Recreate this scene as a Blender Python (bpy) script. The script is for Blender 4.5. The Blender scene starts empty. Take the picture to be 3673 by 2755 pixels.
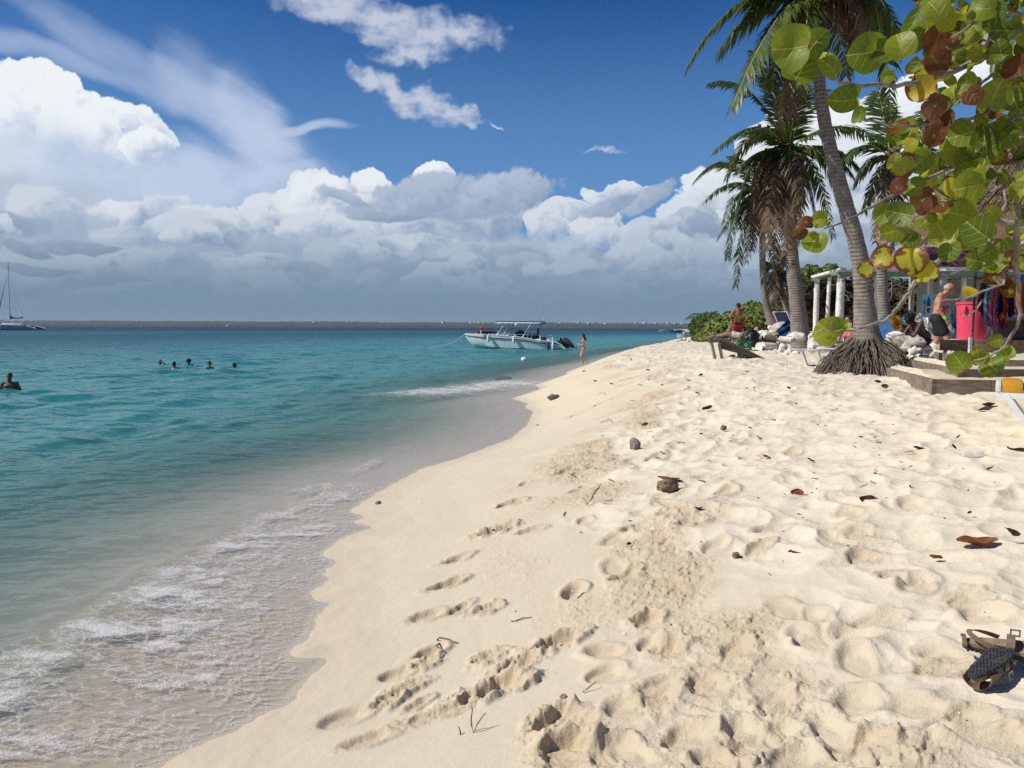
import bpy, bmesh, math, random
import numpy as np
from mathutils import Vector, Matrix, Euler
random.seed(7)
SC = bpy.context.scene
COL = SC.collection
R = math.radians

# ---------------------------------------------------------------- colour
def lin(r, g, b):
    f = lambda c: (c/255/12.92) if c/255 <= 0.04045 else ((c/255+0.055)/1.055)**2.4
    return (f(r), f(g), f(b))

# ---------------------------------------------------------------- camera
PW, PH, FPX = 3673, 2755, 2760.0
CAM = Vector((0, 0, 2.0))
PITCH = math.atan((PH/2-1173)/FPX)
ROLL = R(0.26)
_f = Vector((0, math.cos(PITCH), -math.sin(PITCH)))
_u0 = Vector((0, math.sin(PITCH), math.cos(PITCH)))
_r0 = Vector((1, 0, 0))
_r = _r0*math.cos(ROLL)+_u0*math.sin(ROLL)
_u = _u0*math.cos(ROLL)-_r0*math.sin(ROLL)

def ray(px, py):
    return _f+_r*((px-PW/2)/FPX)+_u*((PH/2-py)/FPX)
def at(px, py, Y):
    d = ray(px, py)
    return CAM+d*(Y/d.y)
def G(px, py, z=0.0):
    d = ray(px, py)
    return CAM+d*((z-CAM.z)/d.z)

cam_d = bpy.data.cameras.new("camera")
cam_d.sensor_width = 36
cam_d.lens = 36*FPX/PW
cam_d.clip_start = 0.05
cam_d.clip_end = 20000
cam = bpy.data.objects.new("camera", cam_d)
COL.objects.link(cam)
cam.matrix_world = Matrix(((_r.x, _u.x, -_f.x, CAM.x), (_r.y, _u.y, -_f.y, CAM.y), (_r.z, _u.z, -_f.z, CAM.z), (0, 0, 0, 1)))
SC.camera = cam

SC.view_settings.view_transform = 'Standard'
SC.view_settings.look = 'None'
SC.view_settings.exposure = 0
SC.view_settings.gamma = 1
SC.view_settings.use_curve_mapping = False
SC.render.engine = 'CYCLES'
cy = SC.cycles
cy.max_bounces = 8; cy.diffuse_bounces = 3; cy.glossy_bounces = 3; cy.transmission_bounces = 4
cy.transparent_max_bounces = 16; cy.volume_bounces = 0
cy.caustics_reflective = False; cy.caustics_refractive = False
cy.sample_clamp_indirect = 4.0; cy.sample_clamp_direct = 4.0
try:
    cy.use_denoising = False
    cy.denoiser = 'OPENIMAGEDENOISE'
    cy.denoising_input_passes = 'RGB_ALBEDO_NORMAL'
except Exception:
    pass

# ---------------------------------------------------------------- sun
SUN_AZ, SUN_EL = R(-95), R(43)        # azimuth from +Y towards +X
SUN_DIR = Vector((math.sin(SUN_AZ)*math.cos(SUN_EL), math.cos(SUN_AZ)*math.cos(SUN_EL), math.sin(SUN_EL)))
sl = bpy.data.lights.new("sun", 'SUN')
sl.energy = 5.0
sl.angle = R(0.5)
sl.color = (1.0, 0.955, 0.86)
sun = bpy.data.objects.new("sun", sl)
COL.objects.link(sun)
sun.rotation_euler = SUN_DIR.to_track_quat('Z', 'Y').to_euler()
sun.location = (-30, 10, 40)

# ---------------------------------------------------------------- shader node helper
class S:
    """A float socket with arithmetic."""
    def __init__(s, nb, sock): s.nb, s.k = nb, sock
    def _o(s, op, *a, clamp=False): return s.nb.m(op, s, *a, clamp=clamp)
    def __add__(s, o): return s._o('ADD', o)
    __radd__ = __add__
    def __mul__(s, o): return s._o('MULTIPLY', o)
    __rmul__ = __mul__
    def __sub__(s, o): return s._o('SUBTRACT', o)
    def __rsub__(s, o): return s.nb.m('SUBTRACT', o, s)
    def __truediv__(s, o): return s._o('DIVIDE', o)
    def __neg__(s): return s._o('MULTIPLY', -1.0)
    def max(s, o): return s._o('MAXIMUM', o)
    def min(s, o): return s._o('MINIMUM', o)
    def abs(s): return s._o('ABSOLUTE')
    def pow(s, o): return s._o('POWER', o)
    def exp(s): return s._o('EXPONENT')
    def sat(s): return s._o('ADD', 0.0, clamp=True)
    def sm(s, a, b): return s.nb.smooth(s, a, b)

class NB:
    def __init__(s, nt):
        s.nt = nt; s.n = nt.nodes; s.l = nt.links
    def node(s, t, **kw):
        n = s.n.new(t)
        for k, v in kw.items(): setattr(n, k, v)
        return n
    def put(s, sock, v):
        if isinstance(v, S): s.l.new(v.k, sock)
        elif hasattr(v, 'is_output'): s.l.new(v, sock)
        elif v is not None:
            if isinstance(v, (tuple, list)) and len(v) == 3 and sock.type == 'RGBA': v = (*v, 1)
            sock.default_value = v
    def m(s, op, *a, clamp=False):
        n = s.node('ShaderNodeMath', operation=op, use_clamp=clamp)
        for i, v in enumerate(a): s.put(n.inputs[i], v)
        return S(s, n.outputs[0])
    def smooth(s, x, a, b):
        n = s.node('ShaderNodeMapRange', interpolation_type='SMOOTHSTEP')
        s.put(n.inputs[0], x); s.put(n.inputs[1], a); s.put(n.inputs[2], b)
        return S(s, n.outputs[0])
    def vec(s, x, y, z=0.0):
        n = s.node('ShaderNodeCombineXYZ')
        for i, v in enumerate((x, y, z)): s.put(n.inputs[i], v)
        return n.outputs[0]
    def noise(s, v, scale, detail=4, rough=0.5, dist=0.0, dim='3D', lac=2.0):
        n = s.node('ShaderNodeTexNoise', noise_dimensions=dim)
        s.put(n.inputs['Vector'], v); n.inputs['Scale'].default_value = scale
        n.inputs['Detail'].default_value = detail; n.inputs['Roughness'].default_value = rough
        n.inputs['Distortion'].default_value = dist; n.inputs['Lacunarity'].default_value = lac
        return S(s, n.outputs[0])
    def voro(s, v, scale, feature='F1', dim='3D', detail=0.0, rnd=1.0, out=0):
        n = s.node('ShaderNodeTexVoronoi', feature=feature, voronoi_dimensions=dim)
        s.put(n.inputs['Vector'], v); n.inputs['Scale'].default_value = scale
        if 'Detail' in n.inputs: n.inputs['Detail'].default_value = detail
        n.inputs['Randomness'].default_value = rnd
        return S(s, n.outputs[out])
    def mix(s, f, a, b, blend='MIX'):
        n = s.node('ShaderNodeMix', data_type='RGBA', blend_type=blend)
        s.put(n.inputs[0], f); s.put(n.inputs[6], a); s.put(n.inputs[7], b)
        return n.outputs[2]
    def ramp(s, f, stops):
        n = s.node('ShaderNodeValToRGB')
        cr = n.color_ramp
        while len(cr.elements) > 1: cr.elements.remove(cr.elements[-1])
        cr.elements[0].position = stops[0][0]; cr.elements[0].color = (*stops[0][1], 1)
        for p, c in stops[1:]:
            e = cr.elements.new(p); e.color = (*c, 1)
        s.put(n.inputs[0], f)
        return n.outputs[0]
    def attr(s, name, out='Fac'):
        n = s.node('ShaderNodeAttribute', attribute_name=name)
        return S(s, n.outputs[out]) if out == 'Fac' else n.outputs[out]
    def pos(s):
        return s.node('ShaderNodeNewGeometry').outputs['Position']
    def objco(s):
        return s.node('ShaderNodeTexCoord').outputs['Object']
    def mapv(s, v, scale=(1, 1, 1), rot=(0, 0, 0), loc=(0, 0, 0)):
        n = s.node('ShaderNodeMapping')
        s.put(n.inputs['Vector'], v); n.inputs['Scale'].default_value = scale
        n.inputs['Rotation'].default_value = rot; n.inputs['Location'].default_value = loc
        return n.outputs[0]
    def bump(s, h, strength=0.3, dist=0.02, normal=None):
        n = s.node('ShaderNodeBump')
        n.inputs['Strength'].default_value = strength; n.inputs['Distance'].default_value = dist
        s.put(n.inputs['Height'], h)
        if normal is not None: s.put(n.inputs['Normal'], normal)
        return n.outputs[0]

MATS = {}
def new_mat(name):
    m = bpy.data.materials.new(name); m.use_nodes = True
    m.node_tree.nodes.clear()
    nb = NB(m.node_tree)
    out = nb.node('ShaderNodeOutputMaterial')
    MATS[name] = m
    return m, nb, out

def pmat(name, col, rough=0.6, var=0.25, scale=6.0, bump=0.25, bscale=40.0, bdist=0.01, metal=0.0, spec=0.4,
         col2=None, stretch=(1, 1, 1), trans=0.0, tcol=None, coat=0.0, sheen=0.0):
    """Principled surface with a noisy tint, fine bump and optional leaf-like translucency."""
    m, nb, out = new_mat(name)
    co = nb.mapv(nb.objco(), scale=stretch)
    n = nb.noise(co, scale, 5, 0.6)
    c2 = col2 if col2 is not None else tuple(c*(1-var) for c in col)
    c1 = tuple(min(1, c*(1+var*0.4)) for c in col)
    c = nb.mix(n.sm(0.3, 0.7), c2, c1)
    p = nb.node('ShaderNodeBsdfPrincipled')
    nb.put(p.inputs['Base Color'], c)
    p.inputs['Roughness'].default_value = rough
    p.inputs['Metallic'].default_value = metal
    p.inputs['Specular IOR Level'].default_value = spec
    p.inputs['Coat Weight'].default_value = coat
    if bump:
        b = nb.noise(co, bscale, 4, 0.65)
        nb.put(p.inputs['Normal'], nb.bump(b, bump, bdist))
    sh = p.outputs[0]
    if trans:
        t = nb.node('ShaderNodeBsdfTranslucent')
        if tcol is None: nb.put(t.inputs[0], c)
        else: t.inputs[0].default_value = (*tcol, 1)
        mx = nb.node('ShaderNodeMixShader'); mx.inputs[0].default_value = trans
        nb.l.new(sh, mx.inputs[1]); nb.l.new(t.outputs[0], mx.inputs[2]); sh = mx.outputs[0]
    nb.l.new(sh, out.inputs[0])
    return m

# ---------------------------------------------------------------- objects
def tag(o, label=None, cat=None, group=None, kind=None):
    if label: o["label"] = label
    if cat: o["category"] = cat
    if group: o["group"] = group
    if kind: o["kind"] = kind
    return o

def thing(name, label, cat, loc=(0, 0, 0), rotz=0.0, group=None):
    o = bpy.data.objects.new(name, None)
    o.empty_display_size = 0.2
    COL.objects.link(o)
    o.location = loc; o.rotation_euler = (0, 0, rotz)
    return tag(o, label, cat, group)

def link(name, me, parent=None):
    o = bpy.data.objects.new(name, me)
    COL.objects.link(o)
    if parent is not None: o.parent = parent
    return o

def top_of(o):
    while o.parent is not None: o = o.parent
    return o

def dup_tree(o, parent=None):
    c = o.copy(); COL.objects.link(c)
    if parent is not None: c.parent = parent
    for ch in list(o.children): dup_tree(ch, c)
    return c

def frame_from(t, up=Vector((0, 0, 1))):
    t = t.normalized()
    if abs(t.dot(up)) > 0.98: up = Vector((0, 1, 0)) if abs(t.y) < 0.9 else Vector((1, 0, 0))
    a = t.cross(up).normalized()
    b = a.cross(t).normalized()
    return a, b

class MB:
    """Collects shapes and links them as one mesh object."""
    def __init__(s):
        s.v = []; s.f = []; s.mi = []; s.cur = 0
    def add(s, vs, fs):
        o = len(s.v)
        s.v += [tuple(v) for v in vs]
        for f in fs:
            s.f.append(tuple(i+o for i in f)); s.mi.append(s.cur)
    def box(s, c, size, rot=None):
        hx, hy, hz = size[0]/2, size[1]/2, size[2]/2
        vs = [Vector((x, y, z)) for x in (-hx, hx) for y in (-hy, hy) for z in (-hz, hz)]
        if rot is not None:
            M = rot if isinstance(rot, Matrix) else Euler(rot).to_matrix()
            vs = [M @ v for v in vs]
        c = Vector(c)
        s.add([v+c for v in vs], [(0, 1, 3, 2), (4, 6, 7, 5), (0, 4, 5, 1), (2, 3, 7, 6), (0, 2, 6, 4), (1, 5, 7, 3)])
    def bbox(s, c, size, rot=None, b=0.01):
        """box with chamfered edges"""
        bm = bmesh.new()
        bmesh.ops.create_cube(bm, size=1.0)
        for v in bm.verts: v.co = Vector((v.co.x*size[0], v.co.y*size[1], v.co.z*size[2]))
        bmesh.ops.bevel(bm, geom=bm.edges[:], offset=min(b, min(size)*0.4), segments=2, affect='EDGES', profile=0.7)
        s.bm(bm, c, rot)
    def bm(s, bm, c=(0, 0, 0), rot=None):
        M = None
        if rot is not None: M = rot if isinstance(rot, Matrix) else Euler(rot).to_matrix()
        c = Vector(c)
        bm.verts.index_update()
        vs = [(M @ v.co if M else v.co)+c for v in bm.verts]
        s.add(vs, [[v.index for v in f.verts] for f in bm.faces])
        bm.free()
    def beam(s, a, b, w, h, up=Vector((0, 0, 1))):
        a, b = Vector(a), Vector(b)
        r, u = frame_from(b-a, up)
        vs = []
        for p in (a, b):
            for i, j in ((-1, -1), (1, -1), (1, 1), (-1, 1)): vs.append(p+r*(i*w/2)+u*(j*h/2))
        s.add(vs, [(0, 3, 2, 1), (4, 5, 6, 7), (0, 1, 5, 4), (1, 2, 6, 5), (2, 3, 7, 6), (3, 0, 4, 7)])
    def tube(s, pts, rad, n=8, cap=True, jitter=0.0, squash=1.0):
        pts = [Vector(p) for p in pts]
        if not hasattr(rad, '__len__'): rad = [rad]*len(pts)
        o = len(s.v); up = Vector((0, 0, 1)); N = len(pts)
        ra = None
        for i, p in enumerate(pts):
            t = pts[min(i+1, N-1)]-pts[max(i-1, 0)]
            if t.length < 1e-9: t = Vector((0, 0, 1))
            t.normalize()
            if ra is None: ra, rb = frame_from(t)
            else:
                ra = (ra-t*ra.dot(t))
                if ra.length < 1e-6: ra, rb = frame_from(t)
                ra.normalize(); rb = t.cross(ra)
            for k in range(n):
                an = 2*math.pi*k/n
                rr = rad[i]*(1+(random.uniform(-jitter, jitter) if jitter else 0))
                s.v.append(tuple(p+ra*(math.cos(an)*rr)+rb*(math.sin(an)*rr*squash)))
        for i in range(N-1):
            for k in range(n):
                a = o+i*n+k; b = o+i*n+(k+1) % n
                s.f.append((a, b, b+n, a+n)); s.mi.append(s.cur)
        if cap:
            s.f.append(tuple(o+k for k in range(n))[::-1]); s.mi.append(s.cur)
            s.f.append(tuple(o+(N-1)*n+k for k in range(n))); s.mi.append(s.cur)
    def lathe(s, prof, c=(0, 0, 0), n=24, rot=None, sx=1.0, sy=1.0):
        """prof = [(r, z)...]"""
        M = None
        if rot is not None: M = rot if isinstance(rot, Matrix) else Euler(rot).to_matrix()
        c = Vector(c); vs = []; fs = []
        for r, z in prof:
            for k in range(n):
                an = 2*math.pi*k/n
                v = Vector((math.cos(an)*r*sx, math.sin(an)*r*sy, z))
                vs.append((M @ v if M else v)+c)
        for i in range(len(prof)-1):
            for k in range(n):
                a = i*n+k; b = i*n+(k+1) % n
                fs.append((a, b, b+n, a+n))
        if prof[0][0] > 1e-5: fs.append(tuple(range(n))[::-1])
        if prof[-1][0] > 1e-5: fs.append(tuple((len(prof)-1)*n+k for k in range(n)))
        s.add(vs, fs)
    def prism(s, poly, thick, M=None):
        """poly = 2D outline (x, y) in the local plane, extruded along local z from 0 to thick"""
        n = len(poly)
        vs = [Vector((x, y, 0)) for x, y in poly]+[Vector((x, y, thick)) for x, y in poly]
        if M is not None: vs = [M @ v for v in vs]
        fs = [tuple(range(n))[::-1], tuple(range(n, 2*n))]+[(i, (i+1) % n, (i+1) % n+n, i+n) for i in range(n)]
        s.add(vs, fs)
    def blob(s, c, r, sub=2, rough=0.15, seed=0, rot=None, freq=2.0, flat=0.0):
        """a rough rounded lump; r = (rx, ry, rz)"""
        bm = bmesh.new()
        bmesh.ops.create_icosphere(bm, subdivisions=sub, radius=1.0)
        rs = random.Random(seed)
        off = Vector((rs.uniform(-50, 50), rs.uniform(-50, 50), rs.uniform(-50, 50)))
        from mathutils import noise as mn
        for v in bm.verts:
            d = v.co.normalized()
            q = 1+rough*(mn.noise(d*freq+off)*1.4+0.6*mn.noise(d*freq*2.7+off)+0.3*mn.noise(d*freq*6.3+off))
            v.co = Vector((d.x*r[0]*q, d.y*r[1]*q, d.z*r[2]*q))
            if flat and v.co.z < -r[2]*flat: v.co.z = -r[2]*flat
        s.bm(bm, c, rot)
    def build(s, name, mat, parent=None, smooth=True, world=True, bevel=0):
        me = bpy.data.meshes.new(name)
        vs = s.v
        if parent is not None and world:
            L = top_of(parent).location
            if L.length > 0: vs = [(v[0]-L.x, v[1]-L.y, v[2]-L.z) for v in vs]
        me.from_pydata(vs, [], s.f)
        ms = mat if isinstance(mat, (list, tuple)) else [mat]
        for m in ms: me.materials.append(MATS[m] if isinstance(m, str) else m)
        if len(ms) > 1: me.polygons.foreach_set('material_index', s.mi)
        if smooth:
            me.polygons.foreach_set('use_smooth', [True]*len(me.polygons))
            try: me.set_sharp_from_angle(angle=R(42))
            except Exception: pass
        me.update()
        return link(name, me, parent)

def np_mesh(name, V, F, mat, attrs=None, smooth=True, parent=None):
    me = bpy.data.meshes.new(name)
    me.vertices.add(len(V)); me.vertices.foreach_set('co', np.ascontiguousarray(V, np.float32).ravel())
    k = F.shape[1]
    me.loops.add(F.size); me.loops.foreach_set('vertex_index', np.ascontiguousarray(F, np.int32).ravel())
    me.polygons.add(len(F))
    me.polygons.foreach_set('loop_start', np.arange(0, F.size, k, dtype=np.int32))
    me.polygons.foreach_set('loop_total', np.full(len(F), k, np.int32))
    if smooth: me.polygons.foreach_set('use_smooth', np.ones(len(F), bool))
    for a, d in (attrs or {}).items():
        at_ = me.attributes.new(a, 'FLOAT', 'POINT'); at_.data.foreach_set('value', np.ascontiguousarray(d, np.float32))
    me.materials.append(MATS[mat] if isinstance(mat, str) else mat)
    me.update(calc_edges=True); me.validate()
    return link(name, me, parent)

# ---------------------------------------------------------------- numpy noise
_rs = np.random.RandomState(11)
_perm = np.concatenate([_rs.permutation(512)]*3)
_ga = _rs.uniform(0, 2*np.pi, 512); _gx, _gy = np.cos(_ga), np.sin(_ga)
_h1, _h2, _h3 = _rs.rand(512), _rs.rand(512), _rs.rand(512)
def pn(x, y, seed=0):
    x = x+seed*17.31; y = y+seed*9.77
    xi = np.floor(x).astype(np.int64); yi = np.floor(y).astype(np.int64)
    xf = x-xi; yf = y-yi
    u = xf*xf*xf*(xf*(xf*6-15)+10); v = yf*yf*yf*(yf*(yf*6-15)+10)
    def g(ix, iy, dx, dy):
        h = _perm[(_perm[ix & 511]+iy) & 511]
        return _gx[h]*dx+_gy[h]*dy
    a = g(xi, yi, xf, yf); b = g(xi+1, yi, xf-1, yf)
    c = g(xi, yi+1, xf, yf-1); d = g(xi+1, yi+1, xf-1, yf-1)
    return ((a+(b-a)*u)*(1-v)+(c+(d-c)*u)*v)*1.5
def fbm(x, y, oct=4, seed=0, gain=0.5):
    t = 0; a = 1.0; n = 0
    for i in range(oct):
        t = t+a*pn(x*2**i, y*2**i, seed+i*3); n += a; a *= gain
    return t/n
def sstep(a, b, x):
    t = np.clip((x-a)/(b-a), 0, 1)
    return t*t*(3-2*t)
def bowls(x, y, cell, seed=0, aniso=1.5):
    """scalloped hollows with ridges between them: 0 in the middle of a hollow, about 1 on a ridge"""
    X = x/cell+seed*13.7; Y = y/cell+seed*7.1
    xi = np.floor(X).astype(np.int64); yi = np.floor(Y).astype(np.int64)
    best = np.full(x.shape, 9.0)
    for i in (-1, 0, 1):
        for j in (-1, 0, 1):
            h = _perm[(_perm[(xi+i) & 511]+(yi+j)) & 511]
            fx = xi+i+_h1[h]; fy = yi+j+_h2[h]
            dx = X-fx; dy = Y-fy
            an = _h3[h]*np.pi
            c, s_ = np.cos(an), np.sin(an)
            a = (dx*c+dy*s_)/aniso; b = (-dx*s_+dy*c)*aniso**0.5
            best = np.minimum(best, (a*a+b*b)*(0.8+0.9*_h1[(h*7) & 511]))
    return np.minimum(best*1.6, 1.0)
# ================================================================ SKY
def cloud_layer():
    """Cloud colour and cover over a window of directions (azimuth, elevation), worked out with noise."""
    A0, A1, E0, E1 = R(-44), R(44), R(-0.6), R(33)
    W_, H_ = CLOUD_RES
    az, el = np.meshgrid(np.linspace(A0, A1, W_), np.linspace(E0, E1, H_))
    def uv(px, py):
        d = ray(px, py).normalized()
        return math.atan2(d.x, d.y), math.asin(d.z)
    def C(r, g, b): return np.array(lin(r, g, b))[None, None, :]
    def E(py): return uv(1836, py)[1]
    w1 = fbm(az*9, el*9, 3, 401)*0.016; w2 = fbm(az*9, el*9, 3, 405)*0.016
    w3 = fbm(az*45, el*45, 3, 407)*0.0035; w4 = fbm(az*45, el*45, 3, 409)*0.0035
    U = az+w1+w3; V = el+w2+w4
    def field(U, V, blobs):
        f = np.full(U.shape, -1.5)
        for (px, py, rx, ry, *rest) in blobs:
            cu, cv = uv(px, py)
            du = U-cu; dv = V-cv
            if rest:
                ca, sa = math.cos(R(rest[0])), math.sin(R(rest[0]))
                du, dv = du*ca+dv*sa, dv*ca-du*sa
            f = np.maximum(f, 1-(du*(FPX/rx))**2-(dv*(FPX/ry))**2)
        return f
    def puff(u, v, sc, seed, gain=0.55):
        """cauliflower heaps: rounded on the outside, creased between"""
        t = 0; a = 1.0; n = 0; q = sc
        for i in range(3):
            b = 1-np.minimum(cellmin(u*q, v*q*1.1, seed+i), 1.0)*1.25
            t = t+a*b; n += a; a *= gain; q *= 2.05
        return t/n*0.75+fbm(u*sc*0.8, v*sc*0.8, 5, seed+20, 0.55)*0.55-0.20
    def cellmin(x, y, seed):
        X = x+seed*13.7; Y = y+seed*7.1
        xi = np.floor(X).astype(np.int64); yi = np.floor(Y).astype(np.int64)
        best = np.full(x.shape, 9.0)
        for i in (-1, 0, 1):
            for j in (-1, 0, 1):
                h = _perm[(_perm[(xi+i) & 511]+(yi+j)) & 511]
                best = np.minimum(best, (X-xi-i-_h1[h])**2+(Y-yi-j-_h2[h])**2)
        return best
    du = (A1-A0)/W_; dv = (E1-E0)/H_
    def shift(a, sx, sy):
        ix, iy = int(round(sx/du)), int(round(sy/dv))
        b = np.roll(np.roll(a, ix, 1), iy, 0)
        return b
    def lightness(d, k=1.0, lx=-0.62, ly=0.78, steps=(0.004, 0.009, 0.016, 0.027, 0.042)):
        """how much sun gets to each spot: looks towards the sun through the cloud"""
        o = np.zeros_like(d); p = 0
        for st_ in steps:
            o += np.clip(shift(d, -lx*st_, -ly*st_), 0, 1.2)*(st_-p); p = st_
        return np.exp(-k*o*55)
    def over(col, a, c):
        a = np.clip(a, 0, 1)[..., None]
        return col[0]*(1-a)+c*a, 1-(1-col[1])*(1-a[..., 0])
    cur = [np.zeros(az.shape+(3,)), np.zeros(az.shape)]      # premultiplied colour, cover
    def lay(a, c, sl=None):
        sl = sl or (slice(None), slice(None))
        a = np.clip(a, 0, 1)
        cur[0][sl] = cur[0][sl]*(1-a[..., None])+c*a[..., None]
        cur[1][sl] = 1-(1-cur[1][sl])*(1-a)
    def mixc(f, a, b): return a*(1-f[..., None])+b*f[..., None]
    YT = [300, 650, 800, 950, 1080, 1170]
    LIT = np.array([lin(*c) for c in ((242, 246, 250), (236, 241, 246), (214, 222, 232), (174, 190, 206), (138, 160, 180), (116, 142, 165))])
    BOD = np.array([lin(*c) for c in ((190, 205, 230), (166, 185, 213), (142, 163, 191), (126, 149, 175), (121, 147, 171), (114, 140, 163))])
    def tone(tab, py): return np.array([np.interp(py, YT, tab[:, i]) for i in range(3)])
    n_lo = puff(U, V, 15, 2); n_hi = puff(U+0.7, V, 34, 5); n_f = fbm(U*30, V*34, 5, 461, 0.68); n_c = puff(U+0.4, V, 70, 9)
    n_g = fbm(az*10, el*22, 4, 463, 0.5)
    rs = np.random.RandomState(3)
    def head(px, py, rx, ry, lit=1.0, body=1.0, alpha=1.0, edge=0.2, rot=0.0, bottom=(-1.0, -0.05), rough=1.0, tint=None, grey=0.0):
        """one heap of cloud: crisp and sunlit towards the sun, sinking into the grey below"""
        cu, cv = uv(px, py); ru, rv = rx/FPX, ry/FPX
        ext = max(ru, rv)*1.9+0.01
        i0, i1 = int((cv-ext-E0)/dv), int((cv+ext-E0)/dv)+1; j0, j1 = int((cu-ext-A0)/du), int((cu+ext-A0)/du)+1
        i0, j0 = max(i0, 0), max(j0, 0); i1, j1 = min(i1, H_), min(j1, W_)
        if i1 <= i0 or j1 <= j0: return
        sl = (slice(i0, i1), slice(j0, j1))
        X = (U[sl]-cu); Y = (V[sl]-cv)
        if rot:
            ca, sa = math.cos(R(rot)), math.sin(R(rot)); X, Y = X*ca+Y*sa, Y*ca-X*sa
        x, y = X/ru, Y/rv
        small = min(1.0, 70/ry)
        nz = n_lo[sl]*(1-0.55*small)+n_hi[sl]*(0.35+0.35*small)
        f = 1-x*x-y*y+(nz*1.7+n_c[sl]*0.55+n_f[sl]*0.85)*rough
        a_ = sstep(0.0, edge, f)*sstep(bottom[0], bottom[1], y)*alpha
        k = 0.17-0.30*x+0.42*y+nz*0.75+n_c[sl]*0.45+n_f[sl]*0.60+0.30*sstep(0.8, 0.0, f)
        k = np.clip(k, 0, 1)*lit
        cB, cL = tone(BOD, py+ry*0.3)*body, tone(LIT, py-ry*0.2)
        if grey: cL = cL*(1-grey)+cB*grey*1.08
        yy = np.clip(k, 0, 1)
        lay(a_, mixc(yy*yy*(3-2*yy), cB[None, None, :], cL[None, None, :]), sl)

    # thin high veil: a fan of ice cloud
    ca, sa = math.cos(R(-24)), math.sin(R(-24))
    su = (az*ca+el*sa); sv = (el*ca-az*sa)
    streak = fbm(su*12, sv*46, 4, 421, 0.6)
    soft = fbm(az*10+w1*60, el*12, 4, 425, 0.5)
    vu, vv = az+w1*1.3, el+w2*1.3
    for blobs, lo, hi, k in (([(180, 190, 560, 34, -9), (640, 320, 460, 66, -24)], -1.0, 1.3, 0.52), ([(840, 420, 260, 90, -42), (760, 640, 330, 110, -4)], -1.1, 1.3, 0.46),
                             ([(930, 500, 95, 190, 26), (1060, 470, 150, 18, 10), (980, 630, 150, 34, 12)], -1.0, 1.0, 0.80), ([(700, 655, 290, 84, 2), (500, 660, 160, 120, 0)], -0.7, 0.9, 0.92)):
        lay(sstep(lo, hi, field(vu, vv, blobs)+streak*0.55+soft*0.6)*k, C(192, 206, 231))
    # the tall white tower on the left
    for h in ((20, 470, 210, 150), (150, 420, 130, 120), (258, 415, 60, 86), (448, 478, 100, 80), (330, 540, 130, 100), (510, 520, 50, 44)):
        head(*h, lit=0.92, edge=0.24, bottom=(-2.2, -0.9), rough=0.80)
    lay(sstep(0.0, 1.0, field(U, V, [(60, 670, 400, 210), (340, 660, 240, 130)])+n_lo*0.6)*0.92, mixc(np.clip(0.45-(az-uv(120, 500)[0])*2.4+n_g*0.5+n_hi*0.3, 0, 1), C(172, 191, 221), C(216, 226, 239)))
    # the long bank behind everything
    ctop = fbm(az*6, el*2, 4, 431)
    prof = np.interp(az[0], [uv(x, 900)[0] for x in (-400, 0, 300, 700, 1000, 1150, 1400, 1800, 2050, 2300, 2550, 2800, 3100, 3673, 4000)],
                     [E(y) for y in (760, 760, 800, 850, 830, 800, 790, 820, 940, 930, 830, 740, 700, 720, 720)])[None, :]
    db = (prof-V)*14+ctop*0.5+n_hi*0.8
    kb = np.clip(0.35+n_g*0.5+n_hi*0.5, 0, 1)
    hb = np.interp(el, [E(1120), E(950), E(800)], [0, 0.5, 1])
    lay(sstep(-0.1, 0.5, db)*0.97, mixc(kb, mixc(hb, C(116, 142, 166), C(160, 177, 201)), mixc(hb, C(124, 150, 172), C(196, 207, 221))))
    for h in ((1190, 770, 130, 100, 1), (1310, 690, 90, 62, 1), (1110, 705, 46, 46, 1), (1190, 690, 60, 40, 1), (1560, 618, 56, 34, 1), (1440, 770, 170, 90, .8), (1600, 800, 240, 80, .7),
              (2050, 770, 90, 46, .8), (2230, 700, 110, 34, .7), (2500, 800, 110, 60, .8), (2620, 720, 130, 90, .85), (2900, 560, 190, 110, .7), (3080, 480, 160, 90, .9), (3180, 640, 260, 130, .7), (3480, 300, 200, 60, .9),
              (2860, 700, 220, 90, .7), (3300, 800, 300, 100, .6), (2150, 815, 70, 56, .9), (1960, 815, 60, 44, .9)):
        head(*h[:4], lit=h[4], edge=0.22)
    heads = []
    for i in range(150):
        y = 770+330*rs.rand()**0.9
        t = (y-770)/330
        xx = rs.uniform(-350, 4000)
        if (1850 < xx < 2480 and y < 900) or (640 < xx < 1040 and y < 815): y += 110
        heads.append((y, xx, (150-60*t)*rs.uniform(0.45, 1.15), (74-48*t)*rs.uniform(0.5, 1.1), rs.rand()))
    heads += [(770, 935, 62, 56, .9), (800, 790, 120, 48, .9), (830, 600, 90, 40, .8), (760, 430, 70, 36, .9), (790, 480, 36, 70, .8), (835, 1130, 90, 50, .9), (840, 2310, 110, 40, .8), (850, 2180, 70, 40, .9)]
    for y, x, rx, ry, q in sorted(heads):
        if q < 0.28: head(x, y+15, rx*1.2, ry*0.7, lit=0.35, body=0.94, alpha=0.55, edge=0.9, bottom=(-1.5, -0.6), grey=0.6)
        else: head(x, y, rx, ry, lit=0.55+0.40*q, alpha=0.50+0.45*q, edge=0.40+0.4*(1-q), bottom=(-0.9, 0.25))
    # darker heaps in front
    for h in ((1640, 705, 290, 72, 4), (1830, 655, 110, 44, 0), (1480, 700, 130, 52, 0), (1240, 718, 88, 20, -14), (1370, 770, 140, 22, 0), (300, 885, 90, 16, 0), (110, 890, 60, 14, -10),
              (2330, 715, 90, 26, 25), (2180, 735, 90, 24, 12), (130, 960, 90, 12, -8)):
        head(*h[:4], rot=h[4], lit=0.75, body=0.88, edge=0.8, bottom=(-2.5, -1.2), grey=0.72, alpha=0.93)
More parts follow.
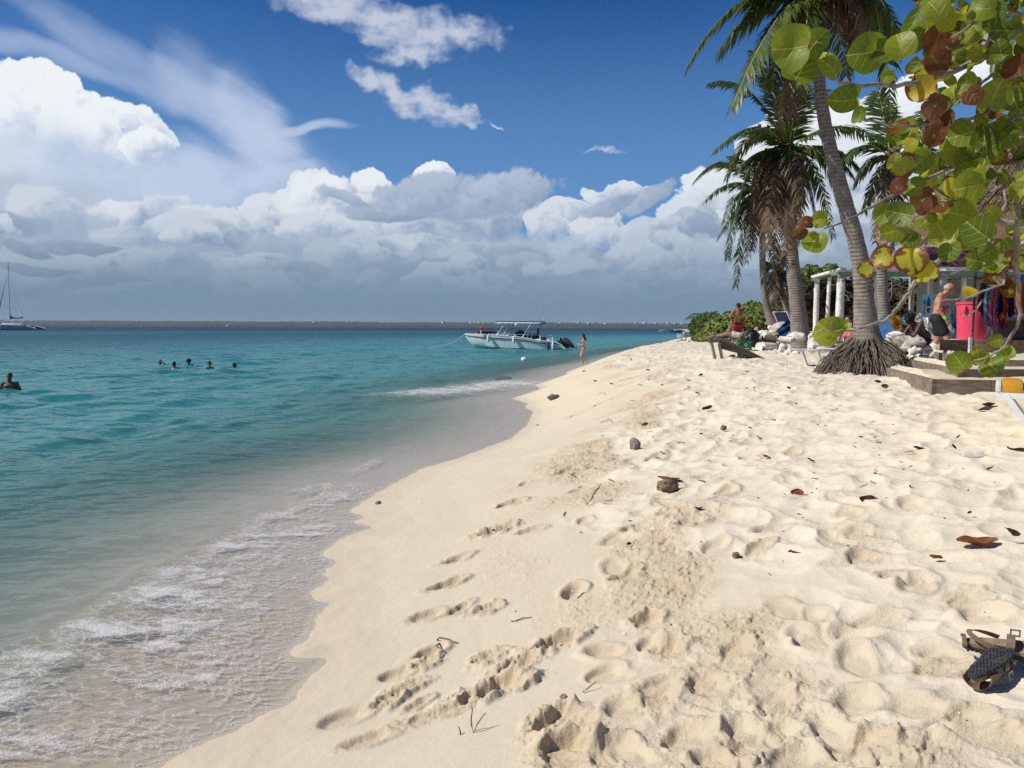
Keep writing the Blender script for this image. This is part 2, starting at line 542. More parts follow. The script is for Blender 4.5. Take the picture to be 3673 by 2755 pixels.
    # broken patches high up
    pt = [(1230, 20, 300, 60, -10), (1380, 95, 240, 60, -14), (1560, 110, 200, 60, 0), (1500, 185, 150, 42, 4), (1640, 110, 60, 30), 
          (1330, 300, 80, 34, -10), (1420, 330, 90, 38, -25), (1530, 385, 130, 46, -10), (1640, 410, 100, 26, -10), (1790, 450, 28, 6),
          (2190, 545, 60, 10)]
    stp = fbm(az*24, el*60, 5, 441, 0.62)
    fine = fbm(az*70, el*95, 4, 443, 0.6)
    dp = field(U+w3*3, V+w4*3, pt)+n_hi*0.75+stp*1.0+fine*0.35
    ap = sstep(-0.55, 1.5, dp)*0.86
    lay(ap, mixc(np.clip(0.30+dp*0.30+stp*0.6+n_hi*0.5, 0, 1), C(146, 168, 208), C(204, 211, 226)))
    # haze lying over the sea
    hz = sstep(E(880), E(1150), el)
    lay(hz*0.84, C(113, 140, 163))
    # fade out at the sides of the window
    ed = sstep(A0, A0+R(5), az)*sstep(A1, A1-R(5), az)*sstep(E1, E1-R(4), el)
    rgb = cur[0]/np.maximum(cur[1], 1e-4)[..., None]
    px = np.concatenate([rgb, (cur[1]*ed)[..., None]], 2).astype(np.float32)
    im = bpy.data.images.new("cloud_cover", W_, H_, alpha=True, float_buffer=True)
    im.colorspace_settings.name = 'Non-Color'
    im.alpha_mode = 'CHANNEL_PACKED'
    im.pixels.foreach_set(np.ascontiguousarray(px).ravel())
    im.update()
    im.pack()
    return im, (A0, A1, E0, E1)

def build_world():
    w = bpy.data.worlds.new("World"); SC.world = w; w.use_nodes = True
    nt = w.node_tree; nt.nodes.clear(); nb = NB(nt)
    out = nb.node('ShaderNodeOutputWorld'); bg = nb.node('ShaderNodeBackground')
    nb.l.new(bg.outputs[0], out.inputs[0])
    STR = 0.1
    bg.inputs[1].default_value = STR
    sky = nb.node('ShaderNodeTexSky', sky_type='NISHITA')
    sky.sun_disc = False; sky.sun_elevation = SUN_EL; sky.sun_rotation = SUN_AZ
    sky.altitude = 0; sky.air_density = 1.0; sky.dust_density = 0.6; sky.ozone_density = 3.0
    hs = nb.node('ShaderNodeHueSaturation'); hs.inputs['Saturation'].default_value = SKY_SAT; hs.inputs['Value'].default_value = SKY_VAL
    nb.l.new(sky.outputs[0], hs.inputs['Color'])
    base = nb.mix(1.0, hs.outputs[0], SKY_TINT, 'MULTIPLY')
    tc = nb.node('ShaderNodeTexCoord').outputs['Generated']
    sx = nb.node('ShaderNodeSeparateXYZ'); nb.l.new(tc, sx.inputs[0])
    x, y, z = (S(nb, sx.outputs[i]) for i in range(3))
    az = nb.m('ARCTAN2', x, y); el = nb.m('ARCSINE', z)
    im, (A0, A1, E0, E1) = cloud_layer()
    t = nb.node('ShaderNodeTexImage', interpolation='Cubic', extension='EXTEND'); t.image = im
    nb.l.new(nb.vec((az-A0)/(A1-A0), (el-E0)/(E1-E0)), t.inputs[0])
    cl = nb.mix(1.0, t.outputs[0], (1/STR, 1/STR, 1/STR), 'MULTIPLY')
    a = S(nb, t.outputs[1])
    base = nb.mix(el.sm(R(27), R(6))*0.74, base, tuple(c/STR for c in lin(112, 160, 214)))
    # behind and beside the view the same kind of sky goes on: a low grey bank with open blue above
    side = az.abs().sm(R(34), R(42))
    bank = el.sm(R(11), R(3))*side
    col = nb.mix(bank*0.85, base, tuple(c/STR for c in lin(150, 168, 190)))
    col = nb.mix(a, col, cl)
    col = nb.mix(z.sm(-0.004, 0.0), tuple(c/STR for c in lin(95, 118, 130)), col)
    nb.l.new(col, bg.inputs[0])
    w.cycles.sampling_method = 'MANUAL'; w.cycles.sample_map_resolution = 512

CLOUD_RES = (2000, 764)
SKY_SAT, SKY_VAL, SKY_TINT = 1.48, 0.61, (0.62, 0.82, 1.14)
build_world()
# ================================================================ SHORE
_wl_px = [(563, 2718), (802, 2620), (1013, 2510), (1090, 2420), (1135, 2374), (1040, 2380), (991, 2366), (1030, 2320), (1074, 2287), (1100, 2220), (1135, 2173), (1090, 2150), (1110, 2110),
          (1165, 2082), (1118, 2066), (1180, 2022), (1130, 1995), (1180, 1950), (1225, 1924), (1309, 1897), (1248, 1871), (1286, 1859), (1245, 1838), (1253, 1825), (1342, 1768), (1506, 1680),
          (1633, 1645), (1728, 1610), (1823, 1575), (1886, 1528), (1911, 1477), (1880, 1462), (1892, 1449), (1835, 1430), (1937, 1395), (1918, 1381),
          (2038, 1341), (2025, 1336), (2101, 1310), (2197, 1292), (2300, 1259), (2400, 1238), (2480, 1224.5)]
WL = [Vector((-4.2, -30, 0)), Vector((-2.6, -4, 0)), Vector((-1.95, 1.5, 0)), Vector((-1.8, 2.7, 0))]+[G(px, py, 0.0) for px, py in _wl_px]+[Vector((70, 180, 0)), Vector((160, 240, 0)), Vector((400, 300, 0)), Vector((9000, 30000, 0))]
WLX = np.array([p.x for p in WL]); WLY = np.array([p.y for p in WL])

def shore_s(x, y):
    """signed distance from the waterline: > 0 on the sand, < 0 over the water"""
    x = np.asarray(x, float); y = np.asarray(y, float)
    best = np.full(x.shape, 1e18); inside = np.zeros(x.shape, bool)
    for i in range(len(WLX)-1):
        ax, ay, bx, by = WLX[i], WLY[i], WLX[i+1], WLY[i+1]
        dx, dy = bx-ax, by-ay
        t = np.clip(((x-ax)*dx+(y-ay)*dy)/(dx*dx+dy*dy), 0, 1)
        best = np.minimum(best, (x-ax-t*dx)**2+(y-ay-t*dy)**2)
        c = ((ay > y) != (by > y))
        with np.errstate(divide='ignore', invalid='ignore'):
            xx = ax+(y-ay)*dx/(dy if dy != 0 else 1e-9)
        inside ^= (c & (xx > x))       # waterline crossed on the way to +x
    d = np.sqrt(best)
    return np.where(inside, -d, d)     # odd crossings to the right: water

def sstep(a, b, x):
    t = np.clip((x-a)/(b-a), 0, 1)
    return t*t*(3-2*t)
_PS = [-400, -60, -25, -12, -8, -5, -3, -1.5, -0.5, 0, 0.5, 1, 2, 3, 4, 5, 6, 7, 9, 14, 30, 80, 400]
_PZ = [-6, -4, -2.2, -1.15, -0.85, -0.55, -0.26, -0.085, -0.018, 0, 0.05, 0.135, 0.345, 0.57, 0.76, 0.92, 1.05, 1.13, 1.20, 1.24, 1.35, 1.8, 3]
MOUNDS = []      # (x, y, radius, height)
def sand_base(x, y, s=None):
    x = np.asarray(x, float); y = np.asarray(y, float)
    if s is None: s = shore_s(x, y)
    z = np.interp(np.where(s > 0, s*(1+1.0*sstep(8, 18, y)), s), _PS, _PZ)
    for mx, my, mr, mh in MOUNDS:
        z = z+mh*np.exp(-((x-mx)**2+(y-my)**2)/(mr*mr))
    return z
def zs(x, y): return float(sand_base(np.array([x]), np.array([y]))[0])
def GS(px, py):
    """where the sight line through a photo point meets the sand"""
    d = ray(px, py)
    if d.z >= -1e-4: d.z = -1e-4
    t = np.concatenate([np.arange(1.2, 30, 0.02), np.arange(30, 160, 0.25)])
    X = CAM.x+d.x*t; Y = CAM.y+d.y*t; Z = CAM.z+d.z*t
    g = sand_base(X, Y)
    i = np.argmax(Z <= g)
    return Vector((X[i], Y[i], g[i]))

m0 = at(3560, 1380, 11.4)
MOUNDS += [(m0.x+0.25, m0.y, 0.8, 0.16)]
mk = at(2680, 1258, 20.6); MOUNDS += [(mk.x, mk.y, 1.2, 0.15)]
m1 = at(2950, 1240, 21.0); MOUNDS += [(m1.x, m1.y+1.5, 3.6, 0.14)]

# hand-placed hollows: photo point, length, width, heading (deg), depth, roughness
HOLES = [(1536, 2345, .20, .11, 30, .075, .4), (1417, 2421, .18, .12, 20, .055, .3), (1599, 2098, .26, .11, 25, .07, .8), (1634, 2008, .24, .11, 25, .06, .7),
         (1525, 2209, .22, .11, 20, .05, .6), (2057, 2128, .22, .12, 70, .08, .4), (2318, 2225, .20, .13, 60, .085, .9), (2393, 2324, .22, .14, 70, .085, 1.),
         (1990, 2310, .30, .14, 25, .085, 1.2), (1850, 2390, .22, .12, 30, .06, 1.2), (1770, 2476, .34, .14, 22, .085, 1.3), (1976, 2594, .24, .14, 60, .10, 1.2), (2025, 2685, .22, .16, 50, .10, 1.0),
         (1232, 2583, .26, .14, 35, .045, .2), (2779, 2512, .20, .13, 70, .08, 1.0), (2353, 2506, .22, .14, 50, .06, .8), (2792, 2632, .16, .10, 50, .06, .5), (3065, 2680, .24, .13, 30, .06, 1.0),
         (1772, 1907, .34, .15, 20, .07, 1.2), (1835, 1806, .26, .14, 20, .06, 1.0), (1900, 1905, .22, .10, 15, .04, .8), (2030, 1690, .30, .14, 35, .06, .8), (2120, 1620, .34, .15, 30, .06, 1.),
         (2060, 1490, .34, .16, 25, .06, .9), (2150, 1450, .34, .16, 25, .06, .9), (2080, 1755, .26, .12, 20, .05, .4), (2240, 2070, .24, .13, 40, .06, 1.0), (2350, 1640, .26, .13, 30, .06, .6),
         (2600, 1760, .24, .13, 40, .05, .3), (2470, 1870, .24, .13, 20, .06, .8), (2270, 1890, .26, .13, 20, .06, .8), (1310, 2660, .22, .10, 25, .03, .6), (1590, 2560, .40, .09, 22, .012, .9),
         (2640, 2330, .22, .12, 60, .05, .3), (2560, 1960, .22, .12, 40, .05, .3), (2180, 2700, .24, .14, 60, .06, .7), (2460, 2640, .24, .14, 45, .06, .6)]
_rh = random.Random(19)
for _k in range(60):
    _px, _py = _rh.uniform(1950, 3620), 1480+_rh.random()**.8*1260
    if _px < 2050+(2100-_py)*0.12 or (_py < 1650 and _px > 3300): continue
    HOLES.append((_px, _py, _rh.uniform(.16, .30), _rh.uniform(.10, .16), _rh.uniform(0, 180), _rh.uniform(.025, .06), _rh.choice((.15, .25, .4, .8))))
for _k in range(9):
    _t = _rh.random(); HOLES.append((1300+_t*900+_rh.gauss(0, 60), 2640-_t*1050+_rh.gauss(0, 60), _rh.uniform(.12, .24), _rh.uniform(.07, .12), _rh.uniform(10, 60), _rh.uniform(.02, .05), _rh.choice((.5, .8, 1.1))))
_holes = []
for (px, py, a, b, h, dp, ro) in HOLES:
    p = GS(px, py); _holes.append((p.x, p.y, a, b, R(h), dp, ro))

def sand_detail(x, y, s):
    wob = fbm(x*0.7, y*0.7, 3, 21)
    dry = sstep(1.7, 3.3, s+wob*1.1)
    wx = x+0.10*fbm(x*2.2, y*2.2, 2, 5); wy = y+0.10*fbm(x*2.2, y*2.2, 2, 9)
    patch = 0.72+0.28*sstep(-0.3, 0.4, fbm(x*0.5, y*0.5, 2, 33))
    b1 = bowls(wx, wy, 0.44, 1); b2 = bowls(wx, wy, 0.25, 2, 1.3); b3 = bowls(wx, wy, 0.13, 3, 1.2)
    h = dry*patch*(0.048*b1+0.040*b2+0.014*b3-0.045)
    h = h+dry*0.045*fbm(x*1.1, y*1.1, 3, 41)
    # the broken crust at the top of the wet slope
    cr = np.exp(-((s-2.6-wob*1.0)/0.75)**2)*sstep(-0.15, 0.25, fbm(x*0.9, y*0.9, 2, 51))
    cl = fbm(x*7, y*7, 4, 61, 0.6)
    clod = sstep(0.0, 0.22, cl)*0.017+sstep(0.02, 0.16, fbm(x*16, y*16, 3, 71))*0.006
    h = h+cr*(clod-0.008)
    # damp slope: gentle swells and stray steps
    damp_zone = (1-dry)*sstep(-0.3, 0.6, s)
    h = h+damp_zone*(0.010*fbm(x*1.7, y*1.7, 3, 81)+0.0016*fbm(x*18, y*18, 3, 91))
    # seabed ripples and the wavering edge
    h = h+sstep(0.5, -1.5, s)*0.02*fbm(x*1.5, y*1.5, 3, 101)+np.exp(-(s/0.5)**2)*0.006*fbm(x*5, y*5, 3, 111)
    # trampled steps over the whole beach, crisper near the crust
    damp = cr*0.8
    rough_all = np.zeros_like(h)
    for (hx, hy, a, b, an, dp, ro) in _holes:
        a *= .54; b *= .64; dp *= .64
        m = (np.abs(x-hx) < a*2.6) & (np.abs(y-hy) < a*2.6)
        if not m.any(): continue
        X = x[m]-hx; Y = y[m]-hy
        c, sn = math.cos(an), math.sin(an)
        u = (X*c+Y*sn)/a; v = (-X*sn+Y*c)/b
        wn = fbm(X*9+hx*3, Y*9+hy*3, 2, 121)*0.42*ro
        r = np.sqrt(u*u+v*v)+wn
        dent = -dp*sstep(1.05, 0.55, r)
        rim = 0.30*dp*np.exp(-((r-1.25)/0.22)**2)*(0.6+0.7*np.clip(u, -1, 1))
        cl2 = ro*ro*0.0065*sstep(-0.05, 0.25, fbm(X*24+hx, Y*24+hy, 3, 131))*sstep(1.9, 1.1, r)
        cl3 = ro*ro*0.013*sstep(-0.15, 0.35, fbm(X*10+hx, Y*10+hy, 2, 141))*sstep(2.0, 1.0, r)*sstep(0.5, 0.9, r)
        hm = h[m]
        # hollows flatten what was there
        flat = sstep(1.2, 0.7, r)
        h[m] = hm*(1-0.7*flat)+dent+rim+cl2+cl3
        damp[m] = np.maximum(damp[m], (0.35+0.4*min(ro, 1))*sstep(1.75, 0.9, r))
    return h, damp, dry

def polar(az_list, r_list):
    A, Rr = np.meshgrid(az_list, r_list)
    X = np.sin(A)*Rr; Y = np.cos(A)*Rr
    nr, na = A.shape
    i = np.arange(nr*na).reshape(nr, na)
    F = np.stack([i[:-1, :-1], i[:-1, 1:], i[1:, 1:], i[1:, :-1]], -1).reshape(-1, 4)
    return X.ravel(), Y.ravel(), F

def compact(V, F, attrs):
    used = np.zeros(len(V), bool); used[F.ravel()] = True
    idx = np.cumsum(used)-1
    return V[used], idx[F], {k: a[used] for k, a in attrs.items()}

# ---- sand
azd = np.deg2rad(np.concatenate([np.linspace(-180, -42, 50)[:-1], np.linspace(-42, 42, 1130)[:-1], np.linspace(42, 180, 50)]))
rr = [0.25]
while rr[-1] < 1.7: rr.append(rr[-1]*1.03)
while rr[-1] < 9: rr.append(rr[-1]*1.0027)
while rr[-1] < 150: rr.append(rr[-1]*1.0056)
rr += [165, 190, 230, 300]
X, Y, F = polar(azd, np.array(rr))
s = shore_s(X, Y)
Zb = sand_base(X, Y, s)
H, damp, dry = sand_detail(X, Y, s)
fade = sstep(120, 60, np.hypot(X, Y))
Z = Zb+H*fade
wet = np.maximum(sstep(0.07, -0.03, s), 0.38*sstep(0.50, 0.0, s+0.25*fbm(X*1.3, Y*1.3, 2, 151)))
keep = (s[F].max(1) > -14)
Vc, Fc, At = compact(np.stack([X, Y, Z], 1), F[keep], {'damp': damp, 'wet': wet, 'dry': dry})

def sand_material():
    m, nb, out = new_mat('sand')
    p = nb.pos()
    n1 = nb.noise(p, 1.3, 4, 0.55); n2 = nb.noise(p, 9, 5, 0.6); n3 = nb.noise(p, 260, 2, 0.6)
    c = nb.mix(n1.sm(0.3, 0.7), SAND_A, SAND_B)
    c = nb.mix((n2.sm(0.35, 0.7))*0.35, c, SAND_C)
    c = nb.mix(n3.sm(0.42, 0.66)*0.30, c, tuple(v*0.72 for v in SAND_A))
    dryf = nb.attr('dry'); damp = nb.attr('damp'); wet = nb.attr('wet')
    c = nb.mix((1.0-dryf)*0.85, c, SAND_DAMP)
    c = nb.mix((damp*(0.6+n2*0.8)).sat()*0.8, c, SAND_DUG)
    # flecks of weed, shell and charcoal
    v1 = nb.voro(p, 26); v1c = nb.voro(p, 26, out=1)
    fl = v1.sm(0.085, 0.05)*(nb.noise(p, 3.1, 2, 0.5)).sm(0.42, 0.62)*dryf
    c = nb.mix(fl*0.75, c, (0.10, 0.075, 0.05))
    v2 = nb.voro(nb.mapv(p, scale=(1, 1.0, 1), loc=(4, 7, 0)), 55)
    c = nb.mix(v2.sm(0.10, 0.06)*0.6*(nb.noise(p, 2.1, 2, 0.5)).sm(0.40, 0.60), c, (0.22, 0.17, 0.12))
    c = nb.mix(wet*0.92, c, SAND_WET)
    b = nb.node('ShaderNodeBsdfPrincipled')
    nb.put(b.inputs['Base Color'], c)
    nb.put(b.inputs['Roughness'], 0.95-wet*0.62)
    nb.put(b.inputs['Specular IOR Level'], 0.12+wet*0.4)
    g1 = nb.noise(p, 34, 6, 0.7); g2 = nb.noise(p, 120, 3, 0.7); g3 = nb.noise(p, 700, 2, 0.6)
    h = (g1*0.95*(0.22+dryf*0.55+damp*2.0)+g2*0.50*(0.5+dryf*0.5+damp)+g3*0.12)*(1.0-wet*0.9)
    nb.put(b.inputs['Normal'], nb.bump(h, 0.55, 0.014))
    nb.l.new(b.outputs[0], out.inputs[0])
SAND_A, SAND_B, SAND_C = (0.685, 0.605, 0.468), (0.745, 0.665, 0.525), (0.63, 0.545, 0.412)
SAND_DAMP, SAND_DUG, SAND_WET = (0.595, 0.515, 0.382), (0.485, 0.375, 0.245), (0.54, 0.43, 0.31)
sand_material()
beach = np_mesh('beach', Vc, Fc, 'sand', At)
tag(beach, kind='structure')

# ---- sea
def water_material():
    m, nb, out = new_mat('sea_water')
    p = nb.pos()
    dep = nb.attr('depth'); sd = nb.attr('off'); foam = nb.attr('foam')
    cd = nb.node('ShaderNodeNewGeometry')
    # seabed seen through the water: pale sand, with dark weed beds further out
    t = (sd/400.0).pow(0.5)            # sqrt of distance from shore
    pat = nb.noise(nb.mapv(p, scale=(0.6, 1.0, 1)), 0.055, 4, 0.6)
    t2 = t+(pat-0.5)*0.10*t.sm(0.08, 0.3)
    c = nb.ramp(t2, [(0.0, WC[0]), (0.05, (0.17, 0.20, 0.155)), (0.085, WC[1]), (0.14, WC[2]), (0.26, WC[3]), (0.36, WC[4]), (0.52, WC[5]), (0.66, WC[6]), (0.80, WC[7]), (1.0, WC[8])])
    weed = nb.noise(nb.mapv(p, scale=(0.55, 1, 1)), 0.09, 5, 0.62).sm(0.50, 0.62)*t.sm(0.26, 0.38)*t.sm(0.66, 0.52)
    c = nb.mix(weed*0.75, c, (0.010, 0.060, 0.105))
    # waves: choppy ripples finer than the mesh
    q = nb.mapv(p, scale=(0.55, 1.0, 1.0), rot=(0, 0, R(12)))
    r1 = nb.noise(q, 1.3, 2, 0.45); r2 = nb.noise(q, 3.6, 2, 0.45); r3 = nb.noise(nb.mapv(p, scale=(0.7, 1, 1), rot=(0, 0, R(-20))), 11, 3, 0.55)
    calm = sd.sm(0.0, 6.0)
    h = r1*0.80*calm+r2*0.30*(0.25+calm*0.75)+r3*0.05*(0.4+calm*0.6)
    nrm = nb.bump(h, 1.0, 0.26)
    fr = nb.node('ShaderNodeFresnel'); fr.inputs[0].default_value = 1.33; nb.l.new(nrm, fr.inputs['Normal'])
    gl = nb.node('ShaderNodeBsdfGlossy'); gl.inputs['Roughness'].default_value = 0.2; nb.l.new(nrm, gl.inputs['Normal'])
    gl.inputs[0].default_value = (0.95, 0.97, 0.97, 1)
    df = nb.node('ShaderNodeBsdfDiffuse'); nb.put(df.inputs[0], c); nb.l.new(nrm, df.inputs['Normal'])
    tr = nb.node('ShaderNodeBsdfTransparent')
    nb.put(tr.inputs[0], nb.mix((dep*1.4).sat(), (0.97, 0.98, 0.97), (0.55, 0.80, 0.78)))
    body = nb.node('ShaderNodeMixShader')
    nb.put(body.inputs[0], 1.0-(dep*-2.3-0.01).exp()); nb.l.new(tr.outputs[0], body.inputs[1]); nb.l.new(df.outputs[0], body.inputs[2])
    surf = nb.node('ShaderNodeMixShader')
    nb.put(surf.inputs[0], (S(nb, fr.outputs[0])*0.95).min(0.15+0.21*sd.sm(1.5, 9.0)-0.22*sd.sm(10.0, 90.0))); nb.l.new(body.outputs[0], surf.inputs[1]); nb.l.new(gl.outputs[0], surf.inputs[2])
    # foam: streaks run with the swash, laced with holes
    fq = nb.mapv(p, scale=(1.0, 1.8, 1.0), rot=(0, 0, R(-14)))
    f1 = nb.noise(fq, 2.0, 4, 0.6, 0.7); f2 = nb.noise(fq, 8.0, 5, 0.66, 0.5); f3 = nb.noise(p, 75, 3, 0.65)
    wq = nb.node('ShaderNodeMix', data_type='VECTOR'); wq.inputs[0].default_value = 0.10
    nb.l.new(fq, wq.inputs[4]); nn = nb.node('ShaderNodeTexNoise'); nb.l.new(fq, nn.inputs['Vector']); nn.inputs['Scale'].default_value = 6.0; nb.l.new(nn.outputs['Color'], wq.inputs[5])
    web = nb.voro(wq.outputs[1], 9.0, 'DISTANCE_TO_EDGE').sm(0.16, 0.02)
    lace = (f1-0.5)*2.2+(f2-0.5)*1.5+(f3-0.5)*0.9
    dense = (foam*0.95-0.66+lace).sm(0.0, 0.55)
    thin = web*(foam*0.8-0.12+(f1-0.5)*1.6+(f2-0.5)).sm(0.0, 0.5)*f3.sm(0.30, 0.62)
    fa = (dense*0.78).max(thin*0.65)*foam.sm(0.02, 0.2)
    fbs = nb.node('ShaderNodeBsdfDiffuse'); fbs.inputs[0].default_value = (0.72, 0.70, 0.68, 1)
    nb.put(fbs.inputs['Normal'], nb.bump(f2+f3*0.5, 0.8, 0.03))
    fin = nb.node('ShaderNodeMixShader')
    nb.put(fin.inputs[0], fa); nb.l.new(surf.outputs[0], fin.inputs[1]); nb.l.new(fbs.outputs[0], fin.inputs[2])
    nb.l.new(fin.outputs[0], out.inputs[0])
WC = [(0.24, 0.225, 0.165), (0.090, 0.215, 0.180), (0.036, 0.215, 0.205), (0.017, 0.178, 0.190), (0.010, 0.110, 0.145), (0.011, 0.080, 0.115), (0.012, 0.100, 0.140), (0.005, 0.036, 0.088), (0.004, 0.026, 0.070)]
water_material()

azw = np.deg2rad(np.concatenate([np.linspace(-110, -40, 40)[:-1], np.linspace(-40, 22, 760)[:-1], np.linspace(22, 60, 20)]))
rw = [1.2]
while rw[-1] < 260: rw.append(rw[-1]*1.0065)
while rw[-1] < 9000: rw.append(rw[-1]*1.06)
rw = np.array(rw)
X, Y, F = polar(azw, rw)
s = shore_s(X, Y)
keep = (s[F].min(1) < 0.5)
r_ = np.hypot(X, Y); dr = r_*0.0065
def waves(x, y, s, dr):
    z = np.zeros_like(x)
    rs = np.random.RandomState(5)
    wx = x+0.5*fbm(x*0.25, y*0.25, 2, 201); wy = y+0.5*fbm(x*0.25, y*0.25, 2, 203)
    for i in range(38):
        lam = 0.38*(4.2/0.38)**rs.rand()
        an = R(-25)+rs.randn()*0.55           # travelling on to the beach (+x), slightly towards the camera
        k = 2*np.pi/lam
        amp = 0.0068*lam**0.80
        ph = rs.rand()*6.28
        grp = 0.55+0.9*pn(x/lam/3.1+i*3.3, y/lam/3.1-i*1.7, 210+i)
        arg = k*(wx*np.cos(an)+wy*np.sin(an))+ph
        c = np.cos(arg)
        z += amp*grp*(c+0.25*np.cos(2*arg))*sstep(lam*0.33, lam*0.16, dr)
    return z
_bath = [(36, 1403, 23.4), (575, 1316, 38.2), (625, 1328, 36), (677, 1314, 38.5), (752, 1330, 35.8), (841, 1328, 36)]
A = 0.012+0.99*sstep(0.6, -9.0, s)
WZ = waves(X, Y, s, dr)*A*1.35
depth = np.maximum(-np.interp(s, _PS, _PZ), 0.0)
# foam sheets
def poly_dist(px_list, x, y):
    P = [G(a, b) for a, b in px_list]
    best = np.full(x.shape, 1e9)
    for a, b in zip(P[:-1], P[1:]):
        dx, dy = b.x-a.x, b.y-a.y
        t = np.clip(((x-a.x)*dx+(y-a.y)*dy)/(dx*dx+dy*dy), 0, 1)
        best = np.minimum(best, np.hypot(x-a.x-t*dx, y-a.y-t*dy))
    return best
near = (r_ < 60)
foam = np.zeros_like(X)
xn, yn, sn_ = X[near], Y[near], s[near]
outer = [(-900, 2700), (0, 2345), (350, 2160), (600, 2020), (860, 1880), (1050, 1800), (1180, 1765)]
P = [G(a, b) for a, b in outer]
ox = np.array([p.x for p in P]); oy = np.array([p.y for p in P])
o_ = np.argsort(oy)
edge_x = np.interp(yn, oy[o_], ox[o_])
wob = 0.18*fbm(xn*1.6, yn*1.6, 3, 301)
inz = xn-edge_x+wob                              # metres landward of the outer foam line
endf = sstep(oy.max()+0.9, oy.max()-0.2, yn)
f = sstep(-0.05, 0.16, inz)*(0.78+0.16*np.exp(-(inz/0.6)**2))*endf
f *= 0.92+0.75*fbm(xn*1.1, yn*1.1, 3, 303)
f = np.where(sn_ > -0.25, f*0.8, f)
d2 = poly_dist([(1500, 1410), (1620, 1400), (1720, 1390), (1820, 1372), (1880, 1378)], xn, yn)
f = np.maximum(f, 1.15*np.exp(-(d2/1.5)**2))
d3 = poly_dist([(1080, 1765), (1160, 1750), (1220, 1790)], xn, yn)
f = np.maximum(f, 0.85*np.exp(-(d3/0.16)**2))
d4 = poly_dist([(1250, 1700), (1330, 1670), (1365, 1645)], xn, yn)
f = np.maximum(f, 0.55*np.exp(-(d4/0.10)**2))
d5 = poly_dist([(2080, 1315), (2200, 1290), (2320, 1254), (2460, 1225)], xn, yn)
f = np.maximum(f, 0.5*np.exp(-(d5/0.25)**2))
foam[near] = f
# the little breaking lip along the outer foam line and the loose swash sheets
lip = np.zeros_like(X)
lip[near] = 0.035*np.exp(-((inz-0.02)/0.16)**2)*endf*(0.6+0.8*fbm(xn*3, yn*3, 2, 305))+0.03*np.exp(-(d3/0.2)**2)+0.02*np.exp(-(d4/0.12)**2)
lip *= sstep(0.1, -0.6, s)
rip = np.zeros_like(X)
rip[near] = 0.006*fbm(xn*4, yn*9, 3, 307)*sstep(0.15, -0.3, sn_)
rings = np.zeros_like(X)
for px, py, d_ in _bath:
    q = at(px, py, d_); rd = np.hypot(X-q.x, Y-q.y); mk_ = rd < 4
    rings[mk_] += 0.035*np.cos(rd[mk_]*9.0)*np.exp(-rd[mk_]/1.0)
Zw = 0.006+WZ+lip+rip+rings
Vc, Fc, At = compact(np.stack([X, Y, Zw], 1), F[keep], {'depth': depth, 'off': np.maximum(-s, 0), 'foam': foam})
sea = np_mesh('sea_water', Vc, Fc, 'sea_water', At)
tag(sea, kind='structure')
# ================================================================ PALMS AND BUSHES
def leaf_material(name, cols, rough=0.5, trans=0.35, tgain=1.5, attrname='hue'):
    """leaf tint from a per-leaf value, thin enough to let the sun through"""
    m, nb, out = new_mat(name)
    h = nb.attr(attrname)
    n = nb.noise(nb.objco(), 6.0, 3, 0.6)
    c = nb.ramp((h+(n-0.5)*0.25).sat(), cols)
    p = nb.node('ShaderNodeBsdfPrincipled'); nb.put(p.inputs['Base Color'], c)
    p.inputs['Roughness'].default_value = rough; p.inputs['Specular IOR Level'].default_value = 0.35
    t = nb.node('ShaderNodeBsdfTranslucent'); nb.put(t.inputs[0], nb.mix(1.0, c, (tgain, tgain*1.05, tgain*0.6), 'MULTIPLY'))
    mx = nb.node('ShaderNodeMixShader'); mx.inputs[0].default_value = trans
    nb.l.new(p.outputs[0], mx.inputs[1]); nb.l.new(t.outputs[0], mx.inputs[2]); nb.l.new(mx.outputs[0], out.inputs[0])
leaf_material('palm_green', [(0, (0.030, 0.055, 0.014)), (0.45, (0.055, 0.090, 0.020)), (0.75, (0.12, 0.14, 0.028)), (1, (0.22, 0.19, 0.05))], 0.42, 0.28)
leaf_material('palm_dead', [(0, (0.055, 0.034, 0.020)), (0.5, (0.115, 0.072, 0.042)), (1, (0.22, 0.155, 0.095))], 0.75, 0.15)
leaf_material('bush_leaf', [(0, (0.035, 0.062, 0.014)), (0.45, (0.085, 0.130, 0.024)), (0.8, (0.22, 0.25, 0.04)), (1, (0.28, 0.19, 0.07))], 0.5, 0.3)
leaf_material('thicket_leaf', [(0, (0.045, 0.040, 0.018)), (0.5, (0.085, 0.075, 0.030)), (0.8, (0.13, 0.12, 0.05)), (1, (0.07, 0.12, 0.02))], 0.7, 0.2)
pmat('rachis_green', (0.30, 0.27, 0.06), 0.5, 0.3, 4)
pmat('rachis_dead', (0.16, 0.10, 0.055), 0.8, 0.4, 6)
pmat('dry_twig', (0.17, 0.135, 0.10), 0.9, 0.35, 14, 0.4, 60, 0.004)
pmat('palm_root', (0.17, 0.138, 0.105), 0.95, 0.45, 9, 0.6, 50, 0.01)

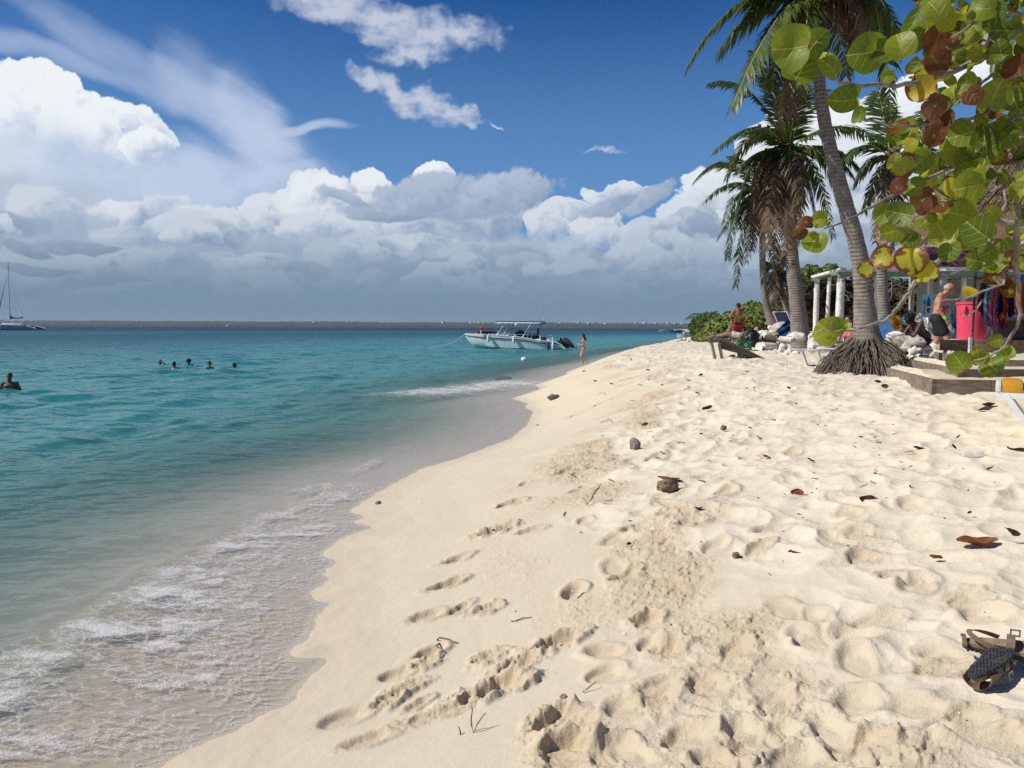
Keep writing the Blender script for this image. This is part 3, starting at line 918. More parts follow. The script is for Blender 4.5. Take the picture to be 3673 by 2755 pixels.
def trunk_material():
    m, nb, out = new_mat('palm_trunk')
    co = nb.objco()
    sx = nb.node('ShaderNodeSeparateXYZ'); nb.l.new(co, sx.inputs[0])
    z = S(nb, sx.outputs[2])
    n = nb.noise(co, 5, 5, 0.6)
    w = nb.m('SINE', (z+(n-0.5)*0.06)*88.0)
    ring = w.sm(0.55, 0.95)
    streak = nb.noise(nb.mapv(co, scale=(16, 16, 2.0)), 2.0, 4, 0.6)
    c = nb.mix(n.sm(0.3, 0.7), (0.155, 0.130, 0.108), (0.26, 0.228, 0.195))
    n2t = nb.noise(co, 1.7, 3, 0.6).sm(0.35, 0.65)
    c = nb.mix(streak.sm(0.45, 0.7)*0.5, c, (0.33, 0.295, 0.255))
    c = nb.mix(ring*(0.08+n2t*0.34), c, (0.11, 0.085, 0.065))
    p = nb.node('ShaderNodeBsdfPrincipled'); nb.put(p.inputs['Base Color'], c)
    p.inputs['Roughness'].default_value = 0.9; p.inputs['Specular IOR Level'].default_value = 0.15
    nb.put(p.inputs['Normal'], nb.bump(w*(0.1+n2t*0.4)+streak*0.8+n*0.5, 0.7, 0.02))
    nb.l.new(p.outputs[0], out.inputs[0])
trunk_material()

def bez(a, b, c, t): return a*(1-t)**2+b*(2*t*(1-t))+c*t*t

class LeafMesh:
    """quads and small polygons with a per-leaf 'hue' value"""
    def __init__(s): s.mb = MB(); s.h = []
    def add(s, vs, fs, hue, mi=0):
        s.mb.cur = mi; s.mb.add(vs, fs); s.h += [hue]*len(vs)
    def build(s, name, mats, parent=None, smooth=False):
        o = s.mb.build(name, mats, parent, smooth=smooth)
        a = o.data.attributes.new('hue', 'FLOAT', 'POINT'); a.data.foreach_set('value', np.array(s.h, np.float32))
        return o

def frond(parent, base, ctrl, tip, width=0.5, n=46, dead=False, hue=0.3, hv=0.2, seed=0, droop=0.5, thick=0.022, ragged=0.1, name='frond'):
    rs = random.Random(seed); n = int(n*1.45); width *= 1.25
    L = LeafMesh()
    N = 14
    pts = [bez(base, ctrl, tip, i/N) for i in range(N+1)]
    o = len(L.mb.v)
    L.mb.cur = 1
    L.mb.tube(pts, [thick*(1-0.85*i/N) for i in range(N+1)], 5)
    L.h += [0.6]*(len(L.mb.v)-o)
    length = sum((pts[i+1]-pts[i]).length for i in range(N))
    G_ = Vector((0, 0, -1))
    for i in range(n):
        t = 0.10+0.90*(i+rs.random()*0.6)/n
        p = bez(base, ctrl, tip, min(t, 1.0)); q = bez(base, ctrl, tip, min(t+0.02, 1.02))
        T = (q-p).normalized()
        side = T.cross(Vector((0, 0, 1)))
        if side.length < 0.12: side = Vector((1, 0.3, 0))-T*T.x
        side.normalize()
        prof = (0.35+0.65*math.sin(math.pi*min(1, t*0.82+0.14)))
        for sg in (-1, 1):
            if rs.random() < ragged: continue
            l = width*prof*rs.uniform(0.75, 1.12)*(0.5 if dead and rs.random() < 0.25 else 1)
            d = (side*sg*rs.uniform(0.6, 0.95)+T*rs.uniform(0.45, 0.75)+G_*droop*rs.uniform(0.1, 0.7)).normalized()
            d2 = (d*0.8+G_*droop*rs.uniform(0.35, 1.0)+T*0.15).normalized()
            wv = T*(0.030+0.012*rs.random())*(length/2.5)**0.3
            m1 = p+d*l*0.5; e = m1+d2*l*0.5
            L.add([p-wv*0.5, p+wv*0.5, m1+wv, m1-wv, e], [(0, 1, 2, 3), (3, 2, 4)], max(0, min(1, hue+rs.gauss(0, hv)+(0.25 if t > 0.85 and rs.random() < 0.3 else 0))))
    return L.build(name, ['palm_dead' if dead else 'palm_green', 'rachis_dead' if dead else 'rachis_green'], parent)

DEAD = dict(dead=True, hue=0.45, hv=0.25, droop=1.2, ragged=0.15)
def palm(label, group, d, trunk_px, radii, crown_px, fronds, seed=0, nut=False, skirt=0, zbase=None, lean_d=0.0):
    base = at(*trunk_px[0], d)
    root = thing('palm_tree', label, 'palm tree', base, 0, group)
    pts = [at(px, py, d+lean_d*i/(len(trunk_px)-1)) for i, (px, py) in enumerate(trunk_px)]
    # smooth through the points
    P = []; Rr = []
    n = len(pts)
    for i in range(n-1):
        p0, p1, p2, p3 = pts[max(i-1, 0)], pts[i], pts[i+1], pts[min(i+2, n-1)]
        for k in range(5):
            t = k/5
            P.append(0.5*((2*p1)+(-p0+p2)*t+(2*p0-5*p1+4*p2-p3)*t*t+(-p0+3*p1-3*p2+p3)*t*t*t))
            Rr.append(radii[i]*(1-t)+radii[i+1]*t)
    P.append(pts[-1]); Rr.append(radii[-1])
    mb = MB(); mb.tube(P, Rr, 16, jitter=0.035)
    mb.build('trunk', 'palm_trunk', root)
    rs = random.Random(seed)
    c = at(*crown_px, d+lean_d)
    for k in range(skirt):
        an = rs.uniform(0, 6.28); L_ = rs.uniform(1.2, 2.3); dz = rs.uniform(.5, 1.0)
        hv_ = Vector((math.cos(an), math.sin(an), 0)); live = rs.random() < .35
        cc = c+hv_*L_*.55+Vector((0, 0, rs.uniform(.1, .5) if live else rs.uniform(-.3, .15))); ee = c+hv_*L_*(.85 if live else rs.uniform(.3, .6))+Vector((0, 0, -L_*dz*(.55 if live else 1.05)))
        frond(root, c, cc, ee, seed=seed*1000+k, **(dict(width=.5, hue=.22, droop=.9) if live else DEAD | dict(width=.5, n=52, hue=rs.uniform(.3, .6))))
    hb = MB()
    for k in range(26):
        an = rs.uniform(0, 6.28)
        a = c+Vector((math.cos(an)*0.07, math.sin(an)*0.07, rs.uniform(-0.45, 0.1)))
        hb.tube([a, a+Vector((math.cos(an)*0.12, math.sin(an)*0.12, rs.uniform(0.12, 0.3)))], [0.05, 0.02], 5)
    hb.blob(c, (0.16, 0.16, 0.32), 2, 0.25, seed)
    hb.build('crown_heart', 'rachis_dead', root)
    for i, f in enumerate(fronds):
        (cx, cy), (tx, ty), dc, dt = f[0], f[1], f[2], f[3]
        kw = dict(f[4]) if len(f) > 4 else {}
        frond(root, c+Vector((rs.uniform(-.05, .05), rs.uniform(-.05, .05), rs.uniform(-.1, .1))), at(cx, cy, d+lean_d+dc), at(tx, ty, d+lean_d+dt), seed=seed*100+i, **kw)
    return root

GP = 'coconut palms on the beach'
# P1: the tall leaning palm with the root skirt
p1 = palm('tall leaning coconut palm rising from a wide skirt of exposed roots', GP, 14.0,
     [(3112, 1290), (3106, 1180), (3098, 1060), (3086, 940), (3060, 830), (3020, 690), (2985, 560), (2955, 420), (2938, 280), (2925, 100), (2918, -20)],
     [.36, .215, .165, .150, .142, .132, .120, .108, .10, .095, .10], (2918, -30),
     [((2650, -110), (2468, 235), -0.3, -0.2, dict(width=.50, n=60, hue=.38)),
      ((2790, -30), (2620, 395), -0.6, -0.8, dict(width=.62, n=64, hue=.50, hv=.25, droop=.7)),
      ((2890, 20), (2870, 330), -0.9, -1.0, dict(width=.50, n=50, hue=.5, droop=.9)),
      ((3120, -150), (3245, 165), -0.6, -0.5, dict(width=.60, n=60, hue=.55, droop=.9)),
      ((3200, -180), (3195, 500), 0.6, 0.8, dict(width=.46, n=60, hue=.35, droop=1.0)),
      ((2830, 120), (2800, 470), 0.3, 0.3, DEAD | dict(width=.5, n=56)),
      ((2850, 160), (2840, 420), 0.5, 0.6, DEAD | dict(width=.5, n=50)),
      ((2790, 60), (2770, 330), 0.6, 0.9, dict(width=.5, n=50, hue=.2, droop=1.0)),
      ((3010, -40), (3085, 220), 0.2, 0.1, DEAD | dict(width=.35, n=44)),
      ((2700, -250), (2500, -120), 0.3, 0.6, dict(width=.5)), ((2950, -400), (3000, -700), 0, 0.4, dict(width=.5)),
      ((3150, -330), (3420, -240), 0.4, 0.8, dict(width=.5)), ((2760, -350), (2650, -560), -.4, -.8, dict(width=.5)), ((2960, -200), (3100, -320), -1.6, -2.6, dict(width=.5)),
      ((2900, -150), (2860, -250), 2.0, 2.6, dict(width=.5))], seed=1, skirt=9)
# its skirt of roots
rb = MB(); rs = random.Random(12)
c0 = at(3108, 1215, 14.0); gz = zs(c0.x, c0.y)
for k in range(1100):
    an = rs.uniform(0, 2*math.pi)
    top = Vector((c0.x+math.cos(an)*rs.uniform(0.10, 0.24), c0.y+math.sin(an)*rs.uniform(0.10, 0.24), gz+rs.uniform(0.38, 0.68)))
    rad = rs.uniform(0.50, 0.86)
    a2 = an+rs.gauss(0, 0.10)
    end = Vector((c0.x+math.cos(a2)*rad, c0.y+math.sin(a2)*rad, gz+rs.uniform(-0.06, 0.05)))
    mid = top.lerp(end, 0.55)+Vector((math.cos(a2)*0.03, math.sin(a2)*0.03, rs.uniform(0.0, 0.10)))
    q = end+Vector((math.cos(a2)*0.06, math.sin(a2)*0.06, -0.03))
    r0 = rs.uniform(0.006, 0.012)
    wig = lambda p, q_: p+Vector((rs.gauss(0, q_), rs.gauss(0, q_), rs.gauss(0, q_*.6)))
    rb.tube([top, wig(top.lerp(mid, .5), .022), wig(mid, .03), wig(mid.lerp(end, .5)+Vector((0, 0, .03)), .028), end, wig(q, .03)], [r0*1.2, r0*1.1, r0, r0*.95, r0*0.9, r0*0.5], 4, cap=False)
rb.lathe([(0.62, gz-0.05), (0.42, gz+0.22), (0.26, gz+0.48), (0.19, gz+0.74)], (c0.x, c0.y, 0), 20)
rb.build('root_skirt', 'palm_root', p1)

GPM = dict(width=.48, n=46)
p2 = palm('thick grey coconut palm with a brown dead frond skirt behind the white painted logs', GP, 22.0,
     [(2882, 1262), (2872, 1210), (2862, 1110), (2845, 960), (2832, 820), (2824, 690), (2828, 560)],
     [.36, .27, .22, .185, .165, .150, .14], (2830, 545),
     [((2720, 250), (2545, 300), .5, .8, dict(width=.45, hue=.2)), ((2740, 360), (2562, 545), -.5, -.8, dict(width=.6, n=56, hue=.22)),
      ((2690, 380), (2600, 650), .8, 1.2, dict(width=.55, hue=.18)), ((2790, 330), (2720, 220), .6, 1.2, dict(width=.5, hue=.15)), ((2880, 330), (2960, 320), .9, 1.8, dict(width=.5, hue=.2)),
      ((3000, 380), (3190, 520), .2, .5, dict(width=.55, hue=.35)), ((2960, 440), (3015, 770), -.8, -1.0, dict(width=.62, n=54, hue=.62, hv=.2, droop=.7)),
      ((2930, 520), (2990, 850), .5, .6, dict(width=.5, hue=.4, droop=.8)), ((2770, 430), (2690, 470), -1.2, -2.2, dict(width=.5, hue=.2)),
      ((2870, 470), (2880, 760), -1.4, -1.6, DEAD | dict(width=.5)), ((2900, 560), (2930, 800), -.2, -.2, DEAD | dict(width=.5)),
      ((2760, 560), (2755, 900), -.6, -.9, DEAD | dict(width=.62, n=60)), ((2790, 620), (2775, 1010), -.3, -.5, DEAD | dict(width=.55, n=64, hue=.55)),
      ((2830, 640), (2815, 960), -.9, -1.1, DEAD | dict(width=.5, n=60)), ((2800, 600), (2735, 820), .2, .1, DEAD | dict(width=.55, n=50)), ((2850, 640), (2860, 880), .4, .5, DEAD | dict(width=.45)),
      ((2700, 470), (2640, 760), .3, .5, dict(width=.5, hue=.2, droop=.9)), ((2830, 330), (2700, 180), 1.2, 2.4, dict(width=.5, hue=.1)), ((2870, 300), (2850, 240), -1, -2, dict(width=.5, hue=.15))], seed=2, skirt=14)
p3 = palm('slim grey coconut palm standing at the edge of the green bush', GP, 30.0,
     [(2785, 1178), (2764, 1140), (2746, 1080), (2736, 960), (2734, 820), (2728, 700)],
     [.26, .18, .135, .12, .115, .11], (2726, 692),
     [((2600, 500), (2490, 650), .2, .3, dict(width=.6, n=54, hue=.42)), ((2640, 640), (2598, 800), -.5, -.8, dict(width=.6, hue=.2, droop=.8)),
      ((2630, 690), (2610, 930), -.2, -.3, dict(width=.6, n=52, hue=.25, droop=1.)), ((2660, 720), (2640, 1030), .5, .6, dict(width=.6, n=56, hue=.35, hv=.3, droop=1.1)),
      ((2690, 730), (2680, 940), -.6, -.7, DEAD | dict(width=.55)), ((2780, 640), (2830, 790), .3, .5, dict(width=.6, hue=.3)), ((2690, 560), (2620, 560), .8, 1.4, dict(width=.55, hue=.2)),
      ((2740, 560), (2790, 520), .8, 1.6, dict(width=.55, hue=.2)), ((2710, 760), (2700, 900), .8, .9, DEAD | dict(width=.5)), ((2660, 700), (2570, 860), .6, .9, dict(width=.55, hue=.2, droop=.9)),
      ((2640, 600), (2530, 720), -.9, -1.4, dict(width=.5, hue=.25, droop=.8))], seed=3, skirt=8)
p4 = palm('short bent palm half hidden behind the thick grey palm, its dark fronds hanging', GP, 30.5,
     [(2842, 1180), (2832, 1140), (2814, 1080), (2800, 1030), (2794, 990)], [.17, .13, .115, .11, .11], (2793, 984),
     [((2760, 930), (2748, 1075), -.4, -.5, dict(width=.5, hue=.15, droop=1.1)), ((2780, 940), (2775, 1110), -.8, -.9, DEAD | dict(width=.5)), ((2810, 930), (2835, 1080), -.3, -.4, dict(width=.5, hue=.12, droop=1.1)),
      ((2770, 900), (2735, 990), .4, .6, dict(width=.5, hue=.2)), ((2800, 870), (2840, 900), .8, 1.2, dict(width=.5, hue=.15)), ((2830, 940), (2880, 1040), .4, .6, dict(width=.5, hue=.2, droop=.9)),
      ((2790, 960), (2800, 1120), -.7, -.8, DEAD | dict(width=.45))], seed=4)
p5 = palm('slender palm with green fronds and a tattered brown skirt, beyond the tall leaning palm', GP, 20.0,
     [(3176, 1175), (3170, 1100), (3164, 1000), (3164, 850), (3176, 700), (3196, 580)], [.2, .15, .13, .12, .115, .11], (3198, 572),
     [((3100, 470), (3032, 575), -.2, -.3, dict(width=.5, n=50, hue=.15)), ((3120, 540), (3062, 665), .4, .6, dict(width=.45, hue=.2)), ((3160, 640), (3140, 870), -.4, -.5, DEAD | dict(width=.4)),
      ((3190, 660), (3200, 900), -.3, -.3, DEAD | dict(width=.4)), ((3300, 470), (3400, 600), .3, .5, dict(width=.5, hue=.2)), ((3260, 600), (3330, 830), -.2, -.3, dict(width=.45, hue=.2, droop=.9)),
      ((3170, 400), (3150, 330), .6, 1.2, dict(width=.5, hue=.2)), ((3250, 420), (3330, 380), .6, 1.0, dict(width=.5, hue=.2)), ((3140, 600), (3100, 760), .5, .8, dict(width=.4, hue=.2, droop=.9)),
      ((3230, 640), (3240, 840), .3, .4, DEAD | dict(width=.4))], seed=5)

def leaf_poly(c, nrm, r, rs, n=6, elong=1.0):
    a, b = frame_from(nrm)
    ph = rs.uniform(0, 6.28)
    return [c+a*(math.cos(ph+2*math.pi*k/n)*r*elong)+b*(math.sin(ph+2*math.pi*k/n)*r)+nrm*(r*0.18*((k % 2)-0.5)) for k in range(n)]

def bush(name, label, cat, blobs, count, leaf, mat='bush_leaf', twigs=30, seed=0, group=None, elong=1.0, nsides=6, up=0.45, huem=.45, huev=.2, shell=0.55, base=None):
    """blobs = [(centre, (rx, ry, rz))]: leaves crowd the outer part of each lump, with twigs within"""
    rs = random.Random(seed)
    b0 = base or Vector((blobs[0][0].x, blobs[0][0].y, zs(blobs[0][0].x, blobs[0][0].y)))
    root = thing(name, label, cat, b0, 0, group)
    L = LeafMesh()
    tot = sum(r[0]*r[2]+r[1]*r[2] for _, r in blobs)
    for c, r in blobs:
        for k in range(int(count*(r[0]*r[2]+r[1]*r[2])/tot)):
            d = Vector((rs.gauss(0, 1), rs.gauss(0, 1), rs.gauss(0, 1))).normalized()
            q = (1-shell*rs.random()**1.6)*(1+0.12*math.sin(d.x*7+seed)*math.cos(d.z*6+d.y*5))
            p = c+Vector((d.x*r[0], d.y*r[1], d.z*r[2]))*q
            g = zs(p.x, p.y) if (k % 8 == 0 or p.z < b0.z+0.3) else -9
            if p.z < g: continue
            nrm = (d+Vector((rs.gauss(0, .6), rs.gauss(0, .6), rs.gauss(0, .6)+up))).normalized()
            l = leaf*rs.uniform(0.6, 1.25)
            vs = leaf_poly(p, nrm, l, rs, nsides, elong)
            L.add(vs, [tuple(range(len(vs)))], max(0, min(1, rs.gauss(huem, huev))))
    L.build('foliage', [mat], root)
    tb = MB()
    if not twigs: return root
    for k in range(twigs):
        c, r = rs.choice(blobs)
        a = Vector((c.x+rs.uniform(-.5, .5)*r[0], c.y+rs.uniform(-.5, .5)*r[1], b0.z))
        d = Vector((rs.gauss(0, 1), rs.gauss(0, 1), abs(rs.gauss(0.4, 1)))).normalized()
        e = c+Vector((d.x*r[0], d.y*r[1], d.z*r[2]))*rs.uniform(0.8, 1.05)
        m = a.lerp(e, 0.5)+Vector((rs.gauss(0, .2), rs.gauss(0, .2), rs.gauss(0, .2)))*min(r)
        tb.tube([a, m, e], [0.03, 0.018, 0.006], 5, cap=False)
    tb.build('stems', 'dry_twig', root)
    return root

def E3(px, py, d, rxp, rzp, ry):
    """a lump given by its photo centre and half sizes in photo pixels, with depth half size in metres"""
    c = at(px, py, d); return (c, (rxp*d/FPX, ry, rzp*d/FPX))
GB = 'beach bushes beyond the palms'
bush('sea_grape_bush', 'big green bush of round yellow-green leaves behind the man in red shorts', 'bush',
     [E3(2690, 1170, 44, 78, 78, 3), E3(2620, 1185, 44, 60, 62, 2.5), E3(2740, 1180, 45, 50, 80, 2.5), E3(2575, 1195, 45, 55, 50, 2.5), E3(2660, 1215, 42, 90, 30, 2), E3(2540, 1215, 44, 50, 26, 2), E3(2700, 1110, 45, 34, 30, 1.2), E3(2755, 1120, 46, 26, 40, 1.2)],
     9000, 0.115, twigs=50, seed=21, group=GB, huem=.6, huev=.22, base=Vector((at(2640, 1200, 44).x, 44, 1.15)))
bush('shore_shrub', 'darker shrub beyond the round-leaved bush, reaching towards the water', 'bush',
     [E3(2545, 1160, 75, 34, 42, 4), E3(2515, 1185, 78, 26, 36, 4), E3(2505, 1170, 90, 18, 30, 4)], 3000, 0.13, twigs=0, seed=22, group=GB, huem=.25, base=Vector((at(2530, 1180, 76).x, 76, 1.1)))
# small far palms by the point
for i, (px, py, h, d) in enumerate(((2487, 1140, 55, 170), (2500, 1128, 62, 180))):
    c = at(px, py, d)
    r = thing('palm_tree', ('tiny far palm at the point, left of its taller twin', 'tiny far palm at the point, right of its shorter twin')[i], 'palm tree', (c.x, c.y, 0.6), 0, 'far palms on the point')
    mb = MB(); mb.tube([Vector((c.x, c.y, 0.6)), Vector((c.x-0.2, c.y, c.z*0.5)), c], [.2, .15, .12], 8); mb.build('trunk', 'palm_trunk', r)
    for k in range(9):
        an = k*0.7+i; dv_ = Vector((math.cos(an), math.sin(an), 0))
        frond(r, c, c+dv_*1.0+Vector((0, 0, 0.7)), c+dv_*1.9+Vector((0, 0, -0.4)), width=.7, n=16, hue=.15, seed=900+i*20+k)
# the brown tangled thicket behind the pergola
GT = 'dry thicket behind the pergola'
th = [([E3(2930, 1090, 33, 120, 95, 2), E3(2890, 1120, 32, 70, 70, 1.5)], 'dry brown thicket between the thick palm and the white posts', .35),
      ([E3(3130, 1090, 31, 140, 105, 2), E3(3060, 1120, 30, 90, 70, 1.5)], 'dry brown thicket behind the tall leaning palm trunk', .3),
      ([E3(3330, 1090, 29, 130, 105, 2), E3(3420, 1110, 28, 90, 90, 1.5)], 'tangled brown thicket of bare vines behind the old man', .25),
      ([E3(3600, 1060, 30, 160, 130, 2)], 'dark thicket behind the hanging sarongs', .3)]
for i, (bl, lab, hm) in enumerate(th):
    t_ = bush('thicket', lab, 'thicket', bl, 5200, 0.085, 'thicket_leaf', 40, 30+i, GT, 1.5, 5, huem=hm, huev=.22, shell=.5, base=Vector((bl[0][0].x, bl[0][0].y, 1.25)))
    vb = MB(); rs = random.Random(60+i)
    for k in range(70):
        c, r = rs.choice(bl)
        a = c+Vector((rs.uniform(-1, 1)*r[0], -r[1]*rs.uniform(.75, 1.1), rs.uniform(-.2, .9)*r[2]))
        pts = [a]; d = Vector((rs.gauss(0, 1), rs.gauss(0, .3), rs.gauss(-.5, .8))).normalized()
        for q in range(6):
            d = (d+Vector((rs.gauss(0, .55), rs.gauss(0, .2), rs.gauss(0, .5)))).normalized(); pts.append(pts[-1]+d*rs.uniform(.12, .3))
        vb.tube(pts, [rs.uniform(.010, .026)]*7, 4, cap=False)
    vb.build('vines', 'dry_twig', t_)
bush('green_shrub', 'fresh green shrub showing above the dry thicket, left of the first white post', 'bush', [E3(2905, 985, 36, 28, 34, 1), E3(2975, 975, 37, 26, 24, 1), E3(2940, 1000, 36, 50, 24, 1)], 1500, 0.12, seed=71, twigs=10, group=GB, huem=.45,
     base=Vector((at(2905, 985, 36).x, 36, 1.3)))

# ================================================================ SEA GRAPE TREE (close, top right)
def grape_material():
    m, nb, out = new_mat('grape_leaf')
    lu, lv, hue, age, seed = (nb.attr(k) for k in ('lu', 'lv', 'hue', 'age', 'lseed'))
    vec = nb.vec(lu, lv, seed*9.0)
    n = nb.noise(vec, 1.6, 4, 0.55); n2 = nb.noise(vec, 5.5, 3, 0.6)
    g = nb.ramp(hue, [(0, (0.050, 0.082, 0.010)), (0.35, (0.120, 0.172, 0.016)), (0.65, (0.235, 0.270, 0.026)), (0.85, (0.40, 0.36, 0.035)), (1, (0.55, 0.36, 0.03))])
    g = nb.mix((n2-0.35).sat()*0.6, g, (0.10, 0.15, 0.015))
    # veins: a midrib with pairs of side veins
    rib = lu.abs().sm(0.045, 0.012)
    ph = (lv-lu.abs()*0.55)*2.2
    fr = nb.m('FRACT', ph+0.1)
    side = (fr-0.5).abs().sm(0.40, 0.49)*lu.abs().sm(0.95, 0.5)
    g = nb.mix((rib*0.9+side*0.42).min(1.0), g, (0.42, 0.40, 0.10))
    g = nb.mix(rib*lv.sm(0.1, -0.7)*0.7, g, (0.30, 0.07, 0.035))
    rr = (lu*lu+lv*lv).pow(0.5)
    scorch = (n*1.3+rr*0.75-0.62+(age-0.5)*1.3)
    br = nb.ramp(n*0.6+n2*0.4, [(0.3, (0.065, 0.022, 0.010)), (0.55, (0.15, 0.055, 0.022)), (0.8, (0.27, 0.12, 0.05))])
    c = nb.mix(scorch.sm(0.62, 0.72), g, br)
    spots = nb.voro(vec, 3.6).sm(0.12, 0.07)*nb.noise(vec, 0.9, 1, 0.5).sm(0.5, 0.62)
    c = nb.mix(spots*0.85, c, (0.05, 0.025, 0.012))
    p = nb.node('ShaderNodeBsdfPrincipled'); nb.put(p.inputs['Base Color'], c)
    p.inputs['Roughness'].default_value = 0.42; p.inputs['Specular IOR Level'].default_value = 0.35
    nb.put(p.inputs['Normal'], nb.bump(side*0.6+rib+n2*0.5, 0.35, 0.01))
    t = nb.node('ShaderNodeBsdfTranslucent'); nb.put(t.inputs[0], nb.mix(1.0, c, (1.9, 1.85, 0.8), 'MULTIPLY'))
    mx = nb.node('ShaderNodeMixShader'); mx.inputs[0].default_value = 0.45
    nb.l.new(p.outputs[0], mx.inputs[1]); nb.l.new(t.outputs[0], mx.inputs[2]); nb.l.new(mx.outputs[0], out.inputs[0])
grape_material()
pmat('grape_bark', (0.27, 0.235, 0.20), 0.9, 0.45, 18, 0.5, 90, 0.004)

GV, GF, GA = [], [], {k: [] for k in ('lu', 'lv', 'hue', 'age', 'lseed')}
GVB = [Vector((0, 0, 0))]
def grape_leaf(c, nrm, stem, r, hue, age, rs, asp=1.0, fold=0.15, cup=0.15):
    """round leathery leaf: c centre, nrm facing, stem = direction of its base"""
    nrm = nrm.normalized()
    st = (stem-nrm*stem.dot(nrm)).normalized(); sd = st.cross(nrm).normalized()
    o = len(GV); nr, na = 4, 22; sh = rs.random()
    wob = [rs.uniform(0, 6.28) for _ in range(3)]; bend = rs.uniform(-.5, .45); tw = rs.uniform(-.35, .35)
    def pt(u, v):
        z = -fold*abs(u)*-1.0*1.0+cup*(u*u+v*v)*0.6+bend*v*v+tw*u*v+0.05*math.sin(3*u+wob[0])*math.sin(2.5*v+wob[1])
        return c+sd*(u*r*asp)-st*(v*r)+nrm*(z*r)
    GV.append(pt(0, 0)); uvs = [(0, 0)]
    for i in range(1, nr+1):
        for k in range(na):
            an = 2*math.pi*k/na
            u, v = math.sin(an), math.cos(an)
            notch = 1-0.30*math.exp(-((abs(math.atan2(u, -v)))/0.30)**2)
            q = i/nr*(notch if i > 1 else 1)*(1+(0.025*math.sin(5*an+wob[2])+0.03*math.sin(2*an+wob[0]))*(i/nr))
            uvs.append((u*q, v*q)); GV.append(pt(u*q, v*q))
    for u, v in uvs:
        GA['lu'].append(u); GA['lv'].append(v); GA['hue'].append(hue); GA['age'].append(age); GA['lseed'].append(sh)
    for k in range(na):
        a, b = o+1+k, o+1+(k+1) % na
        GF.append((o, a, b, b))
    for i in range(nr-1):
        for k in range(na):
            a = o+1+i*na+k; b = o+1+i*na+(k+1) % na
            GF.append((a, a+na, b+na, b))

# photo point, radius px, hue 0..1 (dark green > yellow), age 0..1 (clean > brown), aspect, [tilt]
GL = [(2848, 174, 76, .55, .1, 1.15), (2903, 184, 56, .4, .15, 1), (2928, 148, 52, .3, .1, .85), (2868, 262, 52, .25, .2, 1.3), (2970, 232, 66, .45, .3, .55), (3113, 190, 70, .42, .2, 1.05), (3163, 182, 60, .3, .3, .7),
      (3185, 271, 27, .6, .25, 1), (3032, 362, 62, .35, .35, .85), (3086, 415, 34, .3, .3, .9), (3312, 318, 52, .95, .42, .95), (3352, 380, 46, .1, .95, 1), (3386, 382, 40, .05, .3, .8), (3567, 343, 62, .5, .2, .95),
      (3384, 442, 46, .5, 1.0, 1.1), (3340, 452, 36, .5, .95, 1), (3352, 486, 42, .2, .95, 1), (3280, 80, 62, .3, .3, .5), (3357, 33, 52, .5, .12, .95), (3400, 72, 42, .75, .35, 1.1), (3524, 33, 54, .5, .15, 1), (3570, 40, 44, .2, .2, .9),
      (3610, 110, 62, .15, .2, .6), (3232, 166, 58, .55, .15, 1), (3290, 140, 50, .3, .35, .8), (3355, 140, 52, .1, 1.0, .85), (3357, 221, 50, .1, 1., 1.1), (3417, 150, 32, .4, .95, .7), (3505, 190, 32, .7, .15, 1), (3589, 182, 40, .2, .4, .95),
      (3646, 243, 48, .5, 1.0, 1), (3489, 343, 40, .2, 1., .9), (3467, 304, 36, .5, .3, 1.2), (3456, 482, 54, .4, .2, 1.1), (3440, 545, 72, .62, .35, .75), (3578, 497, 60, .45, .25, 1.1), (3530, 515, 70, .2, .4, 1), (3240, 592, 50, .7, .55, .95),
      (3304, 575, 50, .3, .3, .9), (3207, 580, 34, .65, .3, .7), (3224, 666, 34, .1, 1., 1), (3307, 721, 54, .15, .97, 1), (3418, 672, 42, .88, .3, .8), (3478, 672, 58, .5, .28, 1.05), (3279, 671, 42, .35, .3, 1), (3185, 771, 54, .45, .2, .8),
      (3202, 832, 48, .45, .15, .9), (3235, 768, 54, .3, .3, .9), (3456, 774, 54, .62, .28, 1.1), (3384, 838, 52, .62, .22, 1), (3445, 845, 62, .48, .2, 1), (3511, 832, 62, .2, .2, .95), (3561, 770, 38, .6, .35, .9), (3406, 903, 40, .2, .2, 1),
      (3168, 925, 50, .8, .62, 1), (3107, 966, 30, .8, .55, 1.1), (3268, 930, 60, .85, .55, 1), (3322, 975, 46, .85, .45, 1), (3500, 937, 40, .3, .4, 1), (3478, 1045, 28, .9, .3, 1), (2942, 787, 36, .55, .3, .9), (2922, 866, 48, .5, .2, 1),
      (2868, 832, 32, .2, .98, .9), (2892, 798, 30, .4, .95, .9), (2975, 1189, 54, .62, .18, 1.15), (3024, 1172, 36, .5, .3, .7), (3441, 1299, 46, .42, .42, 1), (3512, 1277, 38, .6, .4, .95), (3556, 1312, 42, .25, .3, 1.1), (3571, 1223, 30, .35, .4, .85),
      (3608, 1268, 35, .4, .15, .95), (3600, 1010, 30, .7, .9, 1), (3625, 1045, 34, .7, .85, 1), (3560, 1000, 30, .4, .8, 1.1), (3600, 880, 34, .4, .5, 1), (3545, 905, 34, .35, .3, 1.2), (3560, 950, 36, .3, .4, 1.2)]
rs = random.Random(77)
for (px, py, rp, hue, age, asp) in GL:
    d = rs.uniform(3.35, 3.75) if py < 1000 else 4.2
    if px < 3080 and py < 1000: d = 3.45
    c = at(px, py, d)
    view = (CAM-c).normalized()
    nrm = view+Vector((rs.gauss(-0.15, .28), rs.gauss(0, .2), rs.gauss(.12, .28)))
    stem = Vector((rs.gauss(.6, .6), rs.gauss(0, .3), rs.gauss(-.2, .7)))
    grape_leaf(c, nrm, stem, rp*d/FPX*0.94, hue, age, rs, asp, rs.uniform(.02, .30), rs.uniform(-.15, .25))
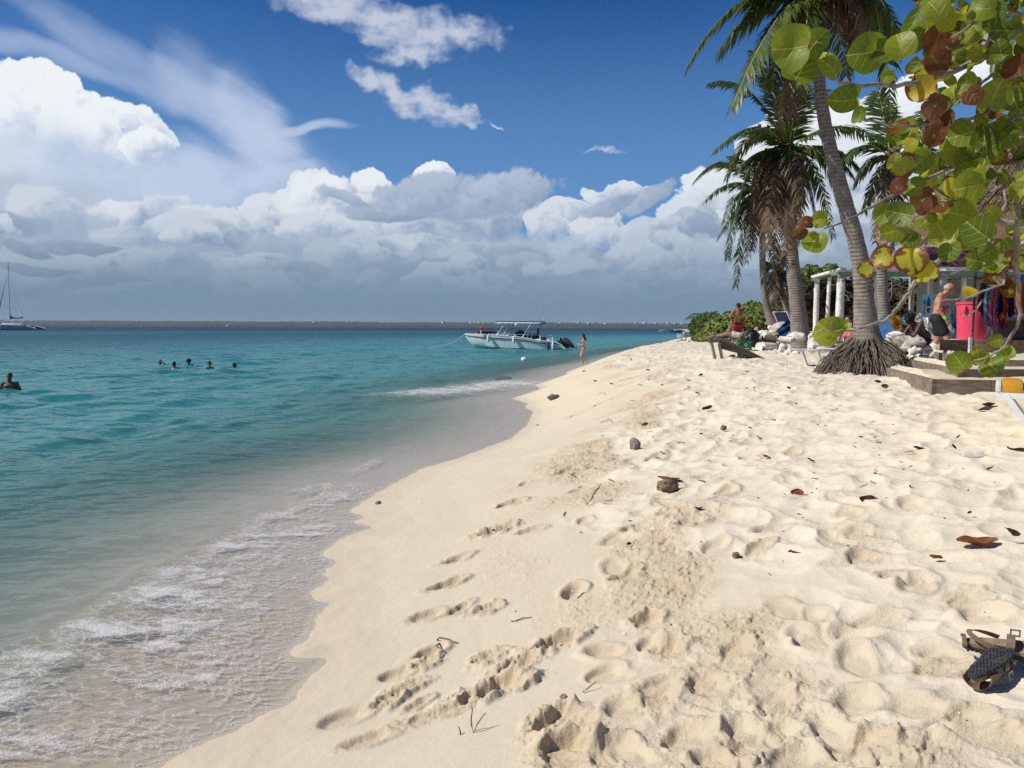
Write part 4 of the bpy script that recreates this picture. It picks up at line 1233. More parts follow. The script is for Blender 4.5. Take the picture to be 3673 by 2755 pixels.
# the fill between and behind them
def infill():
    n = 0
    while n < 430:
        px, py = rs.uniform(3215, 3790), rs.uniform(-160, 960)
        lim = 3260+60*math.sin(py/90.0)+(40 if py < 60 else 0)
        if px < lim: continue
        if 350 < py < 460 and px < 3520 and rs.random() < .75: continue
        if 180 < py < 330 and 3430 < px < 3660 and rs.random() < .55: continue
        if py > 560 and py < 880 and 3480 < px < 3640 and rs.random() < .75: continue
        if py > 860 and px < 3480 and rs.random() < .8: continue
        d = rs.uniform(3.6, 5.0); c = at(px, py, d)
        view = (CAM-c).normalized()
        nrm = view*0.8+Vector((rs.gauss(-.2, .6), rs.gauss(0, .4), rs.gauss(.25, .6)))
        brown = rs.random() < .06
        grape_leaf(c, nrm, Vector((rs.gauss(.6, .8), rs.gauss(0, .5), rs.gauss(-.2, .8))), rs.uniform(22, 46)*d/FPX, rs.uniform(.05, .8), rs.uniform(.92, 1.05) if brown else rs.uniform(.05, .60), rs, rs.uniform(.7, 1.15), rs.uniform(.02, .45), rs.uniform(-.35, .4))
        n += 1
infill()
tb = Vector((3.55, 3.7, 0)); tb.z = zs(tb.x, tb.y)
grape = thing('sea_grape_tree', 'close sea grape tree with round green, yellow and scorched brown leaves', 'tree', tb)
gv = np.array([tuple(v-tb) for v in GV])
fo = np_mesh('foliage', gv, np.array([(f if f[2] != f[3] else f) for f in GF if f[2] != f[3]]), 'grape_leaf', GA, parent=grape)
# centre fans as triangles
tri = np.array([f[:3] for f in GF if f[2] == f[3]])
bmm = bmesh.new(); bmm.from_mesh(fo.data); bmm.verts.ensure_lookup_table()
for t in tri: 
    try: bmm.faces.new([bmm.verts[i] for i in t]).smooth = True
    except ValueError: pass
bmm.to_mesh(fo.data); bmm.free()
def limb(name, spec, d0, d1, r0, r1, ext=None):
    pts = [at(px, py, d0+(d1-d0)*i/(len(spec)-1)) for i, (px, py) in enumerate(spec)]
    if ext is not None: pts = [ext]+pts
    P = []; n = len(pts); rs2 = random.Random(len(spec)+int(r0*1e4))
    for i in range(n-1):
        a, b, c, e = pts[max(i-1, 0)], pts[i], pts[i+1], pts[min(i+2, n-1)]
        for k in range(4):
            t = k/4
            P.append(0.5*((2*b)+(-a+c)*t+(2*a-5*b+4*c-e)*t*t+(-a+3*b-3*c+e)*t*t*t)+Vector((rs2.gauss(0, .003), rs2.gauss(0, .003), rs2.gauss(0, .003))))
    P.append(pts[-1])
    mb = MB(); N = len(P)
    mb.tube(P, [(r0+(r1-r0)*i/(N-1))*(1.12 if i % 4 == 0 else 0.95) for i in range(N)], 7)
    mb.build(name, 'grape_bark', grape)
mb = MB()
mb.tube([tb+Vector((0, 0, -.1)), tb+Vector((.05, 0, .8)), tb+Vector((-.08, .05, 1.6)), tb+Vector((.02, 0, 2.3)), tb+Vector((-.1, 0, 3.1))], [.09, .075, .06, .05, .03], 12, jitter=.05)
mb.build('trunk', 'grape_bark', grape)
T = lambda z: tb+Vector((0, 0, z))
limb('branch', [(3673, 110), (3500, 221), (3362, 276), (3274, 301), (3150, 304), (3047, 304), (2980, 276)], 3.8, 3.5, .020, .006, T(1.9))
limb('branch', [(3700, 330), (3540, 408), (3420, 436), (3300, 450), (3200, 448), (3100, 424)], 3.8, 3.5, .012, .004, T(1.7))
limb('branch', [(3680, 480), (3480, 575), (3330, 640), (3224, 693), (3130, 738), (3050, 785), (2955, 820)], 3.8, 3.5, .013, .004, T(1.5))
limb('branch', [(3640, 800), (3470, 870), (3340, 955), (3283, 1012), (3249, 1062), (3212, 1116), (3165, 1153), (3075, 1179)], 4.0, 4.15, .017, .009, T(1.25))
limb('branch', [(3690, 420), (3660, 560), (3652, 700), (3647, 860), (3644, 960), (3654, 1062), (3654, 1147), (3624, 1214), (3570, 1268), (3475, 1299)], 3.75, 4.2, .020, .005, T(2.0))
limb('branch', [(3680, 650), (3560, 690), (3440, 720), (3300, 735)], 3.9, 3.8, .009, .004, T(1.4))
limb('branch', [(3690, 900), (3560, 940), (3420, 980), (3380, 985)], 4.0, 3.9, .008, .003, T(1.0))
limb('branch', [(3680, 980), (3600, 1015), (3500, 1060), (3430, 1075), (3370, 1080)], 4.0, 4.0, .008, .003, T(.9))
limb('branch', [(3690, 50), (3600, 130), (3560, 260), (3470, 330), (3400, 375), (3330, 372)], 3.8, 3.6, .012, .004, T(2.3))
limb('branch', [(3690, 640), (3600, 760), (3500, 800), (3400, 905)], 3.9, 3.7, .010, .004, T(1.4))
limb('branch', [(3690, -60), (3520, 60), (3420, 130), (3330, 120)], 3.8, 3.6, .012, .004, T(2.4))
limb('twig', [(3090, 1178), (3040, 1184), (2990, 1190), (2940, 1189)], 4.15, 4.19, .005, .003)
limb('twig', [(3527, 1072), (3500, 1110), (3470, 1135), (3452, 1138)], 4.0, 4.0, .006, .003)
# ================================================================ THINGS ON THE BEACH
def wood_material(name, c1, c2, axis=0, rough=0.85):
    m, nb, out = new_mat(name)
    st = [18, 18, 18]; st[axis] = 1.6
    co = nb.mapv(nb.objco(), scale=tuple(st))
    n = nb.noise(co, 1.0, 6, 0.65, 0.6); n2 = nb.noise(nb.objco(), 3.0, 4, 0.6)
    c = nb.mix(n.sm(0.32, 0.68), c1, c2)
    c = nb.mix(n2.sm(0.45, 0.75)*0.5, c, tuple(v*0.55 for v in c1))
    p = nb.node('ShaderNodeBsdfPrincipled'); nb.put(p.inputs['Base Color'], c)
    p.inputs['Roughness'].default_value = rough; p.inputs['Specular IOR Level'].default_value = 0.2
    nb.put(p.inputs['Normal'], nb.bump(n, 0.5, 0.006))
    nb.l.new(p.outputs[0], out.inputs[0])
wood_material('wood_grey', (0.135, 0.105, 0.078), (0.29, 0.24, 0.185))
wood_material('wood_greyz', (0.17, 0.15, 0.13), (0.32, 0.29, 0.26), 2)
wood_material('wood_brown', (0.21, 0.12, 0.065), (0.40, 0.25, 0.14))
wood_material('wood_dark', (0.085, 0.062, 0.045), (0.16, 0.122, 0.09))
pmat('white_paint', (0.74, 0.74, 0.71), 0.6, 0.25, 9, 0.3, 40, 0.006, col2=(0.55, 0.53, 0.48))
pmat('old_white_paint', (0.76, 0.75, 0.71), 0.8, 0.2, 5, 0.6, 22, 0.02, col2=(0.56, 0.54, 0.47))
pmat('green_paint', (0.10, 0.21, 0.14), 0.6, 0.4, 7, 0.2, col2=(0.22, 0.27, 0.22))
pmat('coral_rock', (0.56, 0.52, 0.46), 0.95, 0.5, 9, 0.8, 26, 0.03, col2=(0.33, 0.29, 0.245))
pmat('white_rock', (0.72, 0.69, 0.63), 0.9, 0.3, 8, 0.6, 24, 0.02, col2=(0.50, 0.45, 0.39))
pmat('dark_stone', (0.14, 0.12, 0.095), 0.8, 0.4, 14, 0.6, 40, 0.01, col2=(0.26, 0.23, 0.19))
pmat('pink_plastic', (0.72, 0.065, 0.135), 0.42, 0.12, 4, 0.05, 60, 0.002)
pmat('green_plastic', (0.012, 0.20, 0.072), 0.45, 0.15, 5, 0.05)
pmat('white_plastic', (0.75, 0.75, 0.74), 0.4, 0.1, 5, 0.05)
pmat('black_bag', (0.012, 0.013, 0.014), 0.35, 0.3, 8, 0.6, 18, 0.03)
pmat('black_cloth', (0.012, 0.012, 0.013), 0.85, 0.3, 14, 0.4, 120, 0.003)
pmat('blue_cloth', (0.018, 0.085, 0.24), 0.8, 0.3, 8, 0.3, 60, 0.005)
pmat('navy_cloth', (0.012, 0.022, 0.075), 0.8, 0.35, 8, 0.3, 60, 0.005)
pmat('teal_cloth', (0.02, 0.30, 0.27), 0.85, 0.4, 6, 0.4, 40, 0.01, col2=(0.02, 0.10, 0.22))
pmat('yellow_cloth', (0.58, 0.285, 0.018), 0.75, 0.2, 6, 0.3, 80, 0.004)
pmat('white_cloth', (0.70, 0.70, 0.69), 0.85, 0.15, 6, 0.4, 50, 0.01)
pmat('red_cloth', (0.32, 0.018, 0.03), 0.8, 0.5, 22, 0.3, 60, 0.006, col2=(0.11, 0.006, 0.014))
pmat('red_roof', (0.30, 0.09, 0.07), 0.8, 0.3, 8, 0.3, 40, 0.01)
pmat('grey_wall', (0.30, 0.31, 0.31), 0.85, 0.2, 5, 0.2)
pmat('metal_grey', (0.42, 0.43, 0.44), 0.4, 0.2, 8, 0.1, metal=0.6)
pmat('thatch', (0.36, 0.275, 0.17), 0.95, 0.5, 30, 0.4, 80, 0.006, col2=(0.15, 0.105, 0.062))
pmat('brown_leather', (0.20, 0.135, 0.085), 0.75, 0.35, 30, 0.4, 160, 0.002)
pmat('tan_suede', (0.30, 0.215, 0.14), 0.9, 0.3, 30, 0.4, 160, 0.002)
pmat('sole_rubber', (0.05, 0.052, 0.056), 0.7, 0.4, 40, 0.7, 120, 0.004)
pmat('dead_leaf_brown', (0.135, 0.050, 0.026), 0.6, 0.5, 20, 0.5, 60, 0.004, col2=(0.055, 0.022, 0.014))
pmat('dead_leaf_orange', (0.42, 0.165, 0.055), 0.6, 0.45, 14, 0.5, 60, 0.004, col2=(0.20, 0.075, 0.03))
pmat('dead_leaf_tan', (0.38, 0.21, 0.085), 0.65, 0.4, 14, 0.5, 60, 0.004)
pmat('husk', (0.20, 0.145, 0.085), 0.9, 0.4, 20, 0.6, 60, 0.006)
pmat('shell_white', (0.72, 0.69, 0.64), 0.5, 0.1, 12, 0.3)

def M4(origin, x, y):
    """frame: origin with local x, y axes (z = x cross y)"""
    x = Vector(x).normalized(); y = Vector(y); y = (y-x*y.dot(x)).normalized(); z = x.cross(y)
    return Matrix(((x.x, y.x, z.x, origin[0]), (x.y, y.y, z.y, origin[1]), (x.z, y.z, z.z, origin[2]), (0, 0, 0, 1)))

def text_mesh(txt, size, M, name, mat, parent, depth=0.004):
    cu = bpy.data.curves.new(name, 'FONT'); cu.body = txt; cu.size = size; cu.extrude = depth/2; cu.align_x = 'CENTER'; cu.align_y = 'CENTER'
    o = bpy.data.objects.new(name, cu); COL.objects.link(o)
    dg = bpy.context.evaluated_depsgraph_get()
    me = bpy.data.meshes.new_from_object(o.evaluated_get(dg))
    bpy.data.objects.remove(o)
    L = top_of(parent).matrix_basis.inverted() if parent else Matrix()
    me.transform(L @ M if parent else M)
    me.materials.clear(); me.materials.append(MATS[mat]); me.name = name
    return link(name, me, parent)

# ---- wooden terrace steps filled with sand
def step(label, Cp, Lp, Rp, ztop, h, hide, boards):
    C_, L_, R_ = G(*Cp, ztop), G(*Lp, ztop), G(*Rp, ztop)
    root = thing('terrace_step', label, 'step', (C_.x, C_.y, ztop-h), 0, 'wooden steps up to the terrace')
    def board(a, b, name='board'):
        a = Vector((a.x, a.y, ztop-(h+hide)/2)); b = Vector((b.x, b.y, ztop-(h+hide)/2))
        mb = MB(); d = (b-a).normalized()
        mb.beam(a, b, 0.045, h+hide); 
        o = mb.build(name, 'wood_grey', root, smooth=False)
        mb = MB(); n = Vector((-d.y, d.x, 0)); 
        return o
    dl = (C_-L_).normalized(); dr_ = (R_-C_).normalized()
    board(L_, C_-dl*0.024)
    pts = [C_+dr_*0.024]+[C_.lerp(R_, t) for t in boards]+[R_]
    for a, b in zip(pts[:-1], pts[1:]): board(a+dr_*0.003, b-dr_*0.003)
    mb = MB(); mb.box((C_.x, C_.y, ztop-(h+hide)/2+.004), (0.06, 0.06, h+hide)); mb.build('corner_post', 'wood_grey', root, smooth=False)
    # sand lying in the step, a little lower than the boards and heaped at the back
    back = Vector((0.55, 1.0, 0)).normalized()
    bm = bmesh.new()
    rows = []
    rs_ = random.Random(int(ztop*100))
    edge = [L_.lerp(C_, i/14) for i in range(15)]+[C_.lerp(R_, i/16) for i in range(1, 17)]
    for j in range(9):
        row = []
        for i, p in enumerate(edge):
            q = p+Vector((0.35, 0.94, 0))*(0.03+0.2*j)+Vector((0.05, 0, 0))
            z = ztop-0.018+0.014*j*(1 if j < 4 else .6)+rs_.gauss(0, .006)
            row.append(bm.verts.new((q.x, q.y, z)))
        rows.append(row)
    for j in range(8):
        for i in range(len(edge)-1): bm.faces.new((rows[j][i], rows[j][i+1], rows[j+1][i+1], rows[j+1][i]))
    mb = MB(); mb.bm(bm); mb.build('sand_fill', 'loose_sand', root)
    return root
pmat('loose_sand', (0.66, 0.56, 0.41), 0.95, 0.2, 6, 0.5, 30, 0.02, spec=0.1)
sc_ = G(3347, 1360, 1.33)
step('lowest grey timber step of the terrace, its corner standing in the beach sand', (3347, 1360), (3183, 1319), (3850, 1368), 1.33, .20, .16, (.42, .8))
step('second grey timber step of the terrace, filled with sand, one above the lowest', (3440, 1324), (3254, 1287), (3850, 1325), 1.45, .155, .06, (.35, .75))
step('third grey timber step of the terrace, just under the brown planks', (3530, 1290), (3352, 1262), (3850, 1294), 1.56, .15, .06, (.3, .7))
# the brown terrace edge
a = at(3372, 1218, 14.3); b = at(3850, 1236, 13.4)
deck = thing('terrace_deck', 'brown plank edge of the sandy terrace carrying the pink barrel', 'terrace', (a.x, a.y, 1.5))
mb = MB(); mb.beam((a.x, a.y, 1.70), (b.x, b.y, 1.70), .06, .20); mb.build('plank', 'wood_brown', deck, smooth=False)
mb = MB(); mb.beam((a.x+.12, a.y+.03, 1.50), (b.x, b.y+.05, 1.50), .05, .14); mb.build('plank', 'wood_brown', deck, smooth=False)
mb = MB(); mb.prism([(8.12, 14.40), (b.x+1.5, 14.0), (b.x+1.5, 16.4), (9.32, 16.4)], .45, Matrix.Translation((0, 0, 1.335))); mb.build('sand_fill', 'loose_sand', deck, smooth=False)
for px in (3478, 3600):
    q = at(px, 1225, 13.95); mb = MB(); mb.box((q.x, q.y-.02, 1.66), (.045, .05, .38)); mb.build('stake', 'old_white_paint', deck, smooth=False)
# bench ledge at the right
q = at(3640, 1150, 14.6)
lb = thing('plank_ledge', 'grey plank ledge behind the hanging cloths at the right edge', 'bench', (q.x, q.y, 1.8))
mb = MB(); mb.box((q.x+.4, q.y+.1, 2.20), (1.5, .35, .06)); mb.build('plank', 'wood_grey', lb, smooth=False)
mb = MB(); mb.box((q.x+.4, q.y+.2, 1.98), (1.4, .06, .38)); mb.build('back_board', 'wood_dark', lb, smooth=False)

# ---- pink barrel
q = at(3486, 1219, 15.6); z0 = 1.79
bar = thing('barrel', 'bright pink plastic barrel standing on the brown terrace planks', 'barrel', (q.x, q.y, z0))
mb = MB(); mb.lathe([(.262, 0), (.270, .02), (.300, .70), (.318, .705), (.322, .745), (.300, .75), (.285, .70), (.255, .03), (0.0, .03)], (q.x, q.y, z0), 40); mb.build('body', 'pink_plastic', bar)
for s_ in (-1, 1):
    mb = MB(); mb.bbox((q.x+s_*.26, q.y-.16, z0+.61), (.11, .07, .12), (0, 0, s_*-.5), .02); mb.build('handle', 'pink_plastic', bar)

# ---- boulders by the steps
def rock(px, py, d, r, label, group, mat='coral_rock', seed=0, rough=.3, rot=0, sub=3, zoff=0.0):
    c = at(px, py, d)
    mb = MB(); mb.blob((c.x, c.y, c.z+zoff), r, sub, rough, seed, (0, 0, rot), 1.6)
    o = mb.build('boulder', mat, None, smooth=True)
    return tag(o, label, 'rock', group)
GR = 'coral boulders by the steps'
rock(3268, 1235, 15.0, (.29, .22, .155), 'big rough grey coral boulder between the root skirt and the steps', GR, 'coral_rock', 3, .38)
rock(3214, 1203, 15.4, (.18, .14, .08), 'smooth pale boulder lying on top, left of the rough grey one', GR, 'white_rock', 4, .2)
rock(3203, 1222, 15.5, (.15, .12, .10), 'pitted boulder wedged under the smooth pale one', GR, 'coral_rock', 5, .4)
rock(3280, 1268, 14.6, (.12, .10, .13), 'white lumpy rock at the left end of the third step', GR, 'white_rock', 6, .4)
rock(3345, 1262, 14.9, (.17, .13, .15), 'cream rock leaning against the end of the third step', GR, 'white_rock', 7, .35)
rock(3308, 1280, 14.3, (.10, .08, .06), 'small flat white rock in front of the white lumpy one', GR, 'white_rock', 8, .3)

# ---- rock heap round the thick palm
GW = 'white rocks heaped round the thick palm'
heap = [(2806, 1178, 23.2, .34, .17, 'widest pale slab rock on top of the heap left of the thick palm'), (2775, 1190, 23.4, .20, .12, None), (2740, 1196, 24, .22, .10, None), (2712, 1206, 24.2, .20, .11, None), (2690, 1210, 24.3, .14, .10, None),
        (2830, 1168, 23.6, .15, .09, None), (2762, 1175, 24.0, .10, .08, None), (2860, 1206, 21.2, .20, .14, 'big white rock on the right end of the upper log'), (2842, 1218, 21.2, .14, .09, None), (2720, 1196, 24.8, .14, .08, None), (2752, 1206, 23.0, .16, .11, None),
        (2808, 1250, 20.3, .14, .15, 'tall grey white rock standing against the end of the lower log'), (2804, 1262, 20.0, .16, .09, None), (2835, 1265, 19.9, .18, .12, 'broken white rock at the foot of the thick palm roots'), (2852, 1270, 19.7, .12, .09, None), (2815, 1274, 19.6, .14, .07, None), (2778, 1272, 19.7, .10, .07, None),
        (2912, 1208, 19.5, .09, .10, None), (2925, 1190, 20.4, .08, .12, None), (2918, 1228, 18.8, .09, .12, None), (2938, 1232, 18.4, .12, .10, None), (2908, 1238, 18.5, .09, .08, None), (2912, 1252, 18.0, .11, .10, 'white block rock leaning beside the blue and white lounger'),
        (2945, 1256, 17.6, .16, .08, None), (2968, 1250, 18.0, .13, .08, None), (2985, 1262, 17.4, .12, .07, None), (2990, 1244, 18.5, .12, .09, None), (2905, 1222, 19.2, .05, .12, None), (2960, 1236, 18.6, .11, .08, None), (3000, 1232, 19, .10, .08, None)]
for i, (px, py, d, rx, rz, lab) in enumerate(heap):
    rock(px, py, d, (rx, rx*.8, rz), lab or 'small white rock piled near the thick palm and its logs', GW, 'white_rock' if i % 4 else 'coral_rock', 100+i, .35, i*1.3, 2)
# ---- painted logs
def log(label, p0, p1, r, cols, splits):
    root = thing('log', label, 'log', p0, 0, 'painted palm logs')
    names = ['painted_end', 'bare_wood', 'painted_end']
    for k, (t0, t1, m) in enumerate(splits):
        a_, b_ = p0.lerp(p1, t0), p0.lerp(p1, t1)
        mb = MB(); mb.tube([a_.lerp(b_, i/5) for i in range(6)], [r*(1-.06*((k+i) % 2)) for i in range(6)], 18, jitter=.02)
        mb.build('painted_part' if 'paint' in m else 'bare_part', m, root)
    return root
log('lower palm log, its near end painted white and the rest bare', at(2722, 1245, 20.4), at(2812, 1247, 20.9), .125, None, [(0, .60, 'old_white_paint'), (.60, 1, 'wood_dark')])
log('upper palm log, bare brown with its right part painted white', at(2733, 1214, 21.3), at(2838, 1222, 21.0), .105, None, [(0, .50, 'wood_dark'), (.50, 1, 'old_white_paint')])

# ---- wooden ramp / tipped table
A = at(2571, 1222, 19.4); d_ = 19.0; gz = zs(A.x, A.y)
ramp = thing('wooden_lounger', 'old weathered plank lounger tipped with its low end in the sand', 'lounger', (A.x, A.y, gz))
hi0 = at(2578, 1220, 19.0); hi1 = at(2592, 1212, 19.75); lo0 = at(2745, 1287, 19.0); lo1 = at(2735, 1280, 19.75)
for i in range(5):
    t0, t1 = i/5, (i+.94)/5
    a0, a1, b0, b1 = hi0.lerp(hi1, t0), hi0.lerp(hi1, t1), lo0.lerp(lo1, t0), lo0.lerp(lo1, t1)
    mb = MB(); dn = Vector((0, 0, -.035))
    mb.add([a0, a1, b1, b0, a0+dn, a1+dn, b1+dn, b0+dn], [(0, 1, 2, 3), (7, 6, 5, 4), (0, 4, 5, 1), (1, 5, 6, 2), (2, 6, 7, 3), (3, 7, 4, 0)])
    mb.build('plank', 'wood_dark', ramp, smooth=False)
mb = MB(); sd0 = Vector((0, -.02, -.12))
mb.add([hi0+Vector((0, -.02, .01)), lo0+Vector((0, -.02, .01)), lo0+sd0*.3, hi0+sd0*1.6, hi0+Vector((0, .015, .01)), lo0+Vector((0, .015, .01)), lo0+Vector((0, .015, -.04)), hi0+Vector((0, .015, -.2))],
       [(0, 3, 2, 1), (4, 5, 6, 7), (0, 1, 5, 4), (3, 7, 6, 2), (0, 4, 7, 3), (1, 2, 6, 5)])
mb.build('side_board', 'wood_dark', ramp, smooth=False)
mb = MB(); e0 = at(2541, 1221, 19.0); mb.beam(e0+Vector((0, 0, -.01)), hi0+Vector((.02, 0, -.01)), .05, .10); mb.beam(e0+Vector((0, 0, .05)), e0+Vector((.28, .62, .1)), .12, .045); mb.build('head_board', 'wood_grey', ramp, smooth=False)
for (px, py, dd, px2) in ((2552, 1228, 19.0, 2567), (2579, 1232, 19.0, 2593)):
    t_ = at(px, py, dd); f_ = at(px2, 1292, dd); f_.z = zs(f_.x, f_.y)-.08
    mb = MB(); mb.beam(t_, f_, .05, .105, Vector((0, 1, 0))); mb.build('leg', 'wood_greyz', ramp, smooth=False)

# ---- green crate and black bag
q = at(2666, 1263, 20.2); gz = zs(q.x, q.y)
cr = thing('bottle_crate', 'green plastic bottle crate with a white diamond mark beside the black bag', 'crate', (q.x, q.y, gz-.02))
w, h, dp = .36, .27, .28
mb = MB()
for sx in (-1, 1): mb.box((q.x+sx*(w/2-.01), q.y, gz+h/2-.02), (.018, dp, h))
for sy in (-1, 1):
    mb.box((q.x, q.y+sy*(dp/2-.01), gz+h/2-.045), (w-.04, .018, h-.05))
    mb.box((q.x, q.y+sy*(dp/2-.008), gz+h-.03), (w+.012, .03, .035))
for sx in (-1, 1): mb.box((q.x+sx*(w/2-.004), q.y, gz+h-.03), (.03, dp-.04, .034))
mb.box((q.x, q.y, gz), (w-.05, dp-.05, .02)); mb.build('body', 'green_plastic', cr, smooth=False)
mb = MB(); M = Matrix.Translation((q.x+.02, q.y-dp/2-.012, gz+.155)) @ Matrix.Rotation(R(90), 4, 'X')
mb.prism([(-.05, 0), (0, -.05), (.05, 0), (0, .05)], .006, M); mb.build('diamond_mark', 'white_plastic', cr, smooth=False)
mb = MB(); M2 = Matrix.Translation((q.x+.02, q.y-dp/2-.019, gz+.155)) @ Matrix.Rotation(R(90), 4, 'X')
mb.prism([(-.028, 0), (0, -.028), (.028, 0), (0, .028)], .004, M2); mb.build('diamond_mark', 'green_plastic', cr, smooth=False)
mb = MB()
for k in range(5): mb.box((q.x-.03+k*.032, q.y-dp/2-.012, gz+.06), (.02, .006, .025))
mb.build('lettering', 'white_plastic', cr, smooth=False)
q = at(2690, 1250, 21.2); gz = zs(q.x, q.y)
bag = thing('bag', 'bulging black bag between the green crate and the painted logs', 'bag', (q.x, q.y, gz))
mb = MB(); mb.blob((q.x, q.y, gz+.24), (.24, .2, .30), 4, .16, 5, None, 2.2, .85); mb.build('body', 'black_bag', bag)
mb = MB(); mb.tube([Vector((q.x-.10, q.y-.1, gz+.45)), Vector((q.x-.02, q.y-.14, gz+.53)), Vector((q.x+.08, q.y-.1, gz+.46))], .012, 6); mb.build('handle', 'black_cloth', bag)

# ---- sun loungers
def lounger(label, p, heading, frame, cloth, back=35, length=1.85, w=.62, h=.34, group='sun loungers around the palms', stripes=None, lift=0.0):
    root = thing('sun_lounger', label, 'sun lounger', p, heading, group)
    f = MB()
    for s_ in (-1, 1):
        f.tube([(-length/2, s_*w/2, h), (0, s_*w/2, h+.01), (length/2-.65, s_*w/2, h)], .022, 8)
        f.tube([(length/2-.65, s_*w/2, h), (length/2-.65+.7*math.cos(R(back)), s_*w/2, h+.7*math.sin(R(back)))], .022, 8)
    f.tube([(-length/2, -w/2, h), (-length/2, w/2, h)], .022, 8)
    f.tube([(length/2-.65+.7*math.cos(R(back)), -w/2, h+.7*math.sin(R(back))), (length/2-.65+.7*math.cos(R(back)), w/2, h+.7*math.sin(R(back)))], .022, 8)
    f.build('frame', frame, root, world=False)
    for x in (-length/2+.22, length/2-.75):
        for s_ in (-1, 1):
            g = MB(); g.beam((x, s_*w/2, h), (x+(.14 if x < 0 else -.14), s_*(w/2+.02), -.03), .05, .03); g.build('leg', frame, root, smooth=False, world=False)
    c = MB()
    n = 12
    for i in range(n):
        t0 = -length/2+.02+(length-.67)*i/n; t1 = -length/2+.02+(length-.67)*(i+.97)/n
        c.box(((t0+t1)/2, 0, h+.012-.02*math.sin(math.pi*(i+.5)/n)), (t1-t0, w-.04, .014))
    c.build('seat', cloth, root, smooth=False, world=False)
    c = MB()
    c.beam((length/2-.64, 0, h+.02), (length/2-.65+.69*math.cos(R(back)), 0, h+.015+.69*math.sin(R(back))), w-.05, .016)
    c.build('backrest', stripes or cloth, root, smooth=False, world=False)
    return root
q = at(2975, 1300, 15.6)
lounger('white framed sun lounger with blue cloth, half hidden by the root skirt', (q.x+.35, q.y+.25, zs(q.x, q.y)), R(8), 'white_plastic', 'blue_cloth', 12)
q = at(2660, 1250, 27); lounger('blue lounger with a sunbather on it behind the man in red shorts', (q.x, q.y, zs(q.x, q.y)), R(4), 'yellow_cloth', 'blue_cloth', 22)
q = at(3190, 1190, 17.5); lounger('blue lounger with its back raised, right behind the root skirt', (q.x-.5, q.y, 1.36), R(20), 'blue_cloth', 'blue_cloth', 50)
q = at(3268, 1180, 18.5); lounger('blue framed lounger under the bending dark person', (q.x, q.y, 1.36), R(170), 'blue_cloth', 'blue_cloth', 30)
q = at(3395, 1190, 18.3); lounger('grey framed lounger with navy cloth, right of the old man', (q.x+.2, q.y, 1.40), R(5), 'metal_grey', 'navy_cloth', 40)
q = at(2830, 1165, 23.5); lounger('navy lounger standing folded up against the thick palm', (q.x+.1, q.y+.3, 1.55), R(200), 'white_plastic', 'navy_cloth', 60, length=1.3)

# draped towels
def stripes(name, cols, k, axis=0):
    m, nb, out = new_mat(name)
    sx = nb.node('ShaderNodeSeparateXYZ'); nb.l.new(nb.objco(), sx.inputs[0])
    f = nb.m('FRACT', S(nb, sx.outputs[axis])*k)
    n_ = nb.node('ShaderNodeValToRGB'); n_.color_ramp.interpolation = 'CONSTANT'
    e = n_.color_ramp.elements; e[0].color = (*cols[0], 1); e[1].position = 1/len(cols); e[1].color = (*cols[1], 1)
    for i in range(2, len(cols)): e.new(i/len(cols)).color = (*cols[i], 1)
    nb.put(n_.inputs[0], f)
    p = nb.node('ShaderNodeBsdfPrincipled'); nb.l.new(n_.outputs[0], p.inputs['Base Color']); p.inputs['Roughness'].default_value = .85
    nb.l.new(p.outputs[0], out.inputs[0])
stripes('striped_towel', [(.02, .30, .27), (.30, .55, .50), (.015, .08, .22), (.02, .12, .30), (.50, .27, .03)], 2.6)
def cloth(name, label, cat, c, size, mat, seed, rot=(0, 0, 0), group=None, amp=.05, drop=.0):
    bm = bmesh.new(); rs_ = random.Random(seed)
    n, m = 14, 10
    g = []
    a1, a2, a3 = rs_.uniform(0, 6), rs_.uniform(0, 6), rs_.uniform(0, 6)
    for i in range(n):
        r = []
        for j in range(m):
            u, v = i/(n-1)-.5, j/(m-1)-.5
            z = amp*(math.sin(u*9+a1)+math.sin(v*11+a2+u*4)+.6*math.sin((u+v)*17+a3))-drop*(u*u*4)**1.5
            r.append(bm.verts.new((u*size[0], v*size[1], z)))
        g.append(r)
    for i in range(n-1):
        for j in range(m-1): bm.faces.new((g[i][j], g[i+1][j], g[i+1][j+1], g[i][j+1]))
    bmesh.ops.solidify(bm, geom=bm.faces[:], thickness=.012)
    mb = MB(); mb.bm(bm, c, rot)
    return tag(mb.build(name, mat), label, cat, group)
GTW = 'towels and cloths left on the loungers'
q = at(3413, 1138, 18.0); cloth('towel', 'teal, blue and yellow striped towel over a lounger back, left of the pink barrel', 'towel', q, (.55, .62), 'striped_towel' if 'striped_towel' in MATS else 'teal_cloth', 3, (R(55), R(20), 0), GTW, .03)
q = at(3275, 1150, 18.8); cloth('towel', 'white towel bundled on the lounger in the shade', 'towel', q, (.62, .5), 'white_cloth', 4, (R(25), 0, .2), GTW, .06)
q = at(3205, 1158, 17.3); cloth('towel', 'yellow towel end on the lounger behind the roots', 'towel', q+Vector((0, -.1, .02)), (.26, .3), 'yellow_cloth', 5, (R(75), 0, .3), GTW, .02)
q = at(2627, 1202, 27.2); cloth('towel', 'white cloth hung over the lounger left of the red shorts', 'towel', q, (.4, .34), 'white_cloth', 6, (R(60), 0, .3), GTW, .03)
q = at(2818, 1180, 22.6); cloth('towel', 'blue towel over the folded lounger on the rock heap', 'towel', q, (.5, .3), 'blue_cloth', 7, (R(60), R(-40), .3), GTW, .03)
q = at(2587, 1207, 29); cloth('towel', 'blue cloth lying low at the foot of the bush', 'towel', q, (.5, .3), 'blue_cloth', 8, (R(40), 0, 0), GTW, .03)

